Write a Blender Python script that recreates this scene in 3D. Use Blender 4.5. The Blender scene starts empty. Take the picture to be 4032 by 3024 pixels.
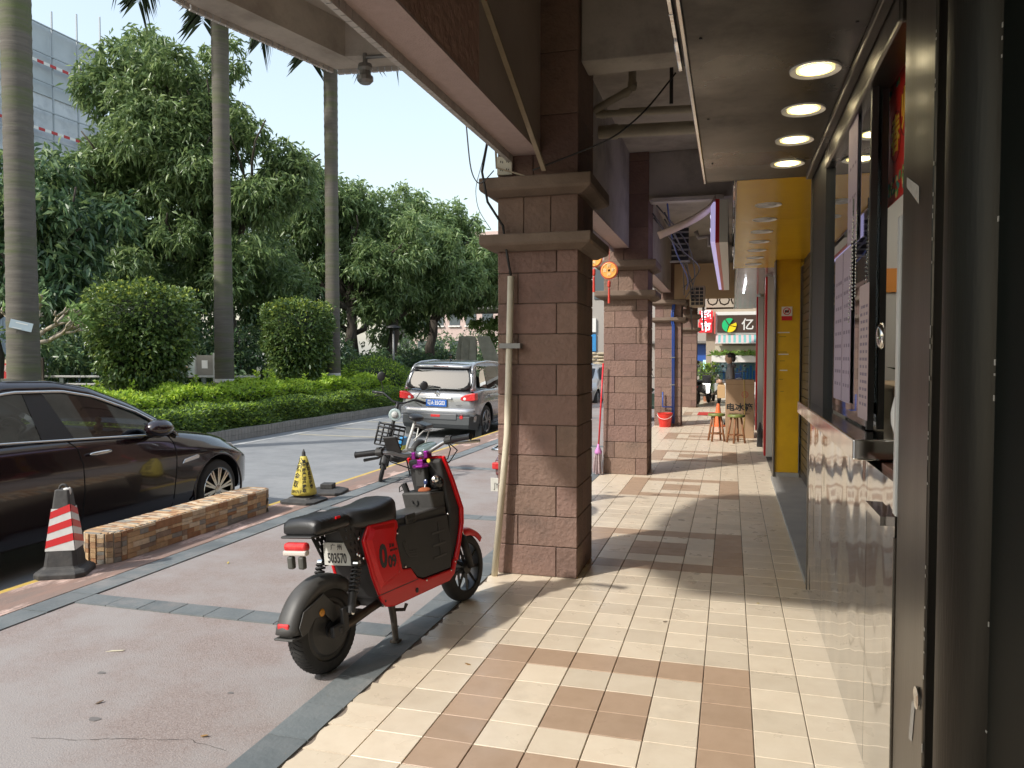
import bpy, bmesh, math, random
import numpy as np
from mathutils import Vector, Matrix, Euler
random.seed(7); RNG = np.random.default_rng(11)
SC = bpy.context.scene; COL = SC.collection; PI = math.pi; R = math.radians

# ---------------------------------------------------------------- camera
cd = bpy.data.cameras.new('camera'); cam = bpy.data.objects.new('camera', cd); COL.objects.link(cam)
cd.sensor_fit = 'HORIZONTAL'; cd.sensor_width = 36.0; cd.lens = 36.0 * 3028 / 4032
cd.clip_start = 0.05; cd.clip_end = 1500
cam.location = (0, 0, 1.55)
cam.rotation_euler = (R(90 - 2.119), 0, R(15.863))
SC.camera = cam
# ---------------------------------------------------------------- sky, sun, exposure
SUN_EL = R(42.5); LX, LY = 0.655, 0.755
w = bpy.data.worlds.new('World'); SC.world = w; w.use_nodes = True
nt = w.node_tree; nt.nodes.clear()
sky = nt.nodes.new('ShaderNodeTexSky'); sky.sky_type = 'NISHITA'; sky.sun_disc = False
sky.sun_elevation = SUN_EL; sky.sun_rotation = math.atan2(-LX, -LY)
sky.air_density = 1.6; sky.dust_density = 2.2; sky.ozone_density = 1.0; sky.altitude = 0
bg = nt.nodes.new('ShaderNodeBackground'); bg.inputs['Strength'].default_value = 0.15
wo = nt.nodes.new('ShaderNodeOutputWorld')
veil = nt.nodes.new('ShaderNodeMix'); veil.data_type = 'RGBA'; veil.inputs[0].default_value = 0.42; veil.inputs[7].default_value = (3.0, 3.2, 3.35, 1)   # thin even cloud veil
nt.links.new(sky.outputs[0], veil.inputs[6]); nt.links.new(veil.outputs[2], bg.inputs['Color']); nt.links.new(bg.outputs[0], wo.inputs['Surface'])
sl = bpy.data.lights.new('sun', 'SUN'); sl.energy = 2.1; sl.angle = R(1.8); sl.color = (1.0, 0.955, 0.885)
so = bpy.data.objects.new('sun', sl); COL.objects.link(so); so.location = (-8, -8, 12)
so.rotation_euler = Vector((LX * math.cos(SUN_EL), LY * math.cos(SUN_EL), -math.sin(SUN_EL))).to_track_quat('-Z', 'Y').to_euler()
SC.view_settings.view_transform = 'Standard'; SC.view_settings.look = 'None'
SC.view_settings.exposure = 1.0; SC.view_settings.gamma = 1.0; SC.view_settings.use_curve_mapping = False
SC.render.engine = 'CYCLES'
SC.cycles.max_bounces = 10; SC.cycles.transparent_max_bounces = 12; SC.cycles.caustics_reflective = False; SC.cycles.caustics_refractive = False

# ---------------------------------------------------------------- materials
MATS = {}
def mat(name, col, rough=.6, metal=0., col2=None, vs=6., va=1., bump=0., bs=60., coat=0., rnd=0., hue=0., emit=0., spec=.5,
        stretch=None, obj=False, col3=None, vs3=1.2, c3lo=.55, c3hi=.7, aniso=0., rvar=0., bdist=.01, detail=5.):
    if name in MATS: return MATS[name]
    m = bpy.data.materials.new(name); m.use_nodes = True; t = m.node_tree; N = t.nodes; L = t.links
    b = N['Principled BSDF']; b.inputs['Roughness'].default_value = rough; b.inputs['Metallic'].default_value = metal
    b.inputs['Specular IOR Level'].default_value = spec
    c4 = (*col, 1); b.inputs['Base Color'].default_value = c4
    if coat: b.inputs['Coat Weight'].default_value = coat; b.inputs['Coat Roughness'].default_value = .04
    if emit: b.inputs['Emission Color'].default_value = c4; b.inputs['Emission Strength'].default_value = emit
    src = None
    def coord():
        if obj: s = N.new('ShaderNodeTexCoord').outputs['Object']
        else: s = N.new('ShaderNodeNewGeometry').outputs['Position']
        if stretch:
            mp = N.new('ShaderNodeMapping'); mp.inputs['Scale'].default_value = stretch; L.new(s, mp.inputs[0]); s = mp.outputs[0]
        return s
    cs = coord() if (col2 or bump or col3 or rvar) else None
    out = None
    if col2:
        n = N.new('ShaderNodeTexNoise'); n.inputs['Scale'].default_value = vs; n.inputs['Detail'].default_value = detail; n.inputs['Roughness'].default_value = .62
        L.new(cs, n.inputs['Vector'])
        r = N.new('ShaderNodeMapRange'); r.inputs[1].default_value = .5 - .22 / va; r.inputs[2].default_value = .5 + .22 / va; L.new(n.outputs[0], r.inputs[0])
        mx = N.new('ShaderNodeMix'); mx.data_type = 'RGBA'; mx.inputs[6].default_value = c4; mx.inputs[7].default_value = (*col2, 1)
        L.new(r.outputs[0], mx.inputs[0]); out = mx.outputs[2]
    if col3:
        n = N.new('ShaderNodeTexNoise'); n.inputs['Scale'].default_value = vs3; n.inputs['Detail'].default_value = 8; n.inputs['Roughness'].default_value = .7
        L.new(cs, n.inputs['Vector'])
        r = N.new('ShaderNodeMapRange'); r.inputs[1].default_value = c3lo; r.inputs[2].default_value = c3hi; L.new(n.outputs[0], r.inputs[0])
        mx = N.new('ShaderNodeMix'); mx.data_type = 'RGBA'; mx.inputs[6].default_value = c4; mx.inputs[7].default_value = (*col3, 1)
        if out: L.new(out, mx.inputs[6])
        L.new(r.outputs[0], mx.inputs[0]); out = mx.outputs[2]
    if rnd or hue:
        oi = N.new('ShaderNodeObjectInfo'); h = N.new('ShaderNodeHueSaturation')
        h.inputs['Color'].default_value = c4
        if out: L.new(out, h.inputs['Color'])
        r = N.new('ShaderNodeMapRange'); r.inputs[3].default_value = 1 - rnd; r.inputs[4].default_value = 1 + rnd; L.new(oi.outputs['Random'], r.inputs[0]); L.new(r.outputs[0], h.inputs['Value'])
        if hue:
            m1 = N.new('ShaderNodeMath'); m1.operation = 'MULTIPLY'; m1.inputs[1].default_value = 7.31; L.new(oi.outputs['Random'], m1.inputs[0])
            m2 = N.new('ShaderNodeMath'); m2.operation = 'FRACT'; L.new(m1.outputs[0], m2.inputs[0])
            r2 = N.new('ShaderNodeMapRange'); r2.inputs[3].default_value = .5 - hue; r2.inputs[4].default_value = .5 + hue; L.new(m2.outputs[0], r2.inputs[0]); L.new(r2.outputs[0], h.inputs['Hue'])
        out = h.outputs[0]
    if out: L.new(out, b.inputs['Base Color'])
    if rvar:
        n = N.new('ShaderNodeTexNoise'); n.inputs['Scale'].default_value = vs * .7; n.inputs['Detail'].default_value = 6; L.new(cs, n.inputs['Vector'])
        r = N.new('ShaderNodeMapRange'); r.inputs[1].default_value = .3; r.inputs[2].default_value = .7; r.inputs[3].default_value = max(.02, rough - rvar); r.inputs[4].default_value = rough + rvar
        L.new(n.outputs[0], r.inputs[0]); L.new(r.outputs[0], b.inputs['Roughness'])
    if bump:
        n = N.new('ShaderNodeTexNoise'); n.inputs['Scale'].default_value = bs; n.inputs['Detail'].default_value = 4; L.new(cs, n.inputs['Vector'])
        bp = N.new('ShaderNodeBump'); bp.inputs['Strength'].default_value = bump; bp.inputs['Distance'].default_value = bdist
        L.new(n.outputs[0], bp.inputs['Height']); L.new(bp.outputs[0], b.inputs['Normal'])
    MATS[name] = m; return m

# ---------------------------------------------------------------- mesh builder
def frame(d):
    d = Vector(d).normalized(); a = Vector((0, 0, 1)) if abs(d.z) < .95 else Vector((1, 0, 0))
    u = d.cross(a).normalized(); return u, d.cross(u).normalized()
class MB:
    def __init__(s): s.v = []; s.f = []; s.mi = []; s.cur = 0
    def add(s, vs, fs):
        o = len(s.v); s.v += [tuple(p) for p in vs]; s.f += [tuple(i + o for i in f) for f in fs]; s.mi += [s.cur] * len(fs); return s
    def m(s, i): s.cur = i; return s
    def box(s, a, b, M=None):
        x0, y0, z0 = a; x1, y1, z1 = b
        vs = [(x0, y0, z0), (x1, y0, z0), (x1, y1, z0), (x0, y1, z0), (x0, y0, z1), (x1, y0, z1), (x1, y1, z1), (x0, y1, z1)]
        if M is not None: vs = [M @ Vector(p) for p in vs]
        return s.add(vs, [(0, 3, 2, 1), (4, 5, 6, 7), (0, 1, 5, 4), (1, 2, 6, 5), (2, 3, 7, 6), (3, 0, 4, 7)])
    def cbox(s, c, d, M=None): return s.box([c[i] - d[i] / 2 for i in range(3)], [c[i] + d[i] / 2 for i in range(3)], M)
    def tube(s, pts, r, n=8, caps=True):
        pts = [Vector(p) for p in pts]; k = len(pts); rs = r if isinstance(r, (list, tuple)) else [r] * k
        o = []; pu = None
        for i, p in enumerate(pts):
            d = (pts[min(i + 1, k - 1)] - pts[max(i - 1, 0)])
            if pu is None: u, v = frame(d)
            else:
                dd = d.normalized(); u = (pu - dd * pu.dot(dd))
                if u.length < 1e-6: u, v = frame(d)
                else: u.normalize(); v = dd.cross(u)
            pu = u
            o += [p + (u * math.cos(a) + v * math.sin(a)) * rs[i] for a in (2 * PI * j / n for j in range(n))]
        fs = [(i * n + j, i * n + (j + 1) % n, (i + 1) * n + (j + 1) % n, (i + 1) * n + j) for i in range(k - 1) for j in range(n)]
        if caps: fs += [tuple(range(n - 1, -1, -1)), tuple((k - 1) * n + j for j in range(n))]
        return s.add(o, fs)
    def cyl(s, a, b, r0, r1=None, n=16): return s.tube([a, b], [r0, r0 if r1 is None else r1], n)
    def lathe(s, prof, c=(0, 0, 0), ax=(0, 0, 1), n=24, close=False):
        u, v = frame(ax); ax = Vector(ax).normalized(); c = Vector(c); k = len(prof)
        o = [c + ax * h + (u * math.cos(2 * PI * j / n) + v * math.sin(2 * PI * j / n)) * r for (r, h) in prof for j in range(n)]
        fs = [(i * n + j, i * n + (j + 1) % n, ((i + 1) % k) * n + (j + 1) % n, ((i + 1) % k) * n + j) for i in range(k if close else k - 1) for j in range(n)]
        if not close: fs += [tuple(range(n - 1, -1, -1)), tuple((k - 1) * n + j for j in range(n))]
        return s.add(o, fs)
    def prism(s, poly, fn, a, b):
        n = len(poly); o = [fn(p[0], p[1], a) for p in poly] + [fn(p[0], p[1], b) for p in poly]
        return s.add(o, [tuple(range(n - 1, -1, -1)), tuple(range(n, 2 * n))] + [(i, (i + 1) % n, n + (i + 1) % n, n + i) for i in range(n)])
    def ell(s, c, r, nu=14, nv=9, M=None):
        o = []; 
        for i in range(nv + 1):
            th = PI * i / nv
            for j in range(nu):
                ph = 2 * PI * j / nu; p = Vector((r[0] * math.sin(th) * math.cos(ph), r[1] * math.sin(th) * math.sin(ph), r[2] * math.cos(th)))
                if M is not None: p = M @ p
                o.append(p + Vector(c))
        return s.add(o, [(i * nu + j, (i + 1) * nu + j, (i + 1) * nu + (j + 1) % nu, i * nu + (j + 1) % nu) for i in range(nv) for j in range(nu)])
    def loft(s, rings, caps=True, closed=True):
        n = len(rings[0]); k = len(rings); o = [p for r in rings for p in r]
        fs = [(i * n + j, i * n + (j + 1) % n, (i + 1) * n + (j + 1) % n, (i + 1) * n + j) for i in range(k - 1) for j in range(n if closed else n - 1)]
        if caps: fs += [tuple(range(n - 1, -1, -1)), tuple((k - 1) * n + j for j in range(n))]
        return s.add(o, fs)
    def sheet(s, pts): return s.add(pts, [tuple(range(len(pts)))])
    def mesh(s, name, mats, smooth=False):
        me = bpy.data.meshes.new(name); me.from_pydata([tuple(p) for p in s.v], [], s.f)
        for m in (mats if isinstance(mats, (list, tuple)) else [mats]) if mats else (): me.materials.append(m)
        if any(s.mi): me.polygons.foreach_set('material_index', s.mi)
        bm = bmesh.new(); bm.from_mesh(me); bmesh.ops.remove_doubles(bm, verts=bm.verts, dist=1e-5); bmesh.ops.recalc_face_normals(bm, faces=bm.faces); bm.to_mesh(me); bm.free()
        if smooth: me.polygons.foreach_set('use_smooth', [True] * len(me.polygons))
        return me
    def build(s, name, mats, parent=None, smooth=False, bevel=0, seg=2, sub=0, auto=0, loc=None, **kw):
        me = s.mesh(name, mats, smooth or bool(sub) or bool(auto))
        return link(name, me, parent, bevel, seg, sub, auto, loc, **kw)
def link(name, me, parent=None, bevel=0, seg=2, sub=0, auto=0, loc=None, label=None, cat=None, group=None, kind=None):
    o = bpy.data.objects.new(name, me); COL.objects.link(o); o.parent = parent
    if loc: o.location = loc
    if bevel:
        b = o.modifiers.new('bevel', 'BEVEL'); b.width = bevel; b.segments = seg; b.limit_method = 'ANGLE'; b.angle_limit = R(35); b.harden_normals = False
    if sub: b = o.modifiers.new('sub', 'SUBSURF'); b.levels = sub; b.render_levels = sub
    if auto and me:
        bm = bmesh.new(); bm.from_mesh(me)
        for e in bm.edges:
            if len(e.link_faces) == 2 and e.calc_face_angle(0) > R(auto): e.smooth = False
        bm.to_mesh(me); bm.free()
    return tag(o, label, cat, group, kind)
def tag(o, label=None, cat=None, group=None, kind=None):
    if label: o['label'] = label
    if cat: o['category'] = cat
    if group: o['group'] = group
    if kind: o['kind'] = kind
    return o
def thing(name, label, cat, loc=(0, 0, 0), rz=0, group=None, rot=None):
    o = bpy.data.objects.new(name, None); COL.objects.link(o); o.location = loc; o.rotation_euler = rot or (0, 0, rz); o.empty_display_size = .1
    return tag(o, label, cat, group)
def copy_tree(o, parent=None):
    c = o.copy(); COL.objects.link(c); c.parent = parent
    for ch in list(o.children): copy_tree(ch, c)
    return c
def text(body, size, M, mtl, parent=None, name='lettering', ext=.001, bold=0., sx=1., **kw):
    c = bpy.data.curves.new('t', 'FONT'); c.body = body; c.size = size; c.align_x = 'CENTER'; c.align_y = 'CENTER'; c.extrude = ext; c.offset = bold; c.resolution_u = 3
    t = bpy.data.objects.new('t', c); COL.objects.link(t)
    me = bpy.data.meshes.new_from_object(t.evaluated_get(bpy.context.evaluated_depsgraph_get()))
    bpy.data.objects.remove(t); bpy.data.curves.remove(c)
    me.transform(Matrix.Diagonal((sx, 1, 1, 1))); me.transform(M); me.materials.clear(); me.materials.append(mtl)
    return link(name, me, parent, **kw)
def face_m(loc, right, up):
    r = Vector(right).normalized(); u = Vector(up).normalized(); n = r.cross(u)
    return Matrix(((r.x, u.x, n.x, loc[0]), (r.y, u.y, n.y, loc[1]), (r.z, u.z, n.z, loc[2]), (0, 0, 0, 1)))
def np_mesh(name, V, Fq, mats, smooth=False, mi=None):
    me = bpy.data.meshes.new(name); V = np.asarray(V, np.float32); Fq = np.asarray(Fq, np.int32); k = Fq.shape[1]
    me.vertices.add(len(V)); me.vertices.foreach_set('co', V.ravel()); me.loops.add(Fq.size); me.loops.foreach_set('vertex_index', Fq.ravel())
    me.polygons.add(len(Fq)); me.polygons.foreach_set('loop_start', np.arange(0, Fq.size, k, dtype=np.int32))
    for m in mats: me.materials.append(m)
    if mi is not None: me.polygons.foreach_set('material_index', np.asarray(mi, np.int32))
    me.update(calc_edges=True); me.validate()
    return me
# ---------------------------------------------------------------- base colours
ASPH = mat('asphalt', (.19, .198, .206), .85, col2=(.26, .267, .272), vs=3, bump=.35, bs=220, col3=(.32, .32, .32), vs3=.35, c3lo=.5, c3hi=.75, bdist=.006)
WALK = mat('red_chip_paving', (.205, .16, .145), .9, col2=(.325, .28, .262), vs=120, va=1.2, bump=.4, bs=150, col3=(.30, .275, .265), vs3=.8, c3lo=.42, c3hi=.56, bdist=.008)
PAVER = mat('worn_red_pavers', (.30, .19, .15), .85, col2=(.20, .16, .14), vs=5, bump=.4, bs=60, col3=(.58, .42, .36), vs3=2.2, c3lo=.53, c3hi=.6, stretch=(1.6, .5, 1))
SLATE = mat('slate', (.115, .135, .142), .6, col2=(.18, .195, .198), vs=5, bump=.25, bs=50, rnd=.14, col3=(.27, .25, .235), vs3=1.6, c3lo=.54, c3hi=.75)
GROUT = mat('grout', (.16, .13, .105), .9, col2=(.26, .22, .18), vs=8)
CREAM = mat('cream_floor_tile', (.62, .525, .40), .34, col2=(.68, .59, .46), vs=9, rnd=.1, bump=.05, bs=25, col3=(.46, .385, .29), vs3=4, c3lo=.54, c3hi=.95, rvar=.1)
TAN = mat('tan_floor_tile', (.375, .262, .178), .38, col2=(.44, .315, .22), vs=9, rnd=.07, bump=.05, bs=25, rvar=.1, col3=(.32, .215, .15), vs3=9, c3lo=.58, c3hi=.75)
YLINE = mat('yellow_road_paint', (.62, .42, .06), .7, col2=(.45, .33, .12), vs=14)
WLINE = mat('white_road_paint', (.55, .55, .53), .7, col2=(.36, .36, .35), vs=9)
CLINE = mat('cream_road_paint', (.50, .45, .32), .7, col2=(.33, .31, .26), vs=6)
SOIL = mat('soil', (.06, .05, .035), .95, col2=(.05, .07, .025), vs=3)
CONC = mat('concrete', (.30, .29, .27), .8, col2=(.38, .36, .33), vs=4, bump=.2, bs=40)

def slab(name, a, b, m, **kw): return MB().box(a, b).build(name, m, **kw)
slab('ground', (-400, -300, -.9), (400, 500, -.32), CONC, kind='structure')
MB().loft([[(-9.45, y, -.5), (-4.62, y, -.5), (-4.62, y, -.24), (-9.45, y, -.14)] for y in (-60, 75)]).build('road', ASPH, kind='structure')
o = MB().sheet([(-9.12, -60, -.1428), (-9.0, -60, -.1453), (-9.0, 75, -.1453), (-9.12, 75, -.1428)]).build('edge_line', WLINE, kind='structure')
rm = thing('road_marking', 'faded cream hatched box lines painted across the road lane', 'road marking', (-7.6, 16, -.174), rot=(0, R(1.186), 0))
for y0 in (14.6, 16.1, 17.9, 20.2):
    MB().sheet([(-1.35, y0 - 16.0, 0), (1.0, y0 - 15.75, 0), (1.0, y0 - 15.63, 0), (-1.35, y0 - 15.88, 0)]).build('painted_bar', CLINE, rm)
# pavement with its bands
sw = slab('pavement', (-4.56, -40, -.4), (-1.62, 75, -.004), WALK, kind='structure')
MB().box((-4.56, -40, -.003), (-4.17, 75, 0.0)).build('paver_strip', PAVER, sw)
MB().box((-4.62, -40, -.4), (-4.56, 75, -.006)).build('kerb', CONC, sw)
MB().box((-4.618, -40, -.0055), (-4.562, 75, -.001)).build('yellow_kerb_line', YLINE, sw)
SLM = {}
def slate(x0, x1, y0, y1):
    k = (round(x1 - x0, 3), round(y1 - y0, 3))
    if k not in SLM: SLM[k] = MB().box((-k[0] / 2 + .003, -k[1] / 2 + .003, -.01), (k[0] / 2 - .003, k[1] / 2 - .003, .004)).mesh('slate_slab', SLATE)
    o = link('slate_slab', SLM[k], sw, loc=((x0 + x1) / 2, (y0 + y1) / 2, random.uniform(-.0012, .0008))); o.rotation_euler = (random.uniform(-.004, .004), random.uniform(-.004, .004), 0)
for i in range(46): slate(-1.81, -1.62, 1.5 + i * .3, 1.8 + i * .3)
for i in range(40): slate(-4.15, -3.95, 2.2 + i * .36, 2.56 + i * .36)
for yb in (3.84, 6.86, 9.88, 12.9):
    for i in range(9): slate(-3.95 + i * .2377, -3.95 + (i + 1) * .2377, yb, yb + .175)
# arcade floor: grout bed, each near tile a piece
fl = slab('arcade_floor', (-1.62, -14, -.3), (1.2, 40, -.006), GROUT, kind='structure')
TX, TY, TP, TQ = -1.19, 3.067, .2158, .2112
TILE = {}
def tile_mesh(m):
    if m not in TILE:
        g = .0022; a, b = TP / 2 - g, TQ / 2 - g; e = .002
        mb = MB(); mb.loft([[(-a, -b, -.01), (a, -b, -.01), (a, b, -.01), (-a, b, -.01)], [(-a, -b, -e), (a, -b, -e), (a, b, -e), (-a, b, -e)], [(-a + e, -b + e, 0), (a - e, -b + e, 0), (a - e, b - e, 0), (-a + e, b - e, 0)]])
        TILE[m] = mb.mesh('floor_tile', m)
    return TILE[m]
far = MB()
for k in range(-8, 150):
    for c in range(-2, 9):
        kk = (k + 2) % 14; cc = c
        brown = kk < 6 and 0 <= cc <= 5 and (kk in (0, 5) or cc in (0, 5) or (kk in (2, 3) and cc in (2, 3)))
        x, y = TX + (c + .5) * TP, TY + (k + .5) * TQ
        if x > .62: continue
        m = TAN if brown else CREAM
        if c == -2 and k < 26:
            a, b = TP / 2 - .002, TQ / 2 - .0022; n = 6; e0 = random.uniform(-.012, .012)
            left = [(-a + .012 + random.uniform(-.012, .012) + .012 * math.sin(k * 1.7 + i), b - 2 * b * i / n) for i in range(n + 1)]
            mb = MB().prism(left + [(a, -b), (a, b)], lambda p, q, h: (p, q, h), -.01, 0)
            o = mb.build('floor_tile', m, fl, loc=(x, y, 0))
        elif k < 24 and k > -5:
            o = link('floor_tile', tile_mesh(m), fl, loc=(x, y, random.uniform(-.0006, .0006))); o.rotation_euler = (random.uniform(-.003, .003), random.uniform(-.003, .003), 0)
        else:
            far.m(1 if brown else 0).box((x - TP / 2 + .0025, y - TQ / 2 + .0025, -.01), (x + TP / 2 - .0025, y + TQ / 2 - .0025, 0))
far.build('distant_floor_tiles', [CREAM, TAN], fl, kind='stuff')
# far kerb and the park ground
pk = slab('park_ground', (-120, -60, -.3), (-9.62, 120, .02), SOIL, kind='structure')
KT = mat('kerb_tile', (.33, .31, .28), .6, col2=(.22, .21, .19), vs=7, bump=.1, bs=60)
kb = MB().box((-9.62, -20, -.3), (-9.46, 60, .075)).build('planter_kerb', mat('kerb_joint', (.12, .12, .11), .9), kind='structure')
kt = MB(); 
for i in range(330):
    y = 8 + i * .105
    for j in range(2): kt.box((-9.468, y + .004, -.135 + j * .105), (-9.452 + random.uniform(-.002, .002), y + .101, -.035 + j * .105))
    kt.box((-9.62, y + .004, .07), (-9.455, y + .101, .083))
kt.build('kerb_tiles', KT, kb, kind='stuff')
# ---------------------------------------------------------------- arcade: columns
STONE = mat('brown_split_stone', (.185, .118, .093), .85, col2=(.235, .15, .12), vs=14, bump=.75, bs=34, rnd=.13, hue=.01, bdist=.014, col3=(.14, .095, .077), vs3=3.5, c3lo=.52, c3hi=.7)
JOINT = mat('dark_joint', (.1, .075, .062), .95)
CAPM = mat('brown_capital', (.15, .11, .083), .85, col2=(.21, .155, .12), vs=6, bump=.4, bs=60)
BLK = {}
def block(p, d, parent):
    k = tuple(round(x, 3) for x in d)
    if k not in BLK:
        bm = bmesh.new(); bmesh.ops.create_cube(bm, size=1); bmesh.ops.scale(bm, vec=(k[0] - .005, k[1] - .005, k[2] - .005), verts=bm.verts)
        bmesh.ops.bevel(bm, geom=list(bm.edges), offset=.004, segments=1, affect='EDGES'); me = bpy.data.meshes.new('stone_block'); bm.to_mesh(me); bm.free(); me.materials.append(STONE); BLK[k] = me
    o = link('stone_block', BLK[k], parent, loc=p); return o
def column(x0, y0, label, ztop=4.15, w_=.575, full=True):
    dp = .6; t = .04
    c = thing('arcade_column', label, 'column', (x0 + w_ / 2, y0 + dp / 2, 0), group='row of stone clad arcade columns')
    W, D = w_ / 2, dp / 2
    MB().box((-W + .012, -D + .012, 0), (W - .012, D - .012, ztop)).build('core', JOINT, c)
    zs = [i * .2125 for i in range(11)] + [2.3375]
    cs = [(zs[i], zs[i + 1] - zs[i]) for i in range(10)] + [(2.125, .18)]
    for i, (z, h) in enumerate(cs):
        f = .74 if i % 2 == 0 else .26; zc = z + h / 2
        for sgn in (-1, 1):
            wa = 2 * W * f; block((-W + wa / 2, sgn * (D - t / 2 + random.uniform(-.002, .002)), zc), (wa, t, h), c)
            block((W - (2 * W - wa) / 2, sgn * (D - t / 2 + random.uniform(-.002, .002)), zc), (2 * W - wa, t, h), c)
            g = .62 if i % 2 else .38; L = 2 * D - 2 * t; la = L * g
            block((sgn * (W - t / 2 + random.uniform(-.002, .002)), -D + t + la / 2, zc), (t, la, h), c); block((sgn * (W - t / 2), D - t - (L - la) / 2, zc), (t, L - la, h), c)
    for j in range(3):
        wa = 2 * W / 3
        for sgn in (-1, 1):
            block((-W + wa * (j + .5), sgn * (D - t / 2), 2.53), (wa, t, .29), c)
        L = (2 * D - 2 * t) / 3
        for sgn in (-1, 1): block((sgn * (W - t / 2), -D + t + L * (j + .5), 2.53), (t, L, .29), c)
    z = 2.78
    while z < ztop - .05:
        h = min(.42, ztop - z)
        for sgn in (-1, 1):
            block((-W * .55, sgn * (D - t / 2), z + h / 2), (2 * W * .45, t, h), c); block((W * .45, sgn * (D - t / 2), z + h / 2), (2 * W * .55, t, h), c)
            block((sgn * (W - t / 2), 0, z + h / 2), (t, 2 * D - 2 * t, h), c)
        z += .42
    for za, zb in ((2.305, 2.385), (2.68, 2.775)):
        e = .105; e2 = .03
        mb = MB(); rg = lambda q, zz: [(-W - q, -D - q, zz), (W + q, -D - q, zz), (W + q, D + q, zz), (-W - q, D + q, zz)]
        mb.loft([rg(e2, za - .03), rg(e - .01, za + .004), rg(e, za + .02), rg(e, zb)]).build('capital_slab', CAPM, c, bevel=.008)
    return c
column(-1.584, 5.2, 'nearest brown stone column with a white plastic pipe strapped to its front')
column(-1.6, 10.0, 'second brown stone column, round coin shadow across its face, mop leaning beside it')
column(-1.62, 17.25, 'third brown stone column with blue pipes and red bucket at its foot')
column(-1.55, 23.6, 'farthest darker stone column beyond the blue pipes', full=False)
column(-1.584, -.95, 'stone column behind the photographer at the arcade edge')
# ---------------------------------------------------------------- arcade: beams, ceiling, balcony
PLA = mat('old_grey_plaster', (.42, .39, .35), .9, col2=(.5, .47, .42), vs=2.5, bump=.3, bs=22, col3=(.27, .245, .215), vs3=1.3, c3lo=.5, c3hi=.72)
REDP = mat('flaking_red_plaster', (.44, .28, .225), .9, col2=(.52, .34, .28), vs=4, bump=1.0, bs=14, col3=(.54, .4, .33), vs3=6, c3lo=.62, c3hi=.66, bdist=.02)
BRP = mat('brown_plaster', (.42, .35, .30), .9, col2=(.48, .41, .355), vs=3, bump=.25, bs=30)
MAUVE = mat('mauve_render', (.45, .35, .325), .9, col2=(.52, .41, .39), vs=20, bump=.5, bs=120)
MOS = mat('pale_mosaic', (.55, .53, .5), .5, col2=(.42, .4, .38), vs=14)
WALLP = mat('upper_wall', (.5, .46, .42), .85, col2=(.42, .38, .35), vs=1.5)
ab = thing('arcade_building', 'grey plastered building overhead with beams, ceiling and jutting balcony', 'building', (0, 0, 0))
def part(name, a, b, m, parent=ab, bevel=0): return MB().box(a, b).build(name, m, parent, bevel=bevel)
part('ceiling_slab', (-1.46, -14, 4.15), (1.4, 30, 4.35), PLA)
# edge beam, its underside a separate render
for y0, y1 in ((-.35, 3.86), (3.86, 5.2)):
    part('edge_beam', (-1.46, y0, 2.95), (-1.275, y1, 4.15), REDP if y1 < 4 else BRP)
part('beam_underside', (-1.468, -.35, 2.935), (-1.272, 5.2, 2.95), MAUVE)
for y0, y1 in ((5.8, 10.), (10.6, 17.25), (17.85, 23.6), (-14, -.95)):
    part('edge_beam', (-1.46, y0, 2.95), (-1.275, y1, 4.15), PLA); part('beam_underside', (-1.468, y0, 2.935), (-1.272, y1, 2.95), MAUVE)
mo = MB()
for y0, y1 in ((-.3, 5.2), (5.85, 10.), (10.6, 17.2)):
    n = int((y1 - y0) / .055)
    for i in range(n):
        for j in range(2): mo.box((-1.5, y0 + i * .055 + .004, 2.885 + j * .055 + .003), (-1.469, y0 + i * .055 + .053, 2.885 + j * .055 + .052))
mo.build('mosaic_trim', MOS, ab, kind='stuff')
part('cross_beam', (-1.007, 5.28, 3.56), (1.2, 5.55, 4.15), PLA, bevel=.01)
for y in (10.05, 17.3, 23.7): part('cross_beam', (-1.275, y, 3.54), (1.2, y + .3, 4.15), PLA, bevel=.01)
part('cross_beam', (-1.007, -.8, 3.56), (1.2, -.5, 4.15), PLA)
part('ledge_strip', (-.98, 9.93, 3.49), (-.1, 10.05, 3.54), PLA)
# upper storeys (seen only as what keeps the sky out)
part('upper_wall', (-1.46, -14, 4.35), (12, 30, 5.6), WALLP)
part('inner_wall', (1.4, -14, -.2), (1.6, 30, 4.35), WALLP)
# balcony with chamfered plan over the pavement
bal = [(-1.50, 1.9), (-2.9, 2.0), (-3.3, 2.6), (-3.3, 4.2), (-2.96, 5.45), (-1.50, 5.6)]
MB().prism(bal, lambda p, q, h: (p, q, h), 4.02, 4.2).build('balcony', PLA, ab)
rim = []
for i in range(len(bal) - 1):
    a, b = Vector((*bal[i], 0)), Vector((*bal[i + 1], 0)); rim.append((a, b))
cen = Vector((-2.0, 3.7, 0)); mb = MB(); ms = MB()
for a, b in rim:
    d = (b - a).normalized(); nrm = Vector((d.y, -d.x, 0)); nrm = nrm if nrm.dot(cen - a) > 0 else -nrm
    q = [a, b, b + nrm * .24, a + nrm * .24]
    ri = rim.index((a, b)); mb.prism([(p.x, p.y) for p in q], lambda p, qq, h: (p, qq, h), 3.76 + .0015 * ri, 4.018)
    L = (b - a).length; n = int(L / .055)
    for i in range(n):
        for j in range(6):
            p0 = a + d * (i * .055 + .004) - nrm * .03; p1 = a + d * (i * .055 + .051) - nrm * .03
            z0 = 3.735 + j * .055; qq = [p0, p1, p1 + nrm * .028, p0 + nrm * .028]
            ms.prism([(p.x, p.y) for p in qq], lambda p, q2, h: (p, q2, h), z0, z0 + .049)
bp_ = mb.build('balcony_rim', PLA, ab); ms.build('mosaic_facing', MOS, bp_, kind='stuff')
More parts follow.
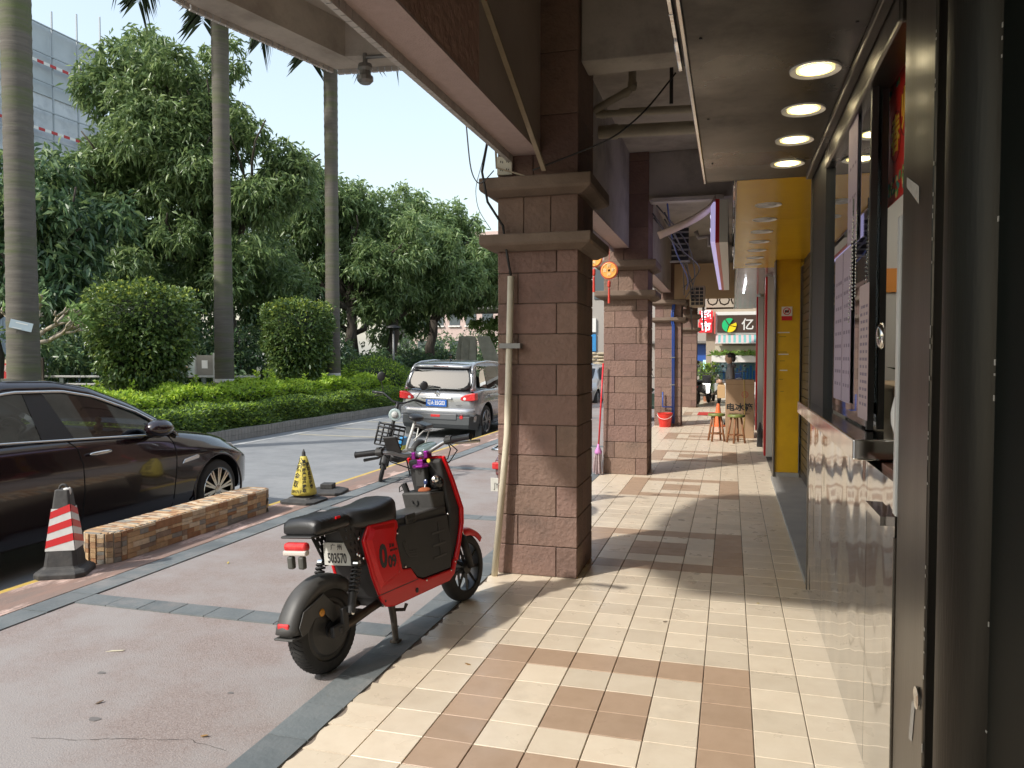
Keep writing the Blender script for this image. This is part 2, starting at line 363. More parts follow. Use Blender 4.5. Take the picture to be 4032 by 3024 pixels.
# lamp fitting and bar under the balcony edge
STEELG = mat('grey_steel', (.22, .22, .215), .5, .6); DARK = mat('dark_metal', (.03, .03, .032), .5, .3); BLACK = mat('black_plastic', (.018, .018, .019), .45)
lf = thing('outdoor_lamp', 'small grey lamp fitting hanging under the balcony edge', 'lamp', (-2.62, 5.25, 3.72))
MB().cyl((0, 0, .06), (0, 0, -.02), .018, n=10).lathe([(.05, -.02), (.055, -.05), (.04, -.07), (.045, -.1), (.06, -.11), (.06, -.14), (.04, -.16)], n=12).build('lamp_body', STEELG, lf, smooth=False)
MB().cyl((0, 0, .03), (1.05, .02, .0), .014, n=8).build('bracket_bar', STEELG, lf)
# white pipe on column 1
PVC = mat('yellowed_pvc', (.68, .63, .5), .5, col2=(.5, .44, .33), vs=9, col3=(.25, .2, .15), vs3=5, c3lo=.66, c3hi=.72, stretch=(1, 1, .35))
pp = thing('drain_pipe', 'yellowed white plastic pipe strapped to the front of the nearest column', 'pipe', (-1.50, 5.155, 0))
MB().tube([(-.085, -.03, .0), (.0, 0, 1.0), (.028, 0, 2.1)], .024, 12).build('pipe', PVC, pp, smooth=True)
MB().box((-.05, -.028, 1.60), (.1, .04, 1.635)).build('strap', STEELG, pp)
MB().tube([(.028, 0, 2.1), (.0, .0, 2.25), (-.03, .0, 2.45), (-.11, -.1, 2.6), (-.14, -.13, 2.8), (-.13, 0, 3.1)], .009, 6).build('cable', BLACK, pp, smooth=True)
# wires across the sky and under the beam
def wire(label, pts, r=.006, m=BLACK, name='cable', cat='cable'):
    P = []
    for i in range(len(pts) - 1):
        for k in range(6):
            P.append(Vector(pts[i]).lerp(Vector(pts[i + 1]), k / 6))
    P.append(Vector(pts[-1]))
    # smooth
    for _ in range(6): P = [P[0]] + [(P[i - 1] + P[i] * 2 + P[i + 1]) / 4 for i in range(1, len(P) - 1)] + [P[-1]]
    c = P[0].copy(); c.z = min(p.z for p in P)
    o = thing(name, label, cat, c); MB().tube([p - c for p in P], r, 6).build('wire', m, o, smooth=True); return o
wire('thin grey wire sagging from beam edge to nearest column against the sky', [(-1.5, 4.3, 2.9), (-1.56, 4.55, 2.68), (-1.6, 4.85, 2.66), (-1.58, 5.1, 2.82)], .004, STEELG)
wire('thinner wire loop hanging left of the nearest column capital', [(-1.56, 4.9, 3.0), (-1.63, 5.0, 2.85), (-1.7, 5.05, 2.7), (-1.68, 5.05, 2.55), (-1.6, 5.1, 2.42)], .0025, STEELG)
wire('black cable slung across from the canopy bracket to the nearest column', [(-.36, 5.15, 3.38), (-.55, 5.12, 3.14), (-.75, 5.1, 2.98), (-.98, 5.09, 2.9), (-1.3, 5.08, 2.8)], .006)
cn = thing('cable_conduit', 'pale wooden trunking strip slanting down beam face onto column capital', 'conduit', (-1.24, 4.3, 3.0))
WOODP = mat('dirty_cream_trunking', (.42, .35, .25), .7, col2=(.3, .25, .18), vs=12)
mb = MB(); 
def bar(mb, a, b, w1, h1):
    a, b = Vector(a), Vector(b); d = b - a; u, v = frame(d); M = Matrix((( d.normalized().x, u.x, v.x, a.x), (d.normalized().y, u.y, v.y, a.y), (d.normalized().z, u.z, v.z, a.z), (0, 0, 0, 1)))
    return mb.box((0, -w1 / 2, -h1 / 2), (d.length, w1 / 2, h1 / 2), M)
bar(mb, (-.02, -.42, .42), (.02, .78, -.2), .03, .022); mb.build('trunking', WOODP, cn)
MB().box((-.03, -.445, .43), (-.005, -.415, 1.15)).box((-.03, -.405, .43), (-.005, -.39, 1.15)).build('riser', WOODP, cn)
MB().tube([(-.01, -.43, .5), (.005, -.44, .45), (-.005, -.41, .4)], .006, 6).build('wire', mat('red_wire', (.3, .03, .05), .5), cn)
sk = thing('socket_box', 'cream double socket plate on top of column capital', 'socket', (-1.52, 5.17, 2.8))
MB().box((-.055, -.012, 0), (.055, .012, .13)).build('plate', mat('ivory_plastic', (.6, .57, .48), .5), sk, bevel=.006)
for dx in (-.03, .012): 
    for dz in (.03, .085): MB().box((dx, -.0135, dz), (dx + .007, -.011, dz + .014)).box((dx + .014, -.0135, dz - .004), (dx + .02, -.011, dz + .01)).build('socket_hole', BLACK, sk)
mb = MB(); bar(mb, (-.05, -.02, .05), (.17, -.05, -.03), .012, .01); bar(mb, (-.06, -.01, .42), (-.02, -.01, .13), .03, .012); bar(mb, (-.08, 0, .42), (-.06, 0, .05), .012, .012); mb.build('trunking', WOODP, sk)
# drain pipes under the ceiling
GPV = mat('grey_cream_pvc', (.42, .385, .31), .5, col2=(.33, .3, .24), vs=5)
dp = thing('waste_pipes', 'cream plastic waste pipes with elbow running under the arcade ceiling', 'pipe', (-.8, 7, 3.6))
MB().tube([(-.07, 0, .55), (-.07, 0, .36), (-.1, 0, .32), (-.38, 0, .19), (-.41, .02, .17)], .034, 12).build('pipe', GPV, dp, smooth=True)
MB().cyl((-.07, 0, .34), (-.07, 0, .39), .042, n=12).cyl((-.11, 0, .31), (-.15, 0, .292), .042, n=12).cyl((-.05, -.06, .32), (-.06, 0, .33), .025, n=12).build('elbow', GPV, dp, auto=40)
MB().cyl((-.4, .03, .145), (.55, .02, .11), .032, n=12).cyl((-.36, .03, .143), (-.31, .03, .14), .04, n=12).build('pipe', GPV, dp, auto=40)
MB().cyl((-.2, .12, .19), (.55, .12, .16), .02, n=10).build('pipe', GPV, dp, smooth=True)
MB().cyl((-.42, .3, .06), (.6, .3, .03), .06, n=14).cyl((-.3, .3, .055), (-.24, .3, .053), .07, n=14).build('pipe', GPV, dp, auto=40)
MB().cyl((-.62, .35, .55), (-.62, .35, .1), .05, n=12).build('pipe', PLA, dp, smooth=True)
MB().box((.28, -.3, .08), (.31, -.28, .55)).build('hanger', DARK, dp)
# ---------------------------------------------------------------- right hand shops
STEEL = mat('brushed_steel', (.15, .138, .122), .36, 1.0, col2=(.105, .097, .085), vs=3, stretch=(1, 1, .08), bump=.06, bs=160, rvar=.1)
SOFF = mat('stained_steel_soffit', (.11, .102, .09), .34, 1.0, col2=(.08, .074, .065), vs=1.6, rvar=.16, bump=.08, bs=3, col3=(.035, .032, .028), vs3=1.6, c3lo=.5, c3hi=.68)
def mirror_mat():
    m = bpy.data.materials.new('wavy_mirror_steel'); m.use_nodes = True; t = m.node_tree; N = t.nodes; L = t.links; b = N['Principled BSDF']
    b.inputs['Metallic'].default_value = 1; b.inputs['Roughness'].default_value = .07; b.inputs['Base Color'].default_value = (.6, .61, .62, 1)
    g = N.new('ShaderNodeNewGeometry'); mp = N.new('ShaderNodeMapping'); mp.inputs['Scale'].default_value = (1, .7, .42); L.new(g.outputs['Position'], mp.inputs[0])
    n = N.new('ShaderNodeTexNoise'); n.inputs['Scale'].default_value = 4.2; n.inputs['Detail'].default_value = .8; L.new(mp.outputs[0], n.inputs['Vector'])
    bp = N.new('ShaderNodeBump'); bp.inputs['Strength'].default_value = .45; bp.inputs['Distance'].default_value = .05; L.new(n.outputs[0], bp.inputs['Height']); L.new(bp.outputs[0], b.inputs['Normal'])
    return m
MIRR = mirror_mat(); POL = mat('polished_steel', (.6, .59, .57), .12, 1.0, rvar=.06, col2=(.5, .49, .47), vs=5)
def glass_mat(name, tint, refl=.25, rough=.02, ior=1.5):
    m = bpy.data.materials.new(name); m.use_nodes = True; t = m.node_tree; N = t.nodes; L = t.links; N.clear()
    o = N.new('ShaderNodeOutputMaterial'); tr = N.new('ShaderNodeBsdfTransparent'); tr.inputs[0].default_value = (*tint, 1)
    gl = N.new('ShaderNodeBsdfGlossy'); gl.inputs['Roughness'].default_value = rough; gl.inputs['Color'].default_value = (.9, .95, 1, 1)
    fr = N.new('ShaderNodeFresnel'); fr.inputs[0].default_value = ior; ad = N.new('ShaderNodeMath'); ad.operation = 'ADD'; ad.inputs[1].default_value = refl; ad.use_clamp = True
    mx = N.new('ShaderNodeMixShader'); L.new(fr.outputs[0], ad.inputs[0]); L.new(ad.outputs[0], mx.inputs[0]); L.new(tr.outputs[0], mx.inputs[1]); L.new(gl.outputs[0], mx.inputs[2]); L.new(mx.outputs[0], o.inputs[0])
    return m
SGLASS = glass_mat('shop_glass', (.75, .78, .76), .2)
WHITE = mat('white_paint', (.72, .71, .68), .5); RED = mat('shop_red', (.55, .012, .02), .35); YEL = mat('yellow_panel', (.72, .43, .01), .32, col2=(.55, .31, .01), vs=2.5, col3=(.48, .28, .02), vs3=3, c3lo=.6, c3hi=.7)
YELG = mat('yellow_gloss_soffit', (.78, .47, .02), .2, spec=.35, col2=(.72, .42, .02), vs=2, bump=.12, bs=3, bdist=.03)
EMW = mat('lit_lamp', (1, .86, .55), emit=9.0); GREYP = mat('grey_frame', (.2, .2, .195), .45, .5)
# near shop: steel canopy, lamps, window, panels, door
cp = thing('steel_canopy', 'dark stained steel canopy soffit over the near shop counter', 'canopy', (0, 0, 2.733))
MB().box((-.17, -1.2, 0), (.56, 4.0, .012)).build('soffit_panel', SOFF, cp); MB().box((-.17, 4.004, 0.001), (.56, 5.45, .013)).build('soffit_panel', SOFF, cp)
MB().box((-.19, -1.2, -.012), (-.171, 5.46, .13)).build('edge_trim', POL, cp, bevel=.004)
MB().box((-.17, 5.452, .0), (.56, 5.47, .12)).build('edge_trim', STEEL, cp)
MB().box((-.17, -1.2, .02), (.56, 5.45, .12)).build('core', DARK, cp)
MB().box((.46, -1.2, -.035), (.50, 5.4, -.001)).build('rail', STEEL, cp, bevel=.006)
for y in (.9, 2.0, 3.0, 4.02, 4.95):
    for x in (-.12, .42): MB().lathe([(.006, -.003), (.006, 0)], (x, y, 0), n=8).build('rivet', DARK, cp)
def downlight(x, y, z, lit, label, grp):
    o = thing('downlight', label, 'downlight', (x, y, z), group=grp)
    MB().lathe([(.076, -.002), (.1, -.007), (.103, 0), (.074, .0)], n=32, close=True).build('trim_ring', mat('gloss_white', (.8, .8, .78), .12, spec=.8), o, auto=50)
    MB().lathe([(.075, -.0015), (.075, -.0005), (.061, -.0005), (.061, -.0015)], n=32, close=True).build('reflector_rim', mat('warm_rim', (1, .78, .25), emit=1.3) if lit else mat('gloss_white', (.8, .8, .78), .12, spec=.8), o)
    MB().lathe([(.0605, -.001), (.057, .018)], n=32).build('lamp_face', EMW if lit else mat('unlit_diffuser', (.75, .75, .72), .15, spec=.8), o, smooth=True)
nm = ['nearest and largest lit', 'second lit', 'third lit', 'farthest lit']
for i in range(4): downlight(.325, 3.447 + .54 * i, 2.7328, True, nm[i] + ' round downlight in the dark steel soffit', 'lit downlights in the steel soffit')
sgn = thing('sign_back_box', 'mirror steel side of a signboard above canopy edge', 'sign', (-.25, 2.5, 2.95))
for i in range(4): MB().box((-.012, -1.2 + i * .66, 0), (.012, -.55 + i * .66, .75)).build('panel', MIRR, sgn, bevel=.005)
MB().box((.013, -1.2, .02), (.06, 1.42, .72)).build('box_body', DARK, sgn)
sh = thing('snack_shop', 'near shop front with steel counter, glass sliding window and brushed steel door frame', 'shop', (.5, 4, 0))
for y0, y1 in ((-1.37, -.86), (-.855, .6), (.605, 1.39)): MB().box((0, y0, .0), (.03, y1, 1.15), ).build('mirror_panel', MIRR, sh)
MB().box((-.006, -1.385, 0), (.032, -1.372, .98)).build('panel_edge', POL, sh)
MB().box((-.004, 1.38, 0), (.05, 1.42, 2.73)).build('corner_post', STEEL, sh)
MB().box((-.075, -1.02, 1.175), (.25, 1.36, 1.25)).build('counter_ledge', POL, sh, bevel=.006)
MB().box((-.03, -1.30, 1.0), (.25, -1.02, 1.03)).build('counter_return', POL, sh); MB().box((.02, -1.3, 1.03), (.4, -1.03, 1.17)).build('counter_front', mat('dark_cherry_wood', (.16, .045, .02), .4, col2=(.1, .03, .015), vs=9, stretch=(1, 6, 1)), sh)
MB().box((.005, .67, 1.25), (.06, 1.38, 2.73)).build('window_post', DARK, sh)
for y0, y1, x in ((-.67, .68, .03), (-.63, .3, .075)):
    MB().box((x, y0, 1.26), (x + .006, y1, 2.68)).build('window_pane', SGLASS, sh)
    MB().box((x - .008, y0 - .02, 1.255), (x + .016, y0 + .012, 2.69)).build('window_stile', BLACK, sh)
MB().box((.0, -1.3, 2.6), (.1, .7, 2.73)).build('window_head', STEEL, sh, bevel=.01)
MB().lathe([(.004, 0), (.045, .004), (.05, .012), (.03, .022), (.002, .024)], (.025, -1.0, 1.62), (-1, 0, 0), 20).build('window_handle', POL, sh, smooth=True)
# door frame strips and door
MB().box((.0, -1.77, 0), (.06, -1.40, 2.73)).build('door_frame', STEEL, sh, bevel=.006)
MB().box((.03, -1.90, 0), (.1, -1.772, 2.73)).build('door_gap', BLACK, sh)
rg = []
for z in (0, 2.73):
    rg.append([(.04 - .075 * math.sin(PI * k / 12) ** .5 if 0 < k < 12 else .04, -2.22 + .32 * k / 12, z) for k in range(13)] + [(.1, -1.9, z), (.1, -2.22, z)])
MB().loft(rg).build('door_frame', mat('worn_dark_steel', (.035, .032, .028), .5, 1.0, col2=(.06, .055, .045), vs=4, stretch=(1, 1, .12), bump=.1, bs=90), sh, auto=50)
chp = MB()
for i in range(60):
    z = random.uniform(.3, 2.6); e = random.choice((-1.772, -1.772, -2.218)); hh_ = random.uniform(.003, .014); xx = -.0012 if e > -2 else .0185; chp.box((xx, e - random.uniform(.001, .005), z), (xx + .0015, e + .002, z + hh_))
chp.build('paint_chips', mat('chip_pale', (.5, .48, .44), .6), sh, kind='stuff')
MB().box((.02, -5.5, 0), (.06, -2.222, 2.73)).build('door_leaf', mat('black_green_door', (.004, .006, .005), .5, spec=.08), sh)
MB().box((-.004, -3.2, 1.95), (.018, -2.45, 2.5)).build('door_panel', mat('black_door_trim', (.01, .01, .01), .3), sh, bevel=.01)
MB().lathe([(.03, 0), (.03, .006), (.012, .008)], (-.001, -1.72, .62), (-1, 0, 0), 20).build('lock_plate', POL, sh)
SCR = mat('tape_residue', (.5, .48, .45), .6, col2=(.36, .34, .31), vs=60)
MB().add([(-.0015, -1.69, .60), (-.0015, -1.65, .58), (-.0015, -1.62, .46), (-.0015, -1.66, .47)], [(0, 1, 2, 3)]).build('tape_mark', SCR, sh)
MB().add([(-.0015, -1.62, 2.02), (-.0015, -1.46, 2.08), (-.0015, -1.46, 2.05), (-.0015, -1.62, 1.97)], [(0, 1, 2, 3)]).build('tape_mark', SCR, sh)
# end of the roller blind box above counter
MB().box((-.006, -1.398, 1.05), (.012, -1.36, 1.98)).build('edge_strip', mat('clear_plastic_strip', (.6, .62, .62), .15), sh, bevel=.006)
# inside of the shop
INW = mat('shop_inner_wall', (.5, .49, .45), .7); 
rm_ = thing('shop_interior', 'pale inner room of the near shop seen through its window', 'room', (.5, 4, 0))
MB().box((1.9, -1.8, 0), (1.95, 1.4, 3)).build('back_wall', INW, rm_); MB().box((.06, 1.36, 0), (1.9, 1.4, 3)).build('end_wall', INW, rm_)
MB().box((.1, -1.85, 0), (1.9, -1.8, 3)).build('partition_wall', INW, rm_); MB().box((.07, -1.8, 2.735), (1.9, 1.36, 2.8)).build('room_ceiling', INW, rm_); MB().box((.035, -1.8, -.19), (1.9, 1.36, .0)).build('room_floor', CONC, rm_)
MB().box((.45, -1.2, 2.70), (1.3, .9, 2.73)).build('room_lamp', mat('room_tube', (1, .95, .85), emit=2.2), rm_)
MB().box((.3, 1.345, 1.95), (1.9, 1.359, 2.1)).build('orange_band', mat('orange_band', (.6, .22, .02), .4), rm_)
MB().box((.26, -1.2, 0), (.9, 1.3, 1.17)).build('work_counter', mat('laminate', (.4, .3, .2), .5), rm_, bevel=.01)
MB().box((.3, .3, 1.172), (.7, 1.1, 1.4)).build('worktop_machine', mat('tan_box', (.45, .33, .2), .5), rm_, bevel=.02)
vs = thing('white_vase', 'white egg shaped ceramic vase standing on the shop counter', 'vase', (.60, 2.93, 1.251))
MB().lathe([(.03, 0), (.045, .01), (.06, .06), (.062, .1), (.052, .15), (.045, .17), (.043, .168), (.05, .1), (.03, .02)], n=28).build('vase', mat('white_ceramic', (.78, .78, .76), .2), vs, smooth=True)
pn = thing('pineapple_vase', 'yellow woven pineapple shaped vase with dark spiky leaves inside the shop', 'ornament', (.9, 3.9, 1.172))
mb = MB()
for i in range(9):
    for j in range(14):
        a = 2 * PI * (j + .5 * (i % 2)) / 14; r = .085 * math.sin(PI * (i + 2.2) / 12) ** .6; mb.ell((r * math.cos(a), r * math.sin(a), .03 + i * .027), (.018, .018, .017), 6, 4)
mb.build('woven_body', mat('yellow_weave', (.62, .4, .02), .45), pn, smooth=True)
mb = MB()
for i in range(34):
    a = random.uniform(0, 2 * PI); t = random.uniform(.2, 1.2); L = random.uniform(.12, .24); d = Vector((math.cos(a) * math.sin(t), math.sin(a) * math.sin(t), math.cos(t))); u, v = frame(d); p = Vector((0, 0, .26))
    mb.add([p - u * .012, p + u * .012, p + d * L * .6 + u * .009, p + d * L - Vector((0, 0, .03)), p + d * L * .6 - u * .009], [(0, 1, 2, 3, 4)])
mb.build('leaf_spikes', mat('dark_spiky_leaf', (.02, .05, .015), .4), pn)
# menus on the glass, red poster
PAP = mat('lilac_paper', (.40, .33, .42), .6); PAP2 = mat('pink_paper', (.48, .38, .39), .6); INK = mat('grey_ink', (.22, .18, .24), .7)
def sheet_thing(label, x, y0, y1, z0, z1, m, lines=9, heads=True):
    o = thing('menu_sheet', label, 'menu', (x, (y0 + y1) / 2, z0), group='menu sheets on the shop window')
    w1 = y1 - y0; h1 = z1 - z0
    MB().box((-.001, -w1 / 2, 0), (.001, w1 / 2, h1)).build('paper', m, o)
    mb = MB()
    for i in range(lines):
        z = h1 * (.1 + .78 * i / lines)
        for q in range(3):
            a = -w1 * .4 + q * w1 * .28; mb.box((-.002, a, z), (-.0012, a + w1 * random.uniform(.1, .22), z + h1 * .022))
    mb.build('printed_lines', INK, o, kind='stuff')
sheet_thing('tall lilac menu sheet hung inside the glass window, far one', .522, 4.06, 4.34, 1.33, 2.05, PAP)
sheet_thing('lilac menu sheet beside the window chain, near one', .522, 3.78, 4.04, 1.33, 2.05, PAP)
sheet_thing('upper lilac poster high on the glass window', .522, 3.66, 3.92, 2.06, 2.6, PAP, 3)
sheet_thing('pink price list board hanging by the sliding glass edge', .505, 3.2, 3.42, 1.3, 1.83, PAP2, 14)
ch = thing('window_chain', 'silver ball chains hanging on the shop window', 'chain', (.50, 3.6, 1.7))
mb = MB()
for y0, y1, z0, z1 in ((0, .09, .45, .0), (0, -.01, .45, .05), (-.1, -.09, .45, .1), (0, .0, .45, .52)):
    for i in range(26): t = i / 25; mb.ell((0, y0 + (y1 - y0) * t, z0 + (z1 - z0) * t), (.004, .004, .006), 5, 3)
mb.build('chain_beads', POL, ch, smooth=True, kind='stuff')
po = thing('red_poster', 'red festive poster with gold characters and flowers inside shop glass', 'poster', (.62, 3.2, 2.16))
MB().box((-.002, -.26, 0), (.002, .45, .52)).build('poster_sheet', mat('poster_red', (.5, .02, .012), .5), po)
GOLD = mat('gold_print', (.75, .45, .04), .5)
for ch_, yy, zz in (('归', -.02, .31), ('春', .16, .25)):
    text(ch_, .16, face_m((-.004, yy, zz), (0, -1, 0), (0, 0, 1)), GOLD, po, bold=.002)
    MB().lathe([(.1, -.0015), (.1, 0), (.094, 0), (.094, -.0015)], (-.003, yy, zz), (1, 0, 0), 28, True).build('ring_print', mat('dark_red_print', (.25, .01, .01), .5), po)
for i, (cc, nn) in enumerate((((.05, .2, .16), 26), ((.65, .5, .2), 16), ((.12, .25, .08), 22))):
    mb = MB()
    for k in range(nn):
        a = random.uniform(-.25, .44); mb.ell((-.003, a, random.uniform(.02, .1) if random.random() < .75 else random.uniform(.44, .5)), (.002, random.uniform(.01, .022), random.uniform(.008, .018)), 7, 4)
    mb.build('flower_print', mat('flower_%d' % i, cc, .6), po)
sf = thing('wall_shelf', 'dim brown slatted shelf with green and yellow cartons under the poster', 'shelf', (.75, 3.0, 1.85))
for i in range(4): MB().box((0, -.35, i * .065), (.12, .5, i * .065 + .05)).build('slat', mat('shelf_brown', (.09, .06, .03), .5), sf)
for y, c in ((-.1, (.04, .2, .1)), (.02, (.5, .4, .05)), (.14, (.04, .15, .13)), (.28, (.45, .42, .1))): 
    MB().box((-.06, y, .005), (-.005, y + .07, .06)).build('carton', mat('carton_%d' % int(c[0] * 100 + c[1] * 1000), c, .5), sf)
# ---------------------------------------------------------------- vehicles: shared
RUB = mat('tyre_rubber', (.022, .022, .022), .75, col2=(.04, .038, .036), vs=8, obj=True, bump=.2, bs=60)
CHR = mat('chrome', (.75, .75, .74), .12, 1.0); ALU = mat('alloy', (.5, .5, .5), .3, .9)
BLKP = mat('black_vinyl', (.018, .018, .019), .38, bump=.12, bs=180, obj=True); MBLK = mat('matt_black', (.02, .02, .021), .55, col2=(.035, .034, .033), vs=6, obj=True)
DUST = mat('dusty_black_plastic', (.035, .035, .034), .5, col2=(.075, .072, .068), vs=5, obj=True)
BRED = mat('bike_red', (.68, .006, .010), .3, coat=.25, spec=.35, obj=True); LAMPR = mat('red_lens', (.5, .012, .015), .15, col2=(.62, .06, .06), vs=25, obj=True); AMB = mat('amber_lens', (.6, .25, .03), .25)
PLW = mat('number_plate_white', (.62, .62, .58), .45, col2=(.5, .49, .44), vs=10, obj=True); INKB = mat('black_print', (.02, .02, .02), .5)
def tyre(mb, c, r, w, ax=(0, 1, 0), n=40, inner=.72):
    t = r * (1 - inner); pr = []
    for k in range(11):
        a = -PI / 2 + PI * k / 10
        pr.append((r - t + t * abs(math.cos(a)) ** .7 if abs(math.cos(a)) > 1e-6 else r - t, w / 2 * math.sin(a) * (1.0 if abs(math.sin(a)) < .95 else .9)))
    pr += [(r - t - .004, w * .4), (r - t - .004, -w * .4)]
    return mb.lathe(pr, c, ax, n, True)
def arc_guard(mb, c, r, a0, a1, w, depth, n=22, lip=0.):
    rings = []
    for i in range(n + 1):
        a = a0 + (a1 - a0) * i / n; f = 1 + lip * max(0, (i / n - .8) * 5)
        R1 = r * f; R2 = (r - depth) * f; ca, sa = math.cos(a), math.sin(a)
        P = lambda rr, y: (c[0] + rr * ca, c[1] + y, c[2] + rr * sa)
        rings.append([P(R2, -w / 2), P(r * .3 + R1 * .7 if 0 else R1 - depth * .25, -w / 2 * .96), P(R1, -w / 4), P(R1 + .004, 0), P(R1, w / 4), P(R1 - depth * .25, w / 2 * .96), P(R2, w / 2), P(R2, w / 2 - .006), P(R1 - .008, w / 4), P(R1 - .005, 0), P(R1 - .008, -w / 4), P(R2, -w / 2 + .006)])
    return mb.loft(rings)
def spring(mb, a, b, r, wr, turns, n=10):
    a, b = Vector(a), Vector(b); d = b - a; u, v = frame(d); k = turns * n
    return mb.tube([a + d * (i / k) + (u * math.cos(2 * PI * i / n) + v * math.sin(2 * PI * i / n)) * r for i in range(k + 1)], wr, 5)
# ---------------------------------------------------------------- red e-bike
eb = thing('electric_bike', 'red and black electric moped parked beside the nearest stone column', 'moped', (-1.89, 3.33, 0.0), rot=(R(-6), 0, R(90 - 12.86)))
def P_(mb, name, m, **kw): return mb.build(name, m, kw.pop('parent', eb), **kw)
WR = .213
rw = P_(tyre(MB(), (0, 0, WR), WR, .105), 'rear_tyre', RUB, auto=50)
mb = MB()
for i in range(54):
    a = 2 * PI * i / 54
    for s in (-1, 1):
        pts = []
        for k in range(4): q = a + .05 * k; yy = s * (.006 + .0125 * k); rr = WR - .0596 + .0596 * math.sqrt(max(0, 1 - (yy / .0525) ** 2)) ** .7 - .0004; pts.append((rr * math.cos(q), yy, WR + rr * math.sin(q)))
        mb.tube(pts, .0024, 4)
P_(mb, 'tread', mat('tread_rubber', (.012, .012, .012), .8), parent=rw, kind='stuff')
P_(MB().lathe([(.002, -.05), (.12, -.046), (.132, -.036), (.15, -.034), (.154, -.02), (.154, .02), (.15, .034), (.132, .036), (.12, .046), (.002, .05)], (0, 0, WR), (0, 1, 0), 40), 'hub_motor', DUST, auto=30)
P_(MB().cyl((0, -.1, WR), (0, .1, WR), .014, n=10).cyl((0, -.062, WR), (0, -.05, WR), .04, n=14), 'axle', MBLK, auto=40)
FX = 1.262
P_(tyre(MB(), (FX, 0, WR), WR, .10), 'front_tyre', RUB, auto=50)
mb = MB().lathe([(.146, -.036), (.156, -.036), (.156, .036), (.146, .036)], (FX, 0, WR), (0, 1, 0), 36, True).cyl((FX, -.045, WR), (FX, .045, WR), .045, n=18)
for i in range(18):
    a = 2 * PI * i / 18; b = a + (.16 if i % 2 else -.16)
    for y in (-.028, .028): mb.tube([(FX + .04 * math.cos(a), y, WR + .04 * math.sin(a)), (FX + .15 * math.cos(b), y, WR + .15 * math.sin(b))], .0055, 5)
P_(mb, 'front_wheel', mat('black_alloy', (.05, .05, .052), .3, .7), auto=40)
fd = P_(arc_guard(MB(), (0, 0, WR), .262, R(50), R(170), .125, .07, lip=.04), 'rear_fender', DUST, smooth=True)
mb = MB().prism([(-.225, .285), (-.19, .35), (-.05, .40), (.02, .33), (.04, .26), (.0, .245), (-.05, .30), (-.12, .30), (-.17, .25), (-.21, .24)], lambda x, z, h: (x, h, z), -.072, -.066); P_(mb, 'fender_flank', DUST, parent=fd, bevel=.003)
P_(MB().lathe([(.016, 0), (.019, .003), (.014, .008), (.002, .01)], (-.075, -.072, .315), (0, -1, 0), 18), 'side_reflector', AMB, parent=fd, smooth=True)
P_(MB().box((-.265, -.06, .232), (-.2, .06, .244)).box((-.245, -.042, .24), (-.21, .042, .315)), 'mud_lip', DUST, parent=fd, bevel=.008)
P_(MB().box((-.26, -.036, .275), (-.245, .036, .31)), 'rear_reflector', LAMPR, parent=fd, bevel=.008)
# swing arm, shocks
mb = MB()
for s in (-1, 1): mb.tube([(-.03, s * .085, WR), (.1, s * .085, .215), (.25, s * .08, .235), (.40, s * .06, .245)], [.02, .024, .022, .024], 8)
mb.tube([(.2, -.08, .24), (.2, .08, .24)], .016, 8); P_(mb, 'swing_arm', mat('greasy_steel', (.06, .05, .04), .45, .6, col2=(.13, .1, .08), vs=12, obj=True), smooth=True)
P_(MB().box((-.05, -.115, WR - .03), (.03, -.09, WR + .025)).box((.02, -.118, WR - .02), (.06, -.095, .31)).cyl((.0, -.12, WR), (0, -.1, WR), .017, n=8), 'axle_bracket', MBLK, bevel=.006)
for s in (-1, 1):
    sh_ = P_(MB().cyl((.068, s * .125, .275), (.10, s * .122, .37), .021, n=12).cyl((.10, s * .122, .37), (.15, s * .118, .50), .011, n=8), 'shock_absorber', MBLK, auto=40)
    P_(spring(MB(), (.098, s * .122, .365), (.148, s * .118, .49), .022, .0062, 7), 'coil_spring', MBLK, parent=sh_, smooth=True)
    P_(MB().cyl((.15, s * .105, .5), (.15, s * .135, .5), .014, n=10).cyl((.068, s * .105, .28), (.068, s * .14, .28), .013, n=10), 'shock_bolt', CHR, parent=sh_)
# rear carrier, perforated plates, tail lamp, plate
P_(MB().box((-.13, -.10, .678), (.2, .10, .69)).box((.16, -.09, .5), (.26, .09, .69)), 'rear_frame', MBLK, bevel=.01)
for s in (-1, 1):
    mb = MB(); A, B = (-.13, .69), (.2, .69)
    ru, rv = 10, 6
    def q(i, j):
        u = i / ru; v = j / rv; x = .05 + .2 * u * (1 - v) + v * (.11 + .09 * u); return x, .69 - .215 * v
    for i in range(ru):
        for j in range(rv):
            c = [q(i, j), q(i + 1, j), q(i + 1, j + 1), q(i, j + 1)]; cx = sum(p[0] for p in c) / 4; cz = sum(p[1] for p in c) / 4
            hol = (i + j) % 2 == 0 and 0 < i < ru - 1 and i < 8
            y = s * .104
            if not hol: mb.add([(p[0], y, p[1]) for p in c], [(0, 1, 2, 3)])
            else:
                ii = [(cx + (p[0] - cx) * .55, cz + (p[1] - cz) * .55) for p in c]
                mb.add([(p[0], y, p[1]) for p in c] + [(p[0], y, p[1]) for p in ii], [(0, 1, 5, 4), (1, 2, 6, 5), (2, 3, 7, 6), (3, 0, 4, 7)])
    o = P_(mb, 'perforated_plate', MBLK); sm = o.modifiers.new('solid', 'SOLIDIFY'); sm.thickness = .004
for x, z in ((.19, .615), (.185, .53), (.215, .51), (.17, .54)): P_(MB().lathe([(.009, 0), (.008, .004), (.003, .006)], (x, -.108, z), (0, -1, 0), 8), 'bolt', CHR)
P_(MB().box((-.15, -.072, .618), (-.105, .072, .662)), 'tail_lamp', LAMPR, bevel=.018, seg=3)
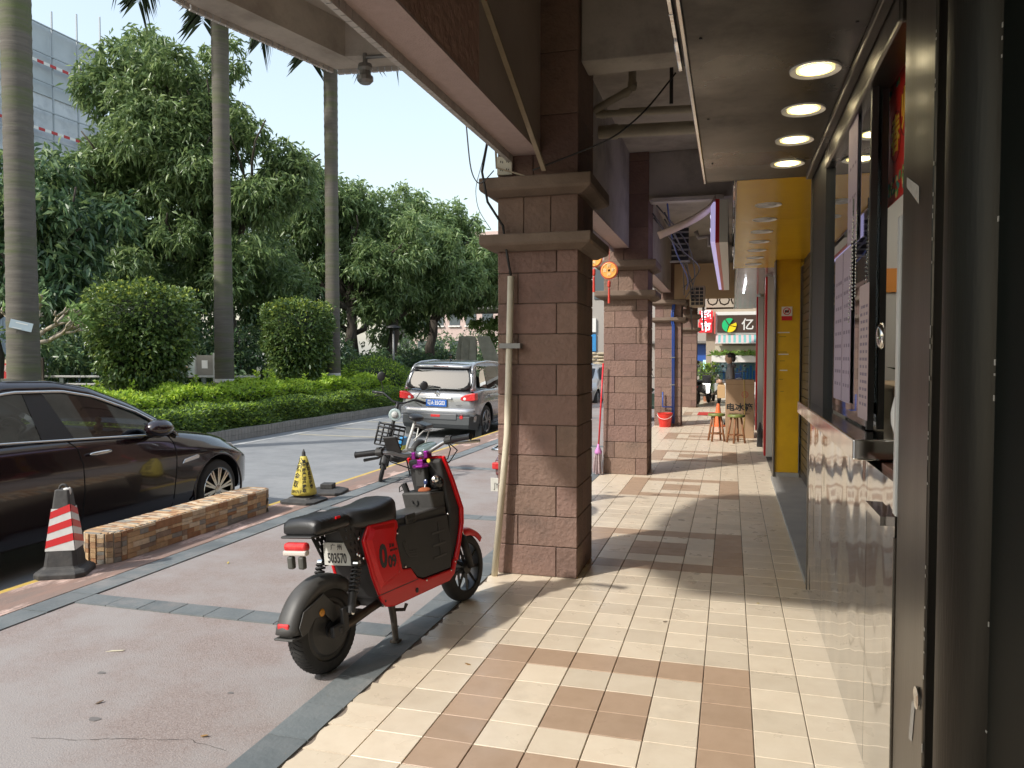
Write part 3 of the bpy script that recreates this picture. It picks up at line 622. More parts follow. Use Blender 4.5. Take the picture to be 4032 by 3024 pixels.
P_(MB().box((-.152, -.074, .60), (-.12, .074, .626)), 'clear_tape', mat('cloudy_tape', (.55, .5, .45), .3), bevel=.008)
for y in (.035, -.035): P_(MB().box((-.15, y - .018, .535), (-.12, y + .018, .598)), 'indicator', mat('smoked_lens', (.08, .08, .07), .15), bevel=.01)
lp = P_(MB().box((.141, -.088, .487), (.145, .088, .603)), 'number_plate', PLW, bevel=.004)
LPM = face_m((.1405, 0, .522), (0, -1, 0), (0, 0, 1))
text('503570', .07, LPM, INKB, lp, sx=.6, bold=.0012); text('广 州', .034, face_m((.1405, 0, .579), (0, -1, 0), (0, 0, 1)), INKB, lp)
# seats
def cushion(stations, name):
    rg = []
    for x, z0, z1, w1, rr in stations:
        ring = []; n = 20
        for k in range(n):
            a = 2 * PI * k / n; e = .35; cx = math.copysign(abs(math.cos(a)) ** e, math.cos(a)); sz = math.copysign(abs(math.sin(a)) ** e, math.sin(a))
            ring.append((x, cx * w1, (z0 + z1) / 2 + sz * (z1 - z0) / 2 + (.0 if sz < 0 else -.012 * abs(cx) ** 3)))
        rg.append(ring)
    return P_(MB().loft(rg), name, BLKP, smooth=True)
st = [(-.108, .70, .73, .085, 0), (-.105, .692, .745, .1, 0), (-.09, .685, .764, .112, 0)]
for i in range(7): x = -.07 + i * .029; st += [(x, .684, .772, .114, 0), (x + .011, .684, .766, .114, 0), (x + .015, .684, .766, .114, 0)]
st += [(.135, .684, .762, .11, 0), (.155, .684, .752, .1, 0), (.162, .69, .735, .08, 0)]
rs = cushion(st, 'rear_seat'); P_(MB().box((.03, -.119, .744), (.06, -.112, .756)), 'red_tab', BRED, parent=rs)
cushion([(.13, .69, .735, .07, 0), (.15, .675, .752, .1, 0), (.18, .665, .764, .118, 0), (.22, .655, .768, .128, 0), (.30, .648, .764, .132, 0), (.38, .643, .768, .132, 0), (.45, .64, .782, .13, 0), (.495, .638, .786, .12, 0), (.525, .64, .775, .1, 0), (.54, .655, .745, .08, 0), (.545, .67, .72, .05, 0)], 'front_seat')
# red side panels (right and left), black covers
redo = [(.25, .672), (.20, .60), (.218, .52), (.25, .40), (.30, .275), (.335, .228), (.40, .212), (.93, .212), (.985, .24), (1.03, .32), (1.0, .33), (.965, .275), (.68, .285), (.62, .31), (.57, .375), (.495, .388), (.462, .56), (.475, .60), (.49, .615), (.485, .65), (.465, .662)]
for s in (-1, 1):
    o = P_(MB().prism(redo, lambda x, z, h: (x, h, z), s * .112, s * .135), 'side_panel', BRED, bevel=.008, seg=3)
    P_(MB().loft([[(x, s * .1345, z) for x, z in ((.256, .66), (.215, .6), (.262, .42), (.30, .33), (.47, .375), (.452, .56), (.462, .645))], [(x, s * .147, z) for x, z in ((.285, .64), (.25, .595), (.285, .43), (.315, .36), (.445, .39), (.43, .56), (.44, .625))]]), 'raised_facet', BRED, parent=o, bevel=.004)
    P_(MB().box((.27, s * .1345, .300), (.62, s * .1362, .304)), 'panel_seam', INKB, parent=o)
    for bx, bz in ((.475, .585), (.52, .395), (.70, .275), (.95, .27), (1.0, .31), (.31, .24), (.97, .6)): P_(MB().lathe([(.007, 0), (.006, .004), (.002, .005)], (bx, s * .132, bz), (0, s, 0), 8), 'bolt', CHR, parent=o)
P_(MB().prism([(.34, .225), (.95, .215), (1.0, .3), (.6, .3), (.45, .38), (.40, .55), (.26, .6), (.27, .4)], lambda x, z, h: (x, h, z), -.111, .111), 'body_core', MBLK)
P_(MB().prism([(.25, .675), (.20, .60), (.25, .41), (.30, .28), (.33, .27), (.28, .42), (.235, .6), (.29, .675)], lambda x, z, h: (x, h, z), -.118, .118), 'rear_cowl', MBLK, bevel=.01)
bb = P_(MB().box((.50, -.115, .33), (.985, .115, .655)), 'battery_box', DUST, bevel=.018, seg=3)
P_(MB().prism([(.50, .39), (.57, .378), (.625, .315), (.68, .292), (.96, .285), (.985, .40), (.965, .60), (.50, .62), (.47, .565)], lambda x, z, h: (x, h, z), -.130, -.112), 'battery_cover', MBLK, bevel=.006)
for zz in (.37, .44, .51): 
    P_(MB().box((.79, -.134, zz), (.92, -.131, zz + .012)), 'cover_rib', DUST, bevel=.002); P_(MB().box((.86, -.1345, zz + .014), (.866, -.131, zz + .058)), 'cover_rib', DUST)
for k in range(3): P_(MB().prism([(.515 + k * .012, .53), (.522 + k * .012, .53), (.545 + k * .012, .44 - k * .014 + .03), (.64, .43 - k * .016 + .03), (.64, .424 - k * .016 + .03), (.538 + k * .012, .434 - k * .014 + .03)], lambda x, z, h: (x, h, z), -.133, -.130), 'cover_rib', DUST)
ft = P_(MB().box((.57, -.128, .575), (.66, -.118, .665)), 'foot_peg_plate', DUST, bevel=.008)
for i in range(3):
    for j in range(2): P_(MB().box((.582 + j * .038, -.1305, .588 + i * .026), (.612 + j * .038, -.1275, .604 + i * .026)), 'peg_slot', INKB, parent=ft)
P_(MB().lathe([(.014, 0), (.014, -.002), (.004, -.004)], (.60, -.136, .245), (0, 1, 0), 14), 'panel_hole', INKB); P_(MB().lathe([(.006, 0), (.006, -.002)], (.325, -.136, .262), (0, 1, 0), 10), 'panel_hole', INKB)
# lettering on the red panel
PM = lambda x, z: face_m((x, -.1482, z), (1, 0, -.06), (0, 0, 1))
text('0', .165, PM(.325, .49), INKB, eb, sx=.75, bold=.006); text('09', .085, PM(.395, .452), INKB, eb, sx=.8, bold=.003); text('某雄', .022, PM(.40, .535), INKB, eb); text('//BOSNN', .016, PM(.415, .51), INKB, eb)
# leg shield with red rim, pocket
prof = [(1.0, .30), (.985, .45), (1.01, .62), (.99, .74), (.955, .92), (.985, .935), (1.06, .78), (1.13, .61), (1.12, .52), (1.07, .40), (1.03, .31)]
P_(MB().prism(prof, lambda x, z, h: (x, h, z), -.118, .118), 'leg_shield', MBLK, bevel=.012)
rimp = [(1.03, .31), (1.075, .40), (1.13, .52), (1.142, .605), (1.07, .79), (.99, .945), (.972, .938), (1.045, .78), (1.11, .61), (1.10, .525), (1.05, .41), (1.0, .33)]
for s in (-1, 1): P_(MB().prism(rimp, lambda x, z, h: (x, h, z), s * .118, s * .138), 'red_rim', BRED, bevel=.005)
P_(MB().prism([(.30 + .83, .6), (1.16, .62), (1.09, .80), (1.0, .95), (.98, .94), (1.06, .79)], lambda x, z, h: (x, h, z), -.11, .11), 'front_apron', BRED, bevel=.01)
pk_ = MB(); pr = [(.845, .748), (.875, .62), (.99, .60), (1.0, .735)]
pk_.prism(pr, lambda x, z, h: (x, h, z), -.105, .105); P_(pk_, 'storage_pocket', DUST, bevel=.012)
P_(MB().box((.862, -.095, .744), (.985, .095, .7495)), 'pocket_mouth', INKB)
P_(MB().tube([(.85, .03, .70), (.857, .028, .68), (.862, .012, .665), (.857, -.004, .68), (.85, -.006, .70)], .003, 5), 'pocket_crease', MBLK)
P_(MB().ell((.965, -.075, .79), (.04, .045, .045)), 'horn_dome', mat('glossy_black', (.012, .012, .012), .1), smooth=True)
P_(MB().ell((.945, -.08, .81), (.024, .028, .028)), 'chrome_horn', CHR, smooth=True)
P_(MB().ell((.90, -.03, .752), (.03, .045, .02)), 'brown_glove', mat('rust_cloth', (.28, .08, .03), .9), smooth=True)
ky = P_(MB().tube([(.915, -.035, .80), (.9, -.035, .775), (.895, -.034, .757)], .004, 6), 'key', CHR); P_(MB().ell((.91, -.036, .80), (.01, .014, .018), 10, 6), 'key_fob', mat('blue_fob', (.03, .05, .15), .3), parent=ky)
P_(MB().cyl((.885, .085, .74), (.875, .1, .80), .018, n=10).tube([(.875, .1, .80), (.87, .13, .78), (.872, .135, .75), (.878, .115, .76)], .004, 5), 'umbrella_grip', MBLK, smooth=False)
P_(MB().cyl((.965, 0, .70), (.93, 0, .90), .035, n=14).box((.905, -.035, .77), (.955, .035, .885)), 'steering_tube', MBLK, bevel=.008)
# handlebar, turned a little to the left
PUR = mat('purple_anodised', (.28, .03, .27), .28, .8)
P_(MB().lathe([(.052, 0), (.055, .006), (.055, .018), (.035, .024)], (.93, 0, .885), (0, 0, 1), 8).box((.915, -.022, .9), (.95, .022, .935)).box((.92, -.055, .94), (.975, -.028, .985)).box((.91, .028, .935), (.965, .055, .98)), 'stem_clamp', PUR, bevel=.008)
P_(MB().cyl((.94, -.035, .965), (.935, .035, .962), .019, n=12).tube([(.935, .03, .962), (.90, .10, .965), (.86, .15, .985), (.815, .21, 1.0), (.79, .36, .993)], .013, 10).tube([(.945, -.03, .965), (.955, -.08, .99), (.965, -.14, 1.02), (.97, -.19, 1.036), (.955, -.36, 1.05)], .013, 10), 'handlebar', mat('grey_bar', (.35, .35, .36), .3, .9), smooth=True)
P_(MB().tube([(.952, -.225, 1.04), (.95, -.23, 1.04), (.93, -.36, 1.052), (.93, -.365, 1.052)], [.014, .019, .018, .021], 14), 'right_grip', BLKP, auto=50)
P_(MB().tube([(.812, .225, .999), (.81, .23, .999), (.785, .365, .993), (.784, .37, .993)], [.014, .019, .018, .021], 14), 'left_grip', BLKP, auto=50)
P_(MB().cyl((.963, -.17, 1.033), (.954, -.225, 1.042), .024, n=12).cyl((.82, .19, 1.0), (.812, .235, 1.0), .024, n=12).box((.94, -.21, 1.045), (.975, -.18, 1.065)).box((.8, .2, 1.01), (.835, .225, 1.03)), 'switch_gear', MBLK, bevel=.004)
P_(MB().tube([(.975, -.2, 1.02), (1.0, -.24, 1.015), (1.0, -.38, 1.02)], [.008, .008, .01], 8), 'brake_lever', mat('bare_lever', (.5, .48, .44), .3, .8), smooth=True)
P_(MB().tube([(.83, .2, .985), (.835, .24, .965), (.82, .34, .955)], [.008, .008, .01], 8), 'brake_lever', MBLK, smooth=True)
P_(MB().lathe([(.03, -.012), (.06, -.01), (.066, 0), (.06, .01), (.02, .013)], (1.0, 0.0, 1.0), (-.35, 0, 1), 24), 'display', mat('display_glass', (.12, .16, .16), .1), smooth=True)
P_(MB().box((-.006, -.045, -.06), (.006, .045, .06)), 'phone_holder', MBLK, bevel=.006, loc=(.845, .135, 1.035)).rotation_euler = (0, R(-30), R(12))
P_(MB().tube([(.97, -.18, 1.02), (1.02, -.16, .98), (1.04, -.12, .92), (1.0, -.06, .9)], .004, 5).tube([(.95, -.2, 1.02), (1.03, -.2, .97), (1.04, -.13, .90), (.99, -.05, .88)], .004, 5).tube([(.83, .19, .985), (.9, .2, .93), (.95, .1, .88), (.97, .03, .84)], .004, 5), 'brake_cable', INKB, smooth=True)
P_(MB().lathe([(.012, 0), (.012, .008)], (.93, -.06, .925), (-1, 0, 0), 12), 'ignition_lock', mat('brass_yellow', (.6, .5, .05), .3))
# fork and front fender
for s in (-1, 1):
    P_(MB().cyl((1.13, s * .068, .62), (1.205, s * .068, .40), .016, n=10), 'fork_stanchion', CHR, smooth=True); P_(MB().tube([(1.2, s * .068, .415), (1.235, s * .07, .30), (FX, s * .07, WR)], [.024, .024, .02], 10), 'fork_leg', MBLK, smooth=True)
P_(arc_guard(MB(), (FX, 0, WR), .245, R(158), R(40), .125, .05), 'front_fender', BRED, smooth=True)
P_(MB().tube([(.46, -.06, .22), (.465, -.065, .12), (.462, -.07, .012)], [.02, .018, .016], 8).box((.44, -.095, 0.0), (.48, -.045, .014)).tube([(.47, -.06, .17), (.52, -.1, .16), (.53, -.11, .19)], .01, 6), 'centre_stand', mat('greasy_steel2', (.07, .06, .05), .5, .4), smooth=False)
# ---------------------------------------------------------------- cars
CGL = glass_mat('car_glass', (.22, .25, .25), .03); 
def paint(name, c, r=.28, mt=.35): return mat(name, c, r, mt, coat=1.0, obj=True)
WELL = mat('wheel_well_black', (.006, .006, .006), .9)
def cut_arches(o, xs, zc, r, y0):
    tmp = []
    for x in xs:
        for s in (-1, 1):
            me = MB().cyl((x, s * y0, zc), (x, s * 1.3, zc), r, n=48).mesh('cut', WELL); c = bpy.data.objects.new('cut', me); COL.objects.link(c); c.parent = o.parent; tmp.append(c)
            b = o.modifiers.new('cut', 'BOOLEAN'); b.operation = 'DIFFERENCE'; b.object = c; b.solver = 'EXACT'; b.material_mode = 'TRANSFER'
    bpy.context.view_layer.update()
    me = bpy.data.meshes.new_from_object(o.evaluated_get(bpy.context.evaluated_depsgraph_get())); o.modifiers.clear(); o.data = me
    for p in me.polygons: p.use_smooth = True
    bm = bmesh.new(); bm.from_mesh(me)
    for e in bm.edges:
        if len(e.link_faces) == 2 and e.calc_face_angle(0) > R(40): e.smooth = False
    bm.to_mesh(me); bm.free()
    for c in tmp: bpy.data.objects.remove(c)
    return o
class Car:
    """body from side profile stations: lofted cross sections along local x (forward), y left, z up"""
    pass
def car_body(mb, st, n=9):
    """st: (x, zb, zs, zbelt, ztop, wb, wbelt, wtop) -> half ring mirrored"""
    rings = []
    for (x, zb, zsh, zbl, zt, wb, ws, wbl, wt) in st:
        h = [(wb * .82, zb), (wb, zb + .05), (wb + .004, (zb + zsh) / 2 - .03), (ws, zsh), (ws + .006, zsh + (zbl - zsh) * .42), (ws - .012, zsh + (zbl - zsh) * .56), (wbl, zbl)]
        # roof / greenhouse
        for k in range(1, 5):
            t = k / 4; h.append((wbl + (wt - wbl) * t ** 1.1, zbl + (zt - zbl) * (1 - (1 - t) ** 1.6) * .96))
        h.append((wt * .55, zt * .99 + zbl * .01)); 
        ring = [(x, y, z) for y, z in h] + [(x, 0, zt)] + [(x, -y, z) for y, z in reversed(h)]
        rings.append(ring)
    return mb.loft(rings)
def wheel(parent, name, c, r, w, rimr, spokes, rim_m, side, style=0):
    wl = tyre(MB(), c, r, w, inner=rimr / r).build(name, RUB, parent, auto=50)
    y = c[1] + side * w * .42
    mb = MB().lathe([(rimr * .93, 0), (rimr, .012), (rimr + .006, .0), (rimr, -.12), (rimr * .92, -.12)], (c[0], y, c[2]), (0, side, 0), 36, True)
    for i in range(spokes):
        a = 2 * PI * i / spokes + .2
        for off in ((-.05, .05) if style else (-.03, .03)):
            d0 = (math.cos(a + off * 2), math.sin(a + off * 2)); d1 = (math.cos(a + off * 3.0), math.sin(a + off * 3.0))
            bar(mb, (c[0] + d0[0] * rimr * .12, y - side * .005, c[2] + d0[1] * rimr * .12), (c[0] + d1[0] * rimr * .96, y - side * .002, c[2] + d1[1] * rimr * .96), .016 if style == 0 else .034, .02)
    mb.lathe([(rimr * .2, -.03), (rimr * .2, .006), (rimr * .08, .012)], (c[0], y, c[2]), (0, side, 0), 20)
    mb.build('rim', rim_m, wl, auto=40)
    MB().lathe([(rimr * .7, -.05), (rimr * .7, -.04)], (c[0], y, c[2]), (0, side, 0), 24).lathe([(rimr * .95, -.115), (rimr * .95, -.1)], (c[0], y, c[2]), (0, side, 0), 24).build('brake_disc', mat('brake_dark', (.05, .048, .045), .5, .5), wl)
    return wl
# --- dark plum sedan; local x forward = world +Y, front axle at y=6.68
PLUM = paint('plum_black_paint', (.016, .007, .009), .2, .1)
XS = -5.0
sd = thing('sedan_car', 'dark plum sedan parked at the kerb behind the stone clad planter', 'car', (-6.22, 7.09, -.207), rot=(R(1.19), 0, R(90))); sd.scale = (1.062,) * 3
# local: x = Y-6.68, y = -(X - (XS-.86)); right flank at y=-.86 ; z above road
body = [(-4.05, .32, .60, .80, .84, .60, .64, .58, .50), (-3.95, .22, .62, .88, .95, .76, .80, .74, .62), (-3.6, .19, .66, .98, 1.04, .82, .85, .82, .68), (-3.2, .19, .68, .99, 1.06, .84, .86, .83, .7),
        (-2.6, .19, .68, 1.0, 1.04, .845, .865, .83, .7), (-1.8, .19, .66, .99, 1.03, .845, .865, .83, .7), (-1.0, .19, .64, .955, .99, .845, .862, .825, .7), (-.62, .19, .63, .93, .985, .845, .86, .81, .68), (-.2, .20, .64, .875, .92, .845, .86, .80, .60), (.15, .22, .62, .82, .87, .845, .855, .77, .54), (.36, .22, .58, .75, .81, .83, .835, .70, .5), (.54, .23, .53, .67, .73, .785, .79, .62, .44), (.67, .25, .47, .58, .64, .68, .68, .52, .36), (.75, .30, .42, .5, .55, .46, .47, .38, .26)]
mb = car_body(MB(), body); cb = cut_arches(mb.build('body', [PLUM, WELL], sd, sub=1), (0.0, -2.87), .31, .365, .5)
from mathutils.bvhtree import BVHTree
BV = BVHTree.FromPolygons([v.co.copy() for v in cb.data.vertices], [tuple(p.vertices) for p in cb.data.polygons])
# wheel arch cut-outs: dark arch discs proud of the body side and a lip
def arches(root, xs, y, zc, r, m, lipm, side):
    for x in xs:
        pts = [(x + (r + .006) * math.cos(a), side * (y + .002), zc + (r + .006) * math.sin(a)) for a in (R(-10 + 200 * k / 28) for k in range(29))]
        MB().tube(pts, .012, 8).build('arch_lip', lipm, root, smooth=True)
WELL = mat('wheel_well_black', (.006, .006, .006), .9)
# greenhouse: roof, glass, pillars
gh = [(-3.55, 1.02), (-3.2, 1.24), (-2.75, 1.40), (-2.2, 1.475), (-1.75, 1.465), (-1.45, 1.41), (-1.05, 1.26), (-.75, 1.10), (-.55, .98)]
rings = []
for x, z in gh:
    t = (z - .98) / .5; w0 = .815 - .19 * max(0, t) ** .9
    rings.append([(x, -w0, z - .035), (x, -w0 + .035, z - .006), (x, -w0 * .6, z + .014), (x, 0, z + .022), (x, w0 * .6, z + .014), (x, w0 - .035, z - .006), (x, w0, z - .035), (x, w0 - .03, z - .05), (x, 0, z - .01), (x, -w0 + .03, z - .05)])
# roof skin only between windscreen top and tailgate
roof = [r for r, (x, z) in zip(rings, gh) if -2.8 <= x <= -1.5]
MB().loft(roof).build('roof', PLUM, sd, sub=1)
wsh = [rings[5], rings[6], rings[7], rings[8]]
mb = MB(); mb.loft([[r[i] for i in (1, 2, 3, 4, 5)] for r in wsh], caps=False, closed=False); mb.build('windscreen', CGL, sd, smooth=True)
mb = MB(); mb.loft([[r[i] for i in (1, 2, 3, 4, 5)] for r in rings[:3]], caps=False, closed=False); mb.build('rear_glass', CGL, sd, smooth=True)
CHT = mat('chrome_trim', (.7, .69, .66), .18, 1.0)
def side_pt(x, z, s, out=0.): 
    t = max(0, (z - .955) / .5); return (x, s * (.828 - .185 * t ** .9 + out), z)
def interp(L, x):
    for (a, za), (b, zb) in zip(L, L[1:]):
        if a <= x <= b: return za + (zb - za) * (x - a) / (b - a)
    return L[-1][1]
top = [(x, z - .055) for x, z in gh]; belt = [(-3.55, 1.035), (-2.4, 1.025), (-1.8, .995), (-1.0, .955), (-.55, .925)]
for s in (-1, 1):
    # A pillar + cant rail + C pillar frame as tube
    MB().loft([[side_pt(x, interp(top, x) - .03, s, .006), (x, s * (.822 - .19 * max(0, (z - .98) / .5) ** .9), z - .036), (x, s * (.78 - .19 * max(0, (z - .98) / .5) ** .9), z - .003), (x, s * (.70 - .19 * max(0, (z - .98) / .5) ** .9), z + .004), (x, s * (.70 - .19 * max(0, (z - .98) / .5) ** .9), z - .05)] for x, z in ((x, interp(gh, x)) for x in np.linspace(-3.5, -.57, 40))]).build('roof_rail', PLUM, sd, smooth=True)
    MB().tube([side_pt(x, interp(top, x) - .028, s, .012) for x in np.linspace(-3.3, -.78, 30)], .013, 6).build('window_trim', CHT, sd, smooth=True)
    MB().tube([side_pt(x, interp(belt, x) + .01, s, .012) for x in np.linspace(-3.4, -.75, 20)], .01, 6).build('belt_trim', CHT, sd, smooth=True)
    for a, b in ((-3.25, -1.98), (-1.99, -.80)):
        xs = np.linspace(a, b, 16)
        mb = MB(); mb.loft([[side_pt(x, interp(belt, x) + .012, s), side_pt(x, max(interp(belt, x) + .014, interp(top, x) - .04), s)] for x in xs], caps=False, closed=False); mb.build('side_window', CGL, sd, smooth=True)
    pz = interp(top, -1.95)
    MB().add([side_pt(-2.04, .995, s, .003), side_pt(-1.74, .99, s, .003), side_pt(-1.93, pz - .035, s, .003), side_pt(-2.10, interp(top, -2.1) - .035, s, .003)], [(0, 1, 2, 3)]).build('door_pillar', BLACK, sd)
    MB().prism([(-.80, .94), (-.70, .935), (-.93, 1.08)], lambda x, z, h: (x, h, z), s * .80, s * .815).build('mirror_base', PLUM, sd)
    # shut lines
    GAP = mat('panel_gap', (.004, .004, .004), .9)
    for pts in ([(-1.82, .99), (-1.75, .93), (-1.72, .8), (-1.70, .6), (-1.71, .4), (-1.75, .24)], [(-.70, .93), (-.64, .86), (-.63, .6), (-.66, .26)], [(-3.1, .99), (-3.0, .8), (-3.12, .5)]):
        def flank(x, z):
            ws = .866
            return (x, s * (ws - .02 * max(0, (z - .66) / .3) - .012 * max(0, (.6 - z) / .4) + .0), z)
        dense = [(a[0] + (b[0] - a[0]) * k / 4, a[1] + (b[1] - a[1]) * k / 4) for a, b in zip(pts, pts[1:]) for k in range(4)] + [pts[-1]]
        hits = [(p, BV.ray_cast(Vector((p[0], s * 1.6, p[1])), Vector((0, -s, 0)))[0]) for p in dense]
        MB().tube([(h.x, h.y, h.z) if h else flank(*p) for p, h in hits], .0045, 5).build('shut_line', GAP, sd, smooth=True)
    hd = MB().loft([[(-1.70, s * .858, .868), (-1.68, s * .885, .858), (-1.66, s * .885, .885), (-1.68, s * .858, .893)], [(-1.55, s * .885, .848), (-1.55, s * .91, .858), (-1.55, s * .908, .90), (-1.55, s * .886, .905)], [(-1.39, s * .858, .872), (-1.42, s * .885, .866), (-1.43, s * .885, .892), (-1.40, s * .858, .897)]]).build('door_handle', CHT, sd, sub=1)
    MB().prism([(-.56, .65), (-.33, .675), (-.32, .70), (-.35, .715), (-.53, .69)], lambda x, z, h: (x, h, z), s * .85, s * .872).build('side_vent', CHT, sd, bevel=.006)
    mr = MB().ell((-.98, s * .96, 1.03), (.145, .105, .08), 16, 10).build('door_mirror', PLUM, sd, smooth=True)
    MB().ell((-.99, s * .945, .985), (.11, .08, .03), 14, 8).build('mirror_trim', BLACK, mr, smooth=True); MB().box((-.98, s * .80, .945), (-.9, s * .93, .975)).build('mirror_arm', BLACK, mr, bevel=.01)
    MB().prism([(.30, .70), (.12, .79), (.30, .755), (.42, .65), (.38, .60)], lambda x, z, h: (x, h, z), s * .62, s * .775).build('headlamp', mat('headlamp_glass', (.6, .62, .65), .1, coat=1.0), sd, bevel=.01)
    MB().box((-3.9, s * .5, .75), (-3.86, s * .76, .88)).build('tail_lamp', LAMPR, sd, bevel=.01)
arches(sd, (0.0, -2.87), .848, .31, .362, WELL, PLUM, -1)
arches(sd, (0.0, -2.87), .848, .31, .362, WELL, PLUM, 1)
for x in (0.0, -2.87):
    for s in (-1, 1): wheel(sd, 'wheel', (x, s * .755, .312), .312, .2, .225, 10, mat('machined_alloy', (.62, .6, .55), .2, .95), s)
MB().box((-3.0, -.7, .6), (-.75, .7, .64)).box((-1.05, -.66, .86), (-.62, .66, .945)).build('dashboard', mat('interior_dark', (.02, .022, .022), .7), sd, bevel=.03)
for y in (-.36, .36): 
    MB().box((-2.05, y - .24, .5), (-1.55, y + .24, .72)).box((-2.2, y - .23, .6), (-2.02, y + .23, 1.12)).box((-2.2, y - .12, 1.13), (-2.1, y + .12, 1.27)).build('front_seat', mat('interior_dark', (.02, .022, .022), .7), sd, bevel=.05)
MB().lathe([(.17, -.012), (.185, 0), (.17, .012), (.155, 0)], (-1.25, .36, .93), (1, 0, .35), 24, True).build('steering_wheel', BLACK, sd, smooth=True)
st_ = thing('dashboard_figure', 'small bronze bust on the dashboard of the dark sedan', 'figurine', (-6.01, 6.18, .79))
MB().lathe([(.03, 0), (.03, .012), (.022, .018), (.02, .03), (.04, .05), (.042, .07), (.018, .088), (.014, .095), (.026, .11), (.03, .128), (.024, .148), (.003, .156)], n=16).build('bust', mat('bronze', (.3, .2, .08), .35, .7), st_, smooth=True)
# --- silver crossover, rear to us
SILV = paint('silver_paint', (.34, .35, .365), .25, .5); CLAD = mat('grey_cladding', (.055, .06, .063), .55)
sv = thing('crossover_car', 'silver crossover with blue number plate parked ahead, rear towards us', 'car', (-5.99, 16.04, -.212), rot=(R(1.19), 0, R(88.3))); sv.scale = (1.059,) * 3
# local x forward from rear axle; rear face at x=-.72
W = .80
body = [(-.74, .38, .62, .80, .84, .62, .66, .62, .40), (-.70, .28, .60, .86, .92, .74, .78, .70, .50), (-.58, .24, .60, .92, 1.0, .80, .82, .76, .58), (-.3, .22, .62, .98, 1.03, W, .825, .785, .6), (.4, .2, .62, .97, 1.0, W, .825, .785, .6), (1.4, .2, .62, .94, .98, W, .825, .785, .6), (2.2, .2, .62, .92, .97, W, .82, .76, .56), (2.9, .24, .60, .82, .86, .78, .79, .66, .45), (3.25, .34, .55, .64, .68, .6, .62, .52, .35)]
cut_arches(car_body(MB(), body).build('body', [SILV, WELL], sv, sub=1), (0.0, 2.62), .34, .39, .5)
gh = [(-.66, .98), (-.60, 1.16), (-.52, 1.34), (-.42, 1.475), (-.15, 1.535), (.5, 1.565), (1.2, 1.535), (1.55, 1.44), (2.0, 1.16), (2.25, .99)]
rings = []
for x, z in gh:
    t = max(0, (z - .96) / .6); w0 = .775 - .17 * t ** 1.1
    rings.append([(x, -w0, z - .04), (x, -w0 + .05, z - .005), (x, -w0 * .6, z + .012), (x, 0, z + .02), (x, w0 * .6, z + .012), (x, w0 - .05, z - .005), (x, w0, z - .04), (x, w0 - .03, z - .06), (x, 0, z - .02), (x, -w0 + .03, z - .06)])
MB().loft(rings[3:8]).build('roof', SILV, sv, sub=1)
SVG = glass_mat('tinted_rear_glass', (.1, .12, .13), .1)
mb = MB(); mb.loft([[(x - .012, y, z) for y in np.linspace(-w1, w1, 9)] for x, z, w1 in ((-.676, 1.01, .40), (-.665, 1.03, .54), (-.64, 1.08, .61), (-.60, 1.16, .635), (-.535, 1.31, .60), (-.49, 1.39, .54), (-.47, 1.415, .40))], caps=False, closed=False); mb.build('rear_window', SVG, sv, smooth=True)
MB().loft([[(x, y, z) for y in np.linspace(-w1, w1, 9)] + [(x + .02, y, z) for y in np.linspace(w1, -w1, 9)] for x, z, w1 in ((-.672, .985, .6), (-.655, 1.03, .70), (-.60, 1.16, .71), (-.535, 1.31, .675), (-.485, 1.40, .62), (-.46, 1.43, .52))]).build('window_surround', BLACK, sv, smooth=True)
# tailgate frame around the glass
for s in (-1, 1): MB().loft([[(x - .0, s * w1, z), (x - .012, s * (w1 - .07), z), (x + .12, s * (w1 - .07), z), (x + .14, s * w1, z)] for x, z, w1 in ((-.66, .97, .755), (-.61, 1.12, .735), (-.54, 1.29, .695), (-.45, 1.43, .65), (-.3, 1.5, .63))]).build('rear_pillar', SILV, sv, smooth=True)
MB().loft([[(-.52, y, 1.41), (-.545, y, 1.425), (-.53, y, 1.475 - abs(y) * .03), (-.35, y, 1.52 - abs(y) * .03), (-.35, y, 1.46)] for y in np.linspace(-.6, .6, 9)]).build('roof_spoiler', SILV, sv, smooth=True)
MB().box((-.556, -.16, 1.437), (-.54, .16, 1.455)).build('high_brake_lamp', mat('dark_red_lens', (.12, .01, .01), .2), sv, bevel=.005)
MB().box((-.70, -.5, 1.0), (-.66, .5, 1.012)).build('lower_glass_trim', SILV, sv)
MB().tube([(-.70, -.05, 1.03), (-.705, .1, 1.045), (-.70, .42, 1.06)], .012, 6).build('rear_wiper', BLACK, sv, smooth=True)
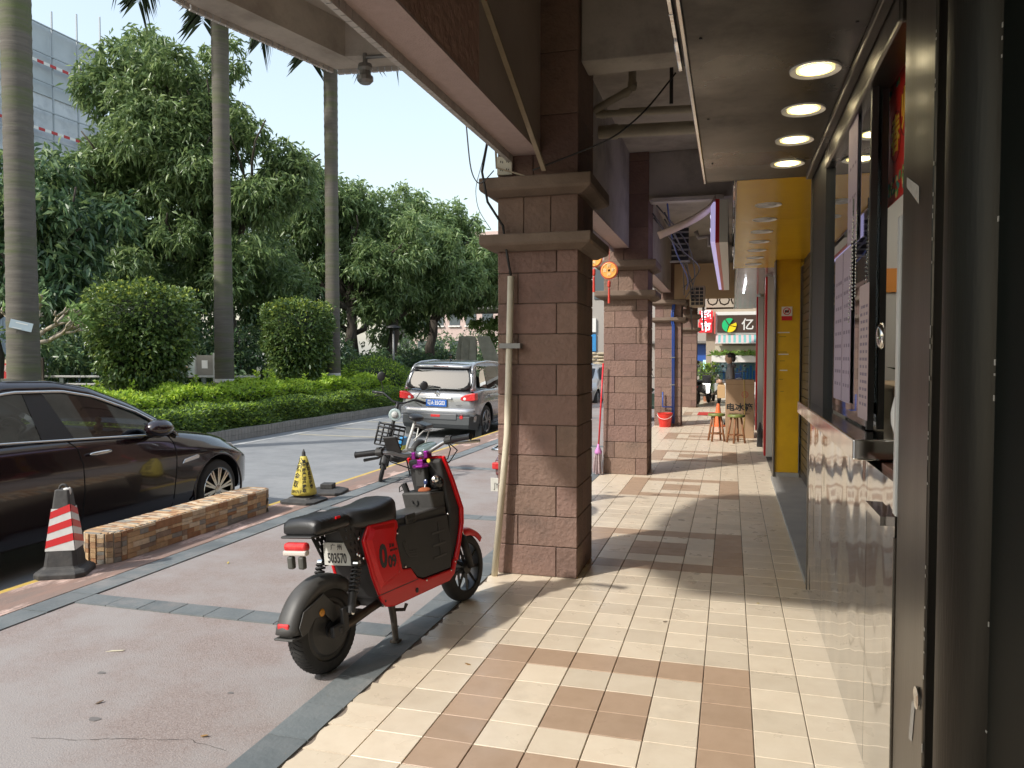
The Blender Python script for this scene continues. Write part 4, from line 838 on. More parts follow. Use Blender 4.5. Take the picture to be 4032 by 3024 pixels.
for s in (-1, 1):
    o = MB().loft([[(-.71 + .01 * (a == 0), s * .52, .80), (-.715, s * .55, .84), (-.69, s * .6, .88), (-.64, s * .70, .915), (-.5, s * .80, .94), (-.46, s * .815, .88), (-.5, s * .82, .80), (-.6, s * .79, .775), (-.68, s * .68, .77)] if 0 else [(-.752 + .05 * k, s * (.50 + .3 * u), z) for u, z in ((0, .80), (.08, .85), (.4, .90), (.85, .93), (1.06, .93), (1.07, .79), (.6, .775), (.15, .775))] for k, a in ((0, 0), (3.4, 1))]).build('tail_lamp', LAMPR, sv, bevel=.012)
    MB().ell((-.745, s * .60, .815), (.012, .04, .035), 12, 8).build('reverse_lens', mat('clear_lens', (.7, .7, .68), .1), o, smooth=True)
    MB().tube([(x, s * (.775 - .17 * max(0, (z - .96) / .6) ** 1.1), z - .02) for x, z in gh[2:]], .028, 8).build('roof_rail', SILV, sv, smooth=True)
    sp = lambda x, z, out=0.: (x, s * (.79 - .17 * max(0, (z - .96) / .6) ** 1.1 + out), z)
    MB().add([sp(-.32, 1.05), sp(.05, 1.01), sp(.1, 1.40), sp(-.12, 1.36), sp(-.26, 1.24)], [(0, 1, 2, 3, 4)]).build('quarter_window', CGL, sv)
    MB().add([sp(.1, 1.0), sp(.95, .985), sp(.95, 1.46), sp(.5, 1.46), sp(.16, 1.42)], [(0, 1, 2, 3, 4)]).build('side_window', CGL, sv); MB().add([sp(1.02, .985), sp(1.9, .98), sp(1.5, 1.38), sp(1.02, 1.46)], [(0, 1, 2, 3)]).build('side_window', CGL, sv)
    MB().box((.1, s * .825, .84), (.28, s * .845, .87)).build('door_handle', SILV, sv, bevel=.008)
    MB().box((-.40, s * .70, .02), (-.37, s * .84, .26)).build('mud_flap', CLAD, sv, bevel=.01)
arches(sv, (0.0, 2.62), .806, .34, .39, WELL, CLAD, -1); arches(sv, (0.0, 2.62), .806, .34, .39, WELL, CLAD, 1)
for x in (0.0, 2.62):
    for s in (-1, 1): wheel(sv, 'wheel', (x, s * .715, .335), .335, .2, .225, 6, ALU, s, 1)
bmp = MB().loft([[(-.79, y * .72, .46), (-.80, y * .72, .30), (-.76, y * .70, .22), (-.5, y * .8, .18), (-.45, y * .84, .48), (-.6, y * .8, .52)] for y in np.linspace(-1, 1, 9)]).build('bumper', CLAD, sv, bevel=.01)
MB().loft([[(-.80, y, .505), (-.81, y, .40), (-.79, y, .37), (-.70, y, .37), (-.70, y, .52)] for y in np.linspace(-.45, .45, 5)]).build('bumper_insert', mat('mid_grey_plastic', (.09, .095, .1), .45), bmp, bevel=.01)
MB().loft([[(-.785 + .05 * abs(y) ** 3, y * .78, .62), (-.80 + .05 * abs(y) ** 3, y * .78, .55), (-.79 + .05 * abs(y) ** 3, y * .78, .47), (-.5, y * .8, .47), (-.5, y * .8, .64)] for y in np.linspace(-1, 1, 11)]).build('bumper_top', SILV, sv, smooth=True)
MB().box((-.81, -.10, .44), (-.79, .10, .49)).build('fog_lamp', LAMPR, sv, bevel=.005); MB().lathe([(.035, 0), (.035, .02)], (-.78, -.55, .45), (-1, 0, 0), 16).build('reflector', LAMPR, sv)
lp = MB().box((-.775, -.225, .645), (-.765, .225, .785)).build('number_plate', mat('plate_blue', (.02, .12, .45), .4), sv, bevel=.006)
MB().box((-.777, -.33, .785), (-.755, .33, .83)).build('plate_lamp_bar', SILV, sv, bevel=.01)
text('粤A·35G03', .115, face_m((-.777, 0, .715), (0, -1, 0), (0, 0, 1)), WHITE, lp, sx=.72, bold=.002)
MB().lathe([(.042, -.006), (.05, 0), (.042, .006), (.034, 0)], (-.735, 0, .905), (-1, 0, .15), 24, True).box((-.742, -.05, .897), (-.732, .05, .912)).build('badge', CHR, sv, auto=40)
text('东风日产', .035, face_m((-.762, -.49, .675), (0, -1, 0), (0, 0, 1)), INKB, sv); text('QASHQAI', .035, face_m((-.762, .5, .735), (0, -1, 0), (0, 0, 1)), INKB, sv)
MB().box((-.3, -.65, .7), (-.2, .65, 1.15)).box((1.0, -.6, .5), (1.2, .6, 1.2)).build('rear_seats', mat('interior_dark', (.02, .022, .022), .7), sv, bevel=.04)
MB().tube([(.0, 0, 1.56), (-.12, 0, 1.60)], [.012, .006], 6).build('roof_aerial', BLACK, sv)
# ---------------------------------------------------------------- foliage
def leaf_mat(name, c0, c1, trans=.3, rough=.45):
    m = bpy.data.materials.new(name); m.use_nodes = True; t = m.node_tree; N = t.nodes; L = t.links; b = N['Principled BSDF']
    g = N.new('ShaderNodeNewGeometry'); mx = N.new('ShaderNodeMix'); mx.data_type = 'RGBA'; mx.inputs[6].default_value = (*c0, 1); mx.inputs[7].default_value = (*c1, 1)
    L.new(g.outputs['Random Per Island'], mx.inputs[0]); L.new(mx.outputs[2], b.inputs['Base Color']); b.inputs['Roughness'].default_value = rough
    tl = N.new('ShaderNodeBsdfTranslucent'); h = N.new('ShaderNodeHueSaturation'); h.inputs['Value'].default_value = 1.6; h.inputs['Hue'].default_value = .48; L.new(mx.outputs[2], h.inputs['Color']); L.new(h.outputs[0], tl.inputs[0])
    ms = N.new('ShaderNodeMixShader'); ms.inputs[0].default_value = trans; L.new(b.outputs[0], ms.inputs[1]); L.new(tl.outputs[0], ms.inputs[2]); L.new(ms.outputs[0], N['Material Output'].inputs[0])
    return m
def leaves(name, P, D, length, width, mats, parent=None, mi=None, droop=.25, fold=.35, lv=.25, **kw):
    """P points (n,3), D directions (n,3); each leaf two triangles folded on the midrib"""
    n = len(P); D = D / (np.linalg.norm(D, axis=1, keepdims=True) + 1e-9)
    rnd = RNG.normal(size=(n, 3)); S = np.cross(D, rnd); S /= (np.linalg.norm(S, axis=1, keepdims=True) + 1e-9); U = np.cross(S, D)
    Ls = length * (1 + lv * RNG.uniform(-1, 1, (n, 1))); W = width * (1 + lv * RNG.uniform(-1, 1, (n, 1)))
    B = P; T = P + D * Ls - np.array([0, 0, 1.]) * Ls * droop
    M = P + D * Ls * .45
    Lf = M + S * W / 2 + U * W * fold; Rt = M - S * W / 2 + U * W * fold
    V = np.stack([B, Lf, T, Rt], 1).reshape(-1, 3); i = np.arange(n)[:, None] * 4
    F = np.concatenate([i + np.array([[0, 1, 2]]), i + np.array([[0, 2, 3]])], 1).reshape(-1, 3)
    me = np_mesh(name, V, F, mats, mi=None if mi is None else np.repeat(mi, 2))
    return link(name, me, parent, **kw)
def blob_points(blobs, n, shell=.55):
    """points through a union of ellipsoids, denser near the skin; returns pts, outward dir"""
    vol = np.array([b[3] * b[4] * b[5] for b in blobs]) ** .8; k = RNG.choice(len(blobs), n, p=vol / vol.sum())
    C = np.array([b[:3] for b in blobs])[k]; Rr = np.array([b[3:6] for b in blobs])[k]
    d = RNG.normal(size=(n, 3)); d /= np.linalg.norm(d, axis=1, keepdims=True); r = RNG.uniform(shell ** 3, 1, (n, 1)) ** (1 / 3)
    return C + d * r * Rr, d
def rosettes(pts, dirs, k, spread, down=.45):
    n = len(pts); P = np.repeat(pts, k, 0) + RNG.normal(size=(n * k, 3)) * spread * .35
    D = np.repeat(dirs, k, 0) * .35 + RNG.normal(size=(n * k, 3)) * .75; D[:, 2] -= down
    return P, D
BARK = mat('dark_bark', (.045, .036, .028), .9, col2=(.09, .075, .06), vs=7, bump=.8, bs=14, bdist=.03, stretch=(1, 1, .35))
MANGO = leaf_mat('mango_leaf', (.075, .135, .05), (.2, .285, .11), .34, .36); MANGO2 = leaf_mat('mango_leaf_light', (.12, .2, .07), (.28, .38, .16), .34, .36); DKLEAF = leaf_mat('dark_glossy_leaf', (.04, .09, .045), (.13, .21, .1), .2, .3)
def limb(mb, a, b, r0, r1, wob=.25, n=5, seg=8):
    a, b = Vector(a), Vector(b); pts = [a.lerp(b, i / n) + (Vector((random.uniform(-1, 1), random.uniform(-1, 1), random.uniform(-.4, .4))) * wob * (b - a).length * .12 if 0 < i < n else Vector()) for i in range(n + 1)]
    mb.tube(pts, [r0 + (r1 - r0) * i / n for i in range(n + 1)], seg); return pts
def tree(label, base, h, blobs, ncl, k, ll, lw, mats, tr=.25, lean=(0, 0), light=.25, name='mango_tree', shell=.5, fork=.38, group='broadleaf trees of the park'):
    o = thing(name, label, 'tree', (base[0], base[1], 0), group=group); B = Vector((base[0], base[1], 0))
    mb = MB(); top = Vector((lean[0], lean[1], h * fork)); limb(mb, (0, 0, 0), top, tr, tr * .72, .35)
    for b in blobs:
        c = Vector(b[:3]) - B; p = limb(mb, top + Vector((0, 0, -.1)), c, tr * .55, tr * .14, .5)
        for q in range(3):
            e = c + Vector((random.uniform(-.8, .8) * b[3], random.uniform(-.8, .8) * b[4], random.uniform(-.2, .8) * b[5])); limb(mb, p[3], e, tr * .2, .02, .5)
    mb.build('trunk', BARK, o, smooth=True)
    bl = [(b[0] - B.x, b[1] - B.y, b[2], b[3], b[4], b[5]) for b in blobs]
    # break big lobes into many small uneven ones
    sub = []
    for b in bl:
        for q in range(17):
            d = RNG.normal(size=3); d /= np.linalg.norm(d); f = RNG.uniform(.4, 1.0); s = RNG.uniform(.28, .48)
            sub.append((b[0] + d[0] * b[3] * f, b[1] + d[1] * b[4] * f, b[2] + d[2] * b[5] * f, b[3] * s, b[4] * s, b[5] * s * .85))
    P, d = blob_points(sub, ncl, shell); P, D = rosettes(P, d, k, ll)
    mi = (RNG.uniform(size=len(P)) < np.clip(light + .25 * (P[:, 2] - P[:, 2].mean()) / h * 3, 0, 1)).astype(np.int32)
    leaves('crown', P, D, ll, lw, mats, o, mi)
    return o
MT = [MANGO, MANGO2]
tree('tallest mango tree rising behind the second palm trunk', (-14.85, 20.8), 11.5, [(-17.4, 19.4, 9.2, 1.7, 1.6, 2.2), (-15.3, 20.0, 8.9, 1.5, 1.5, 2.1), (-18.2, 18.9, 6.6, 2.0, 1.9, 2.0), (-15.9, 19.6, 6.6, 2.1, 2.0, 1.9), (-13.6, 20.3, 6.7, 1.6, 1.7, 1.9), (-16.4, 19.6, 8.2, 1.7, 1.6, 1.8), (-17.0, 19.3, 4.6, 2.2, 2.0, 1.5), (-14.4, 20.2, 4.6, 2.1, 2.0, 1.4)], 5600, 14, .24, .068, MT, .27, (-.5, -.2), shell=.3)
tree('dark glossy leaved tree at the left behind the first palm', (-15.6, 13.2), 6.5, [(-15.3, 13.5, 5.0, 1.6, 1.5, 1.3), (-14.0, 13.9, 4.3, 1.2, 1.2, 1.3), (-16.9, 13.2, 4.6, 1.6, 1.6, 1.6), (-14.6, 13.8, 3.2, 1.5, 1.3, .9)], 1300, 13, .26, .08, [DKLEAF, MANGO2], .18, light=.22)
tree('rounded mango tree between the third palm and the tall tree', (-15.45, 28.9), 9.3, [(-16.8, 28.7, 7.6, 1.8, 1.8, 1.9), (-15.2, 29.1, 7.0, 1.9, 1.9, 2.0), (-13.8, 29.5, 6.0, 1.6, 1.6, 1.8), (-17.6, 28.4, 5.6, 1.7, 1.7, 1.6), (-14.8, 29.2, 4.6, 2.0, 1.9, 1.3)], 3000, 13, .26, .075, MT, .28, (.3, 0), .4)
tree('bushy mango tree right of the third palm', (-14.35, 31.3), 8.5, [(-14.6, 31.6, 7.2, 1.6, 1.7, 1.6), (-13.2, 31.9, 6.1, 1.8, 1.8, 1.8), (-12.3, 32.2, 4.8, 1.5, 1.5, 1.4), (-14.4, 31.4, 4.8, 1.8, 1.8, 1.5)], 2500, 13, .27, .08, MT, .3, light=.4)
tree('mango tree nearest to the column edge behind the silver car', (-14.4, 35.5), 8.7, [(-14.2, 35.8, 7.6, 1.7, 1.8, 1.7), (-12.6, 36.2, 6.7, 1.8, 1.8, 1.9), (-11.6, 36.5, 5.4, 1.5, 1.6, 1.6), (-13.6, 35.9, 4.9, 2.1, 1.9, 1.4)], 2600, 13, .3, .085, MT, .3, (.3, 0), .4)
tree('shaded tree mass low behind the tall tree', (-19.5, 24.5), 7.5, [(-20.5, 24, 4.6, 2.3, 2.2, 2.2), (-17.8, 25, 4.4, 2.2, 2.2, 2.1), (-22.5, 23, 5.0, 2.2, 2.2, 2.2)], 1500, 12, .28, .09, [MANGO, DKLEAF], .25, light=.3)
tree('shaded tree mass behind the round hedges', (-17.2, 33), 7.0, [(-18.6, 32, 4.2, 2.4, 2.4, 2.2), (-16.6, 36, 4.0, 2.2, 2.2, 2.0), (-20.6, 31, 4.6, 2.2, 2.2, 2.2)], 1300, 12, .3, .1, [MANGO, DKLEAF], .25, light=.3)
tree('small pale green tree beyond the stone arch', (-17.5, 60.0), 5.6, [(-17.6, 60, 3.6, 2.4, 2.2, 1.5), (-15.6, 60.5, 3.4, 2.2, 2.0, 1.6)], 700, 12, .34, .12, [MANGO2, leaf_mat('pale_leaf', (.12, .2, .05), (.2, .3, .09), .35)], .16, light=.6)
# understory shrubs
def shrub(label, c, r, n, ll, lw, mats, light=.3, name='garden_shrub', group='understory shrubs of the park', flat=1.0):
    o = thing(name, label, 'shrub', (c[0], c[1], 0), group=group)
    mb = MB(); 
    for q in range(5): limb(mb, (random.uniform(-.1, .1), random.uniform(-.1, .1), 0), (random.uniform(-.6, .6) * r[0], random.uniform(-.6, .6) * r[1], c[2]), .035, .01, .5, 4, 6)
    mb.build('stems', BARK, o, smooth=True)
    sub = [(RNG.uniform(-.6, .6) * r[0], RNG.uniform(-.6, .6) * r[1], c[2] + RNG.uniform(-.6, .6) * r[2], r[0] * .5, r[1] * .5, r[2] * .5) for q in range(12)]
    P, d = blob_points(sub, n, .5); P, D = rosettes(P, d, 9, ll, .25); mi = (RNG.uniform(size=len(P)) < light).astype(np.int32)
    leaves('foliage', P, D, ll, lw, mats, o, mi)
DKS = [DKLEAF, MANGO]
for i, (x, y, z, r) in enumerate([(-15.6, 17.9, 1.1, 1.4), (-17.4, 16.8, 1.2, 1.6), (-14.6, 19.6, 1.3, 1.3), (-16.8, 20.4, 1.3, 1.7), (-14.2, 23.6, 1.1, 1.3), (-16.4, 23.9, 1.4, 1.8), (-18.8, 18.4, 1.7, 1.8), (-14.6, 26.6, 1.2, 1.4), (-16.8, 28, 1.3, 1.8), (-13.4, 28.6, .9, 1.2), (-15.6, 33, 1.1, 1.7), (-13.2, 33.4, .9, 1.2), (-19.2, 22.6, 1.6, 1.9), (-15.4, 38.5, 1.1, 1.6), (-20, 15.2, 1.6, 2), (-16.5, 45, 1.5, 2.2), (-20, 46, 1.8, 2.6), (-13.6, 43.5, 1.2, 1.8)]):
    shrub(['leafy dark shrub under the trees, %s' % w_ for w_ in ('beside the notice boards', 'left of the first round topiary, low', 'behind first round topiary', 'in deep shade behind second palm', 'behind second round topiary', 'in shade left of third palm', 'far left under the dark tree', 'right of the third palm', 'under the rounded mango tree', 'beside the slim trunks', 'under the bushy mango tree', 'by the park lamp post', 'deep behind the tall tree', 'farthest under the last mango tree', 'at the left edge behind the red board', 'far behind the park lamp', 'farthest, before the pink block', 'far behind the sculpture')][i], (x, y, z), (r, r, z), 330, .2, .075, DKS, .35)
# ---------------------------------------------------------------- palms
PBARK = mat('palm_bark', (.085, .075, .063), .85, col2=(.135, .12, .1), vs=4, bump=.5, bs=9, stretch=(.6, .6, 7), col3=(.085, .105, .035), vs3=.55, c3lo=.46, c3hi=.7); PALMW = mat('lime_wash', (.62, .6, .56), .9, col2=(.45, .43, .4), vs=6)
FRD = leaf_mat('palm_frond', (.02, .045, .018), (.05, .085, .03), .2)
def palm(label, x, y, r, h, lean=0, fronds=True, tagged=False, white=1.2):
    o = thing('royal_palm', label, 'palm tree', (x, y, 0), group='royal palms along the hedge')
    n = 150; prof = []
    for i in range(n + 1):
        z = h * i / n; t = i / n; rr = r * (1.06 - .12 * t + .05 * math.sin(t * 7 + x)); rr += .006 if i % 3 == 0 else 0
        if z < .5: rr *= 1 + .12 * (1 - z / .5)
        prof.append((rr, z))
    MB().lathe(prof, (0, 0, 0), n=22).build('trunk', PBARK, o, auto=60)
    if white: MB().lathe([(r * 1.22, 0), (r * 1.12, .5), (r * 1.085, white)], n=22).build('whitewash', PALMW, o, smooth=True)
    MB().lathe([(r * .95, h), (r * 1.0, h + .3), (r * .6, h + 1.6)], n=18).build('crownshaft', mat('crownshaft_green', (.12, .2, .05), .5), o, smooth=True)
    if fronds:
        ra = MB(); P = []; D = []
        for f in range(15):
            a = 2 * PI * f / 15 + .3; el = -.15 + 1.2 * ((f * 7) % 15) / 15; L = 3.0; p = Vector((0, 0, h + 1.4)); d = Vector((math.cos(a) * math.cos(el), math.sin(a) * math.cos(el), math.sin(el))); pts = [p]
            for k in range(14):
                d = (d + Vector((0, 0, -.13))).normalized(); p = p + d * L / 14; pts.append(p)
                sd_ = d.cross(Vector((0, 0, 1))).normalized()
                for q in range(7):
                    for s in (-1, 1):
                        pp = pts[-2].lerp(p, q / 7); P.append(pp); D.append(sd_ * s * .8 + d * .45 + Vector((0, 0, random.uniform(-.35, .25))))
            ra.tube(pts, [.03 * (1 - i / 16) for i in range(15)], 5)
        ra.build('frond_ribs', mat('frond_rib', (.12, .16, .05), .5), o, smooth=True)
        leaves('fronds', np.array([tuple(p) for p in P]), np.array([tuple(q) for q in D]), .62, .045, [FRD], o, droop=.45, fold=.1)
    return o
palm('thick dark palm trunk at the left edge with a torn notice taped on', -11.1, 9.9, .225, 9.5, fronds=False, white=0)
palm('mossy green palm trunk with whitewashed foot between the two round topiaries', -11.87, 16.12, .205, 10.5, white=1.3)
palm('third palm trunk, pale ringed bark and whitewashed foot', -11.28, 20.38, .20, 11.1, white=1.3)
nt_ = thing('taped_notice', 'torn pale notice taped slanting on the left palm trunk', 'notice', (-10.93, 9.72, 2.03), rot=(0, 0, R(36)))
MB().box((-.16, -.012, -.07), (.16, -.006, .07)).build('paper', mat('blue_grey_paper', (.42, .5, .55), .5), nt_).rotation_euler = (0, R(14), 0)
MB().box((-.08, -.014, .025), (.09, -.012, .04)).box((-.11, -.014, -.06), (.02, -.012, -.05)).build('torn_strip', WHITE, nt_).rotation_euler = (0, R(14), 0)
# ---------------------------------------------------------------- hedges and topiary
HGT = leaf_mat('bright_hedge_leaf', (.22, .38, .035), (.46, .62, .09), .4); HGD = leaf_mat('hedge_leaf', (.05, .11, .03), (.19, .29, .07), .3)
HCORE = mat('hedge_core', (.015, .025, .01), .95)  # solid dark filler added to occlude; its colour stands in for the shaded inside
def hedge(name, label, x0, x1, y0, y1, z1, n, ll, lw, mats, light, wob=.1, sprigs=0, group=None):
    o = thing(name, label, 'hedge', ((x0 + x1) / 2, (y0 + y1) / 2, .02), group=group); cx, cy = (x0 + x1) / 2, (y0 + y1) / 2
    MB().box((x0 - cx + .15, y0 - cy + .1, 0), (x1 - cx - .15, y1 - cy - .1, z1 - .2)).build('dark_filler', HCORE, o)
    # points on top and the two long faces
    A = [(y1 - y0) * (x1 - x0), (y1 - y0) * z1 * 1.3]; nt2 = int(n * A[0] / sum(A)); nf = n - nt2
    Y = RNG.uniform(y0, y1, nt2); Xx = RNG.uniform(x0, x1, nt2)
    hh = lambda x, y: z1 + wob * (np.sin(y * 2.3 + x) * .5 + np.sin(y * 5.1 + 2 * x) * .35 + np.sin(x * 7 + y * 1.3) * .3)
    edge = np.minimum(1, (x1 - Xx) / .25) * .5 + .5
    T = np.stack([Xx - cx, Y - cy, hh(Xx, Y) * (.8 + .2 * edge) - .12 * RNG.uniform(0, 1, nt2) ** 2], 1); TD = np.stack([RNG.normal(size=nt2) * .6, RNG.normal(size=nt2) * .6, np.full(nt2, .7)], 1)
    Y = RNG.uniform(y0, y1, nf); z = RNG.uniform(.02, 1, nf); b = wob * .8 * np.sin(Y * 3.1 + z * 4)
    Fp = np.stack([x1 - cx + b - .12 * RNG.uniform(0, 1, nf), Y - cy, z * hh(np.full(nf, x1), Y)], 1); FD = np.stack([np.full(nf, .8), RNG.normal(size=nf) * .6, RNG.normal(size=nf) * .5 + .3], 1)
    P = np.concatenate([T, Fp]); D = np.concatenate([TD, FD])
    if sprigs:
        sp = []; sdr = []
        for i in range(sprigs):
            yy = RNG.uniform(y0, y1) - cy; xx = RNG.uniform(x0, x1) - cx; H = RNG.uniform(.12, .42)
            for q in range(26): sp.append((xx + RNG.normal() * .03, yy + RNG.normal() * .03, z1 + H * q / 26)); sdr.append((RNG.normal(), RNG.normal(), .5))
        P = np.concatenate([P, sp]); D = np.concatenate([D, sdr])
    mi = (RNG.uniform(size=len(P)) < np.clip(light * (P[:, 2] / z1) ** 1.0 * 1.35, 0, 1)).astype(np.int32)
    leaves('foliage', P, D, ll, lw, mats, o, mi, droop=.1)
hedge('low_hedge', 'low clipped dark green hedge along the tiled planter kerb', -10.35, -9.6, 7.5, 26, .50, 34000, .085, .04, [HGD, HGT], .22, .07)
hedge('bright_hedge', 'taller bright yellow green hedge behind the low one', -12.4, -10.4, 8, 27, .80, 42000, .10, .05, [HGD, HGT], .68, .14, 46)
o = thing('rounded_bush', 'rounded clipped bush right of the second palm foot', 'bush', (-11.2, 22.9, 0))
P, d = blob_points([(0, 0, .75, 1.1, 1.2, .75), (.3, 1.0, .6, .9, .9, .6)], 9000, .9); leaves('foliage', P, d + RNG.normal(size=P.shape) * .5, .09, .045, [HGD, HGT], o, (RNG.uniform(size=len(P)) < .3).astype(np.int32), droop=.1); MB().ell((0, .2, .6), (.9, 1.0, .55)).build('dark_filler', HCORE, o, smooth=True)
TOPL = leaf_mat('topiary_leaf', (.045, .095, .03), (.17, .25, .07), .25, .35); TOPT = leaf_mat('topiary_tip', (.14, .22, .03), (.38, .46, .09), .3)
def topiary(label, x, y, r, z0, z1, n, e=5.0):
    o = thing('topiary', label, 'topiary', (x, y, 0), group='round clipped topiaries')
    mb = MB()
    for q in range(9):
        a = random.uniform(0, 2 * PI); limb(mb, (.12 * math.cos(a), .12 * math.sin(a), 0), (r * .6 * math.cos(a), r * .6 * math.sin(a), z0 + .9), .05, .02, .4)
    mb.build('stems', BARK, o, smooth=True)
    d = RNG.normal(size=(n, 3)); d /= np.linalg.norm(d, axis=1, keepdims=True); pass
    q = (np.abs(d[:, 0:1]) ** 2 + np.abs(d[:, 1:2]) ** 2) ** .5; s = 1 / (q ** e + np.abs(d[:, 2:3]) ** e) ** (1 / e)
    bumpy = 1 + .09 * np.sin(d[:, 0:1] * 6 + 1 + x) * np.sin(d[:, 1:2] * 7 + y) + .06 * np.sin(d[:, 2:3] * 9 + d[:, 0:1] * 5) + .05 * np.sin(d[:, 1:2] * 17) * np.sin(d[:, 2:3] * 15) + .12 * (RNG.uniform(size=(n, 1)) > .97)
    rad = (1 - .22 * RNG.uniform(0, 1, (n, 1)) ** 2) * bumpy; hz = (z1 - z0) / 2
    taper = 1 - .26 * np.clip(-d[:, 2:3] * s, 0, 1)
    P = d * s * rad * np.array([[r, r, hz]]); P[:, :2] *= taper; P[:, 2] += (z0 + z1) / 2
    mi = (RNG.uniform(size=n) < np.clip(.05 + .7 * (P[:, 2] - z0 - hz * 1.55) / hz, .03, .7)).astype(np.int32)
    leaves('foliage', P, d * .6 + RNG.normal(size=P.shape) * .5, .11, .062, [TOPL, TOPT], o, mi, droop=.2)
    MB().ell((0, 0, (z0 + z1) / 2), (r * .8, r * .8, hz * .8)).build('dark_filler', HCORE, o, smooth=True)
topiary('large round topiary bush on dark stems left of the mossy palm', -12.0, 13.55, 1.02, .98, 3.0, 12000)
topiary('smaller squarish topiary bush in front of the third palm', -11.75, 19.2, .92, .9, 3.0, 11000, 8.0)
# pale branched frangipani
fr = thing('frangipani_tree', 'pale bare branched small tree beside the left palm trunk', 'tree', (-12.9, 11.4, 0)); mb = MB(); tips = []
def grow(p, d, L, r, k):
    q = p + d * L; mb.tube([p, p.lerp(q, .5) + Vector((random.uniform(-.03, .03),) * 3), q], [r, r * .9, r * .8], 6)
    if k == 0: tips.append(q); return
    for _ in range(3 if k > 1 else 2):
        nd = (d + Vector((random.uniform(-.9, .9), random.uniform(-.9, .9), random.uniform(-.15, .5)))).normalized(); grow(q, nd, L * .68, r * .7, k - 1)
grow(Vector((0, 0, 0)), Vector((.05, 0, 1)), 1.75, .075, 0); tips.clear()
for d in ((.9, .35, .25), (-.5, .4, .6), (.5, -.4, .65), (.75, .5, .75)): grow(Vector((.08, 0, 1.7)), Vector(d).normalized(), .5, .055, 3)
mb.build('branches', mat('pale_bark', (.42, .36, .28), .8, col2=(.3, .25, .19), vs=8), fr, smooth=True)
tp = np.array([tuple(t) for t in tips]); sel = tp[RNG.uniform(size=len(tp)) < .4]; P = np.repeat(sel, 7, 0); leaves('leaf_tufts', P, RNG.normal(size=P.shape) + np.array([0, 0, .5]), .2, .06, [leaf_mat('fresh_leaf', (.12, .22, .06), (.24, .36, .12), .35)], fr, droop=.1, kind='stuff')
# ---------------------------------------------------------------- park furniture
RAILP = mat('weathered_rail', (.5, .5, .48), .5); BOARDF = mat('board_frame', (.35, .36, .36), .4, .5)
rl = thing('park_railing', 'long pale double rail seat behind the hedge', 'railing', (-15.0, 16.5, 0), rot=(0, 0, R(14)))
for z in (.78, .98): MB().box((-3.2, -.06, z), (3.4, .06, z + .05)).build('rail', RAILP, rl, bevel=.01)
for i in range(6): MB().box((-3.1 + i * 1.25, -.04, 0), (-3.0 + i * 1.25, .04, .98)).build('post', mat('rail_post', (.12, .15, .14), .6), rl)
nb = thing('notice_board', 'twin panel park notice board beside the mossy palm', 'notice board', (-14.05, 17.85, 0), rot=(0, 0, R(15)))
for x in (-.52, -.02, .48): MB().box((x, -.03, 0), (x + .045, .03, 1.62)).build('post', BOARDF, nb)
for x0, c in ((-.475, (.55, .62, .56)), (.025, (.2, .19, .17))):
    p = MB().box((x0, -.025, .98), (x0 + .455, .0, 1.56)).build('panel', mat('panel_%d' % int(c[0] * 100), c, .35), nb)
    MB().box((x0 + .15, -.03, 1.2), (x0 + .31, -.026, 1.42) if x0 > 0 else (x0 + .26, -.026, 1.26)).build('print', WHITE if x0 > 0 else mat('amber_print', (.45, .25, .08), .5), p)
    if x0 < 0:
        for r_ in range(3): 
            for q in range(4): MB().box((x0 + .1 + q * .06, -.027, 1.36 + r_ * .045), (x0 + .145 + q * .06, -.0255, 1.39 + r_ * .045)).build('print', INK, p)
        text('茶', .1, face_m((x0 + .39, -.028, 1.43), (1, 0, 0), (0, 0, 1)), INKB, p)
rb = thing('red_notice_board', 'red poster board partly behind the left palm trunk', 'notice board', (-16.9, 14.95, 0), rot=(0, 0, R(15)))
MB().box((-.62, -.03, .85), (.62, .02, 1.5)).build('frame', mat('board_brown', (.06, .045, .03), .6), rb, bevel=.02); MB().box((-.56, -.036, .9), (.56, -.031, 1.42)).build('poster', mat('poster_scarlet', (.5, .03, .03), .5), rb); MB().box((-.56, -.038, 1.36), (.56, -.0365, 1.45)).build('header_strip', mat('cream_header', (.6, .5, .35), .5), rb)
text('景', .17, face_m((-.3, -.04, 1.22), (1, 0, 0), (0, 0, 1)), WHITE, rb); text('區', .13, face_m((.42, -.04, 1.2), (1, 0, 0), (0, 0, 1)), mat('cream_header', (.6, .5, .35), .5), rb)
for x in (-.5, .45): MB().box((x, -.02, 0), (x + .06, .02, .86)).build('post', mat('board_brown', (.06, .045, .03), .6), rb)
lpz = thing('park_lamp', 'slim grey park lamp post with flat shade behind the hedge', 'lamp post', (-12.6, 27.5, 0)); MB().cyl((0, 0, 0), (0, 0, 2.55), .045, .035, 10).build('post', STEELG, lpz, smooth=True); MB().lathe([(.1, 2.55), (.28, 2.62), (.26, 2.68), (.05, 2.74)], n=16).build('shade', DARK, lpz)
fn = thing('iron_fence', 'low black iron railing beyond the hedge end', 'fence', (-11.0, 27.6, 0)); 
for i in range(16): MB().box((-1.2 + i * .16, -.012, 0), (-1.175 + i * .16, .012, 1.12)).build('upright', DARK, fn)
for z in (.12, 1.05): MB().box((-1.25, -.015, z), (1.3, .015, z + .04)).build('rail', DARK, fn)
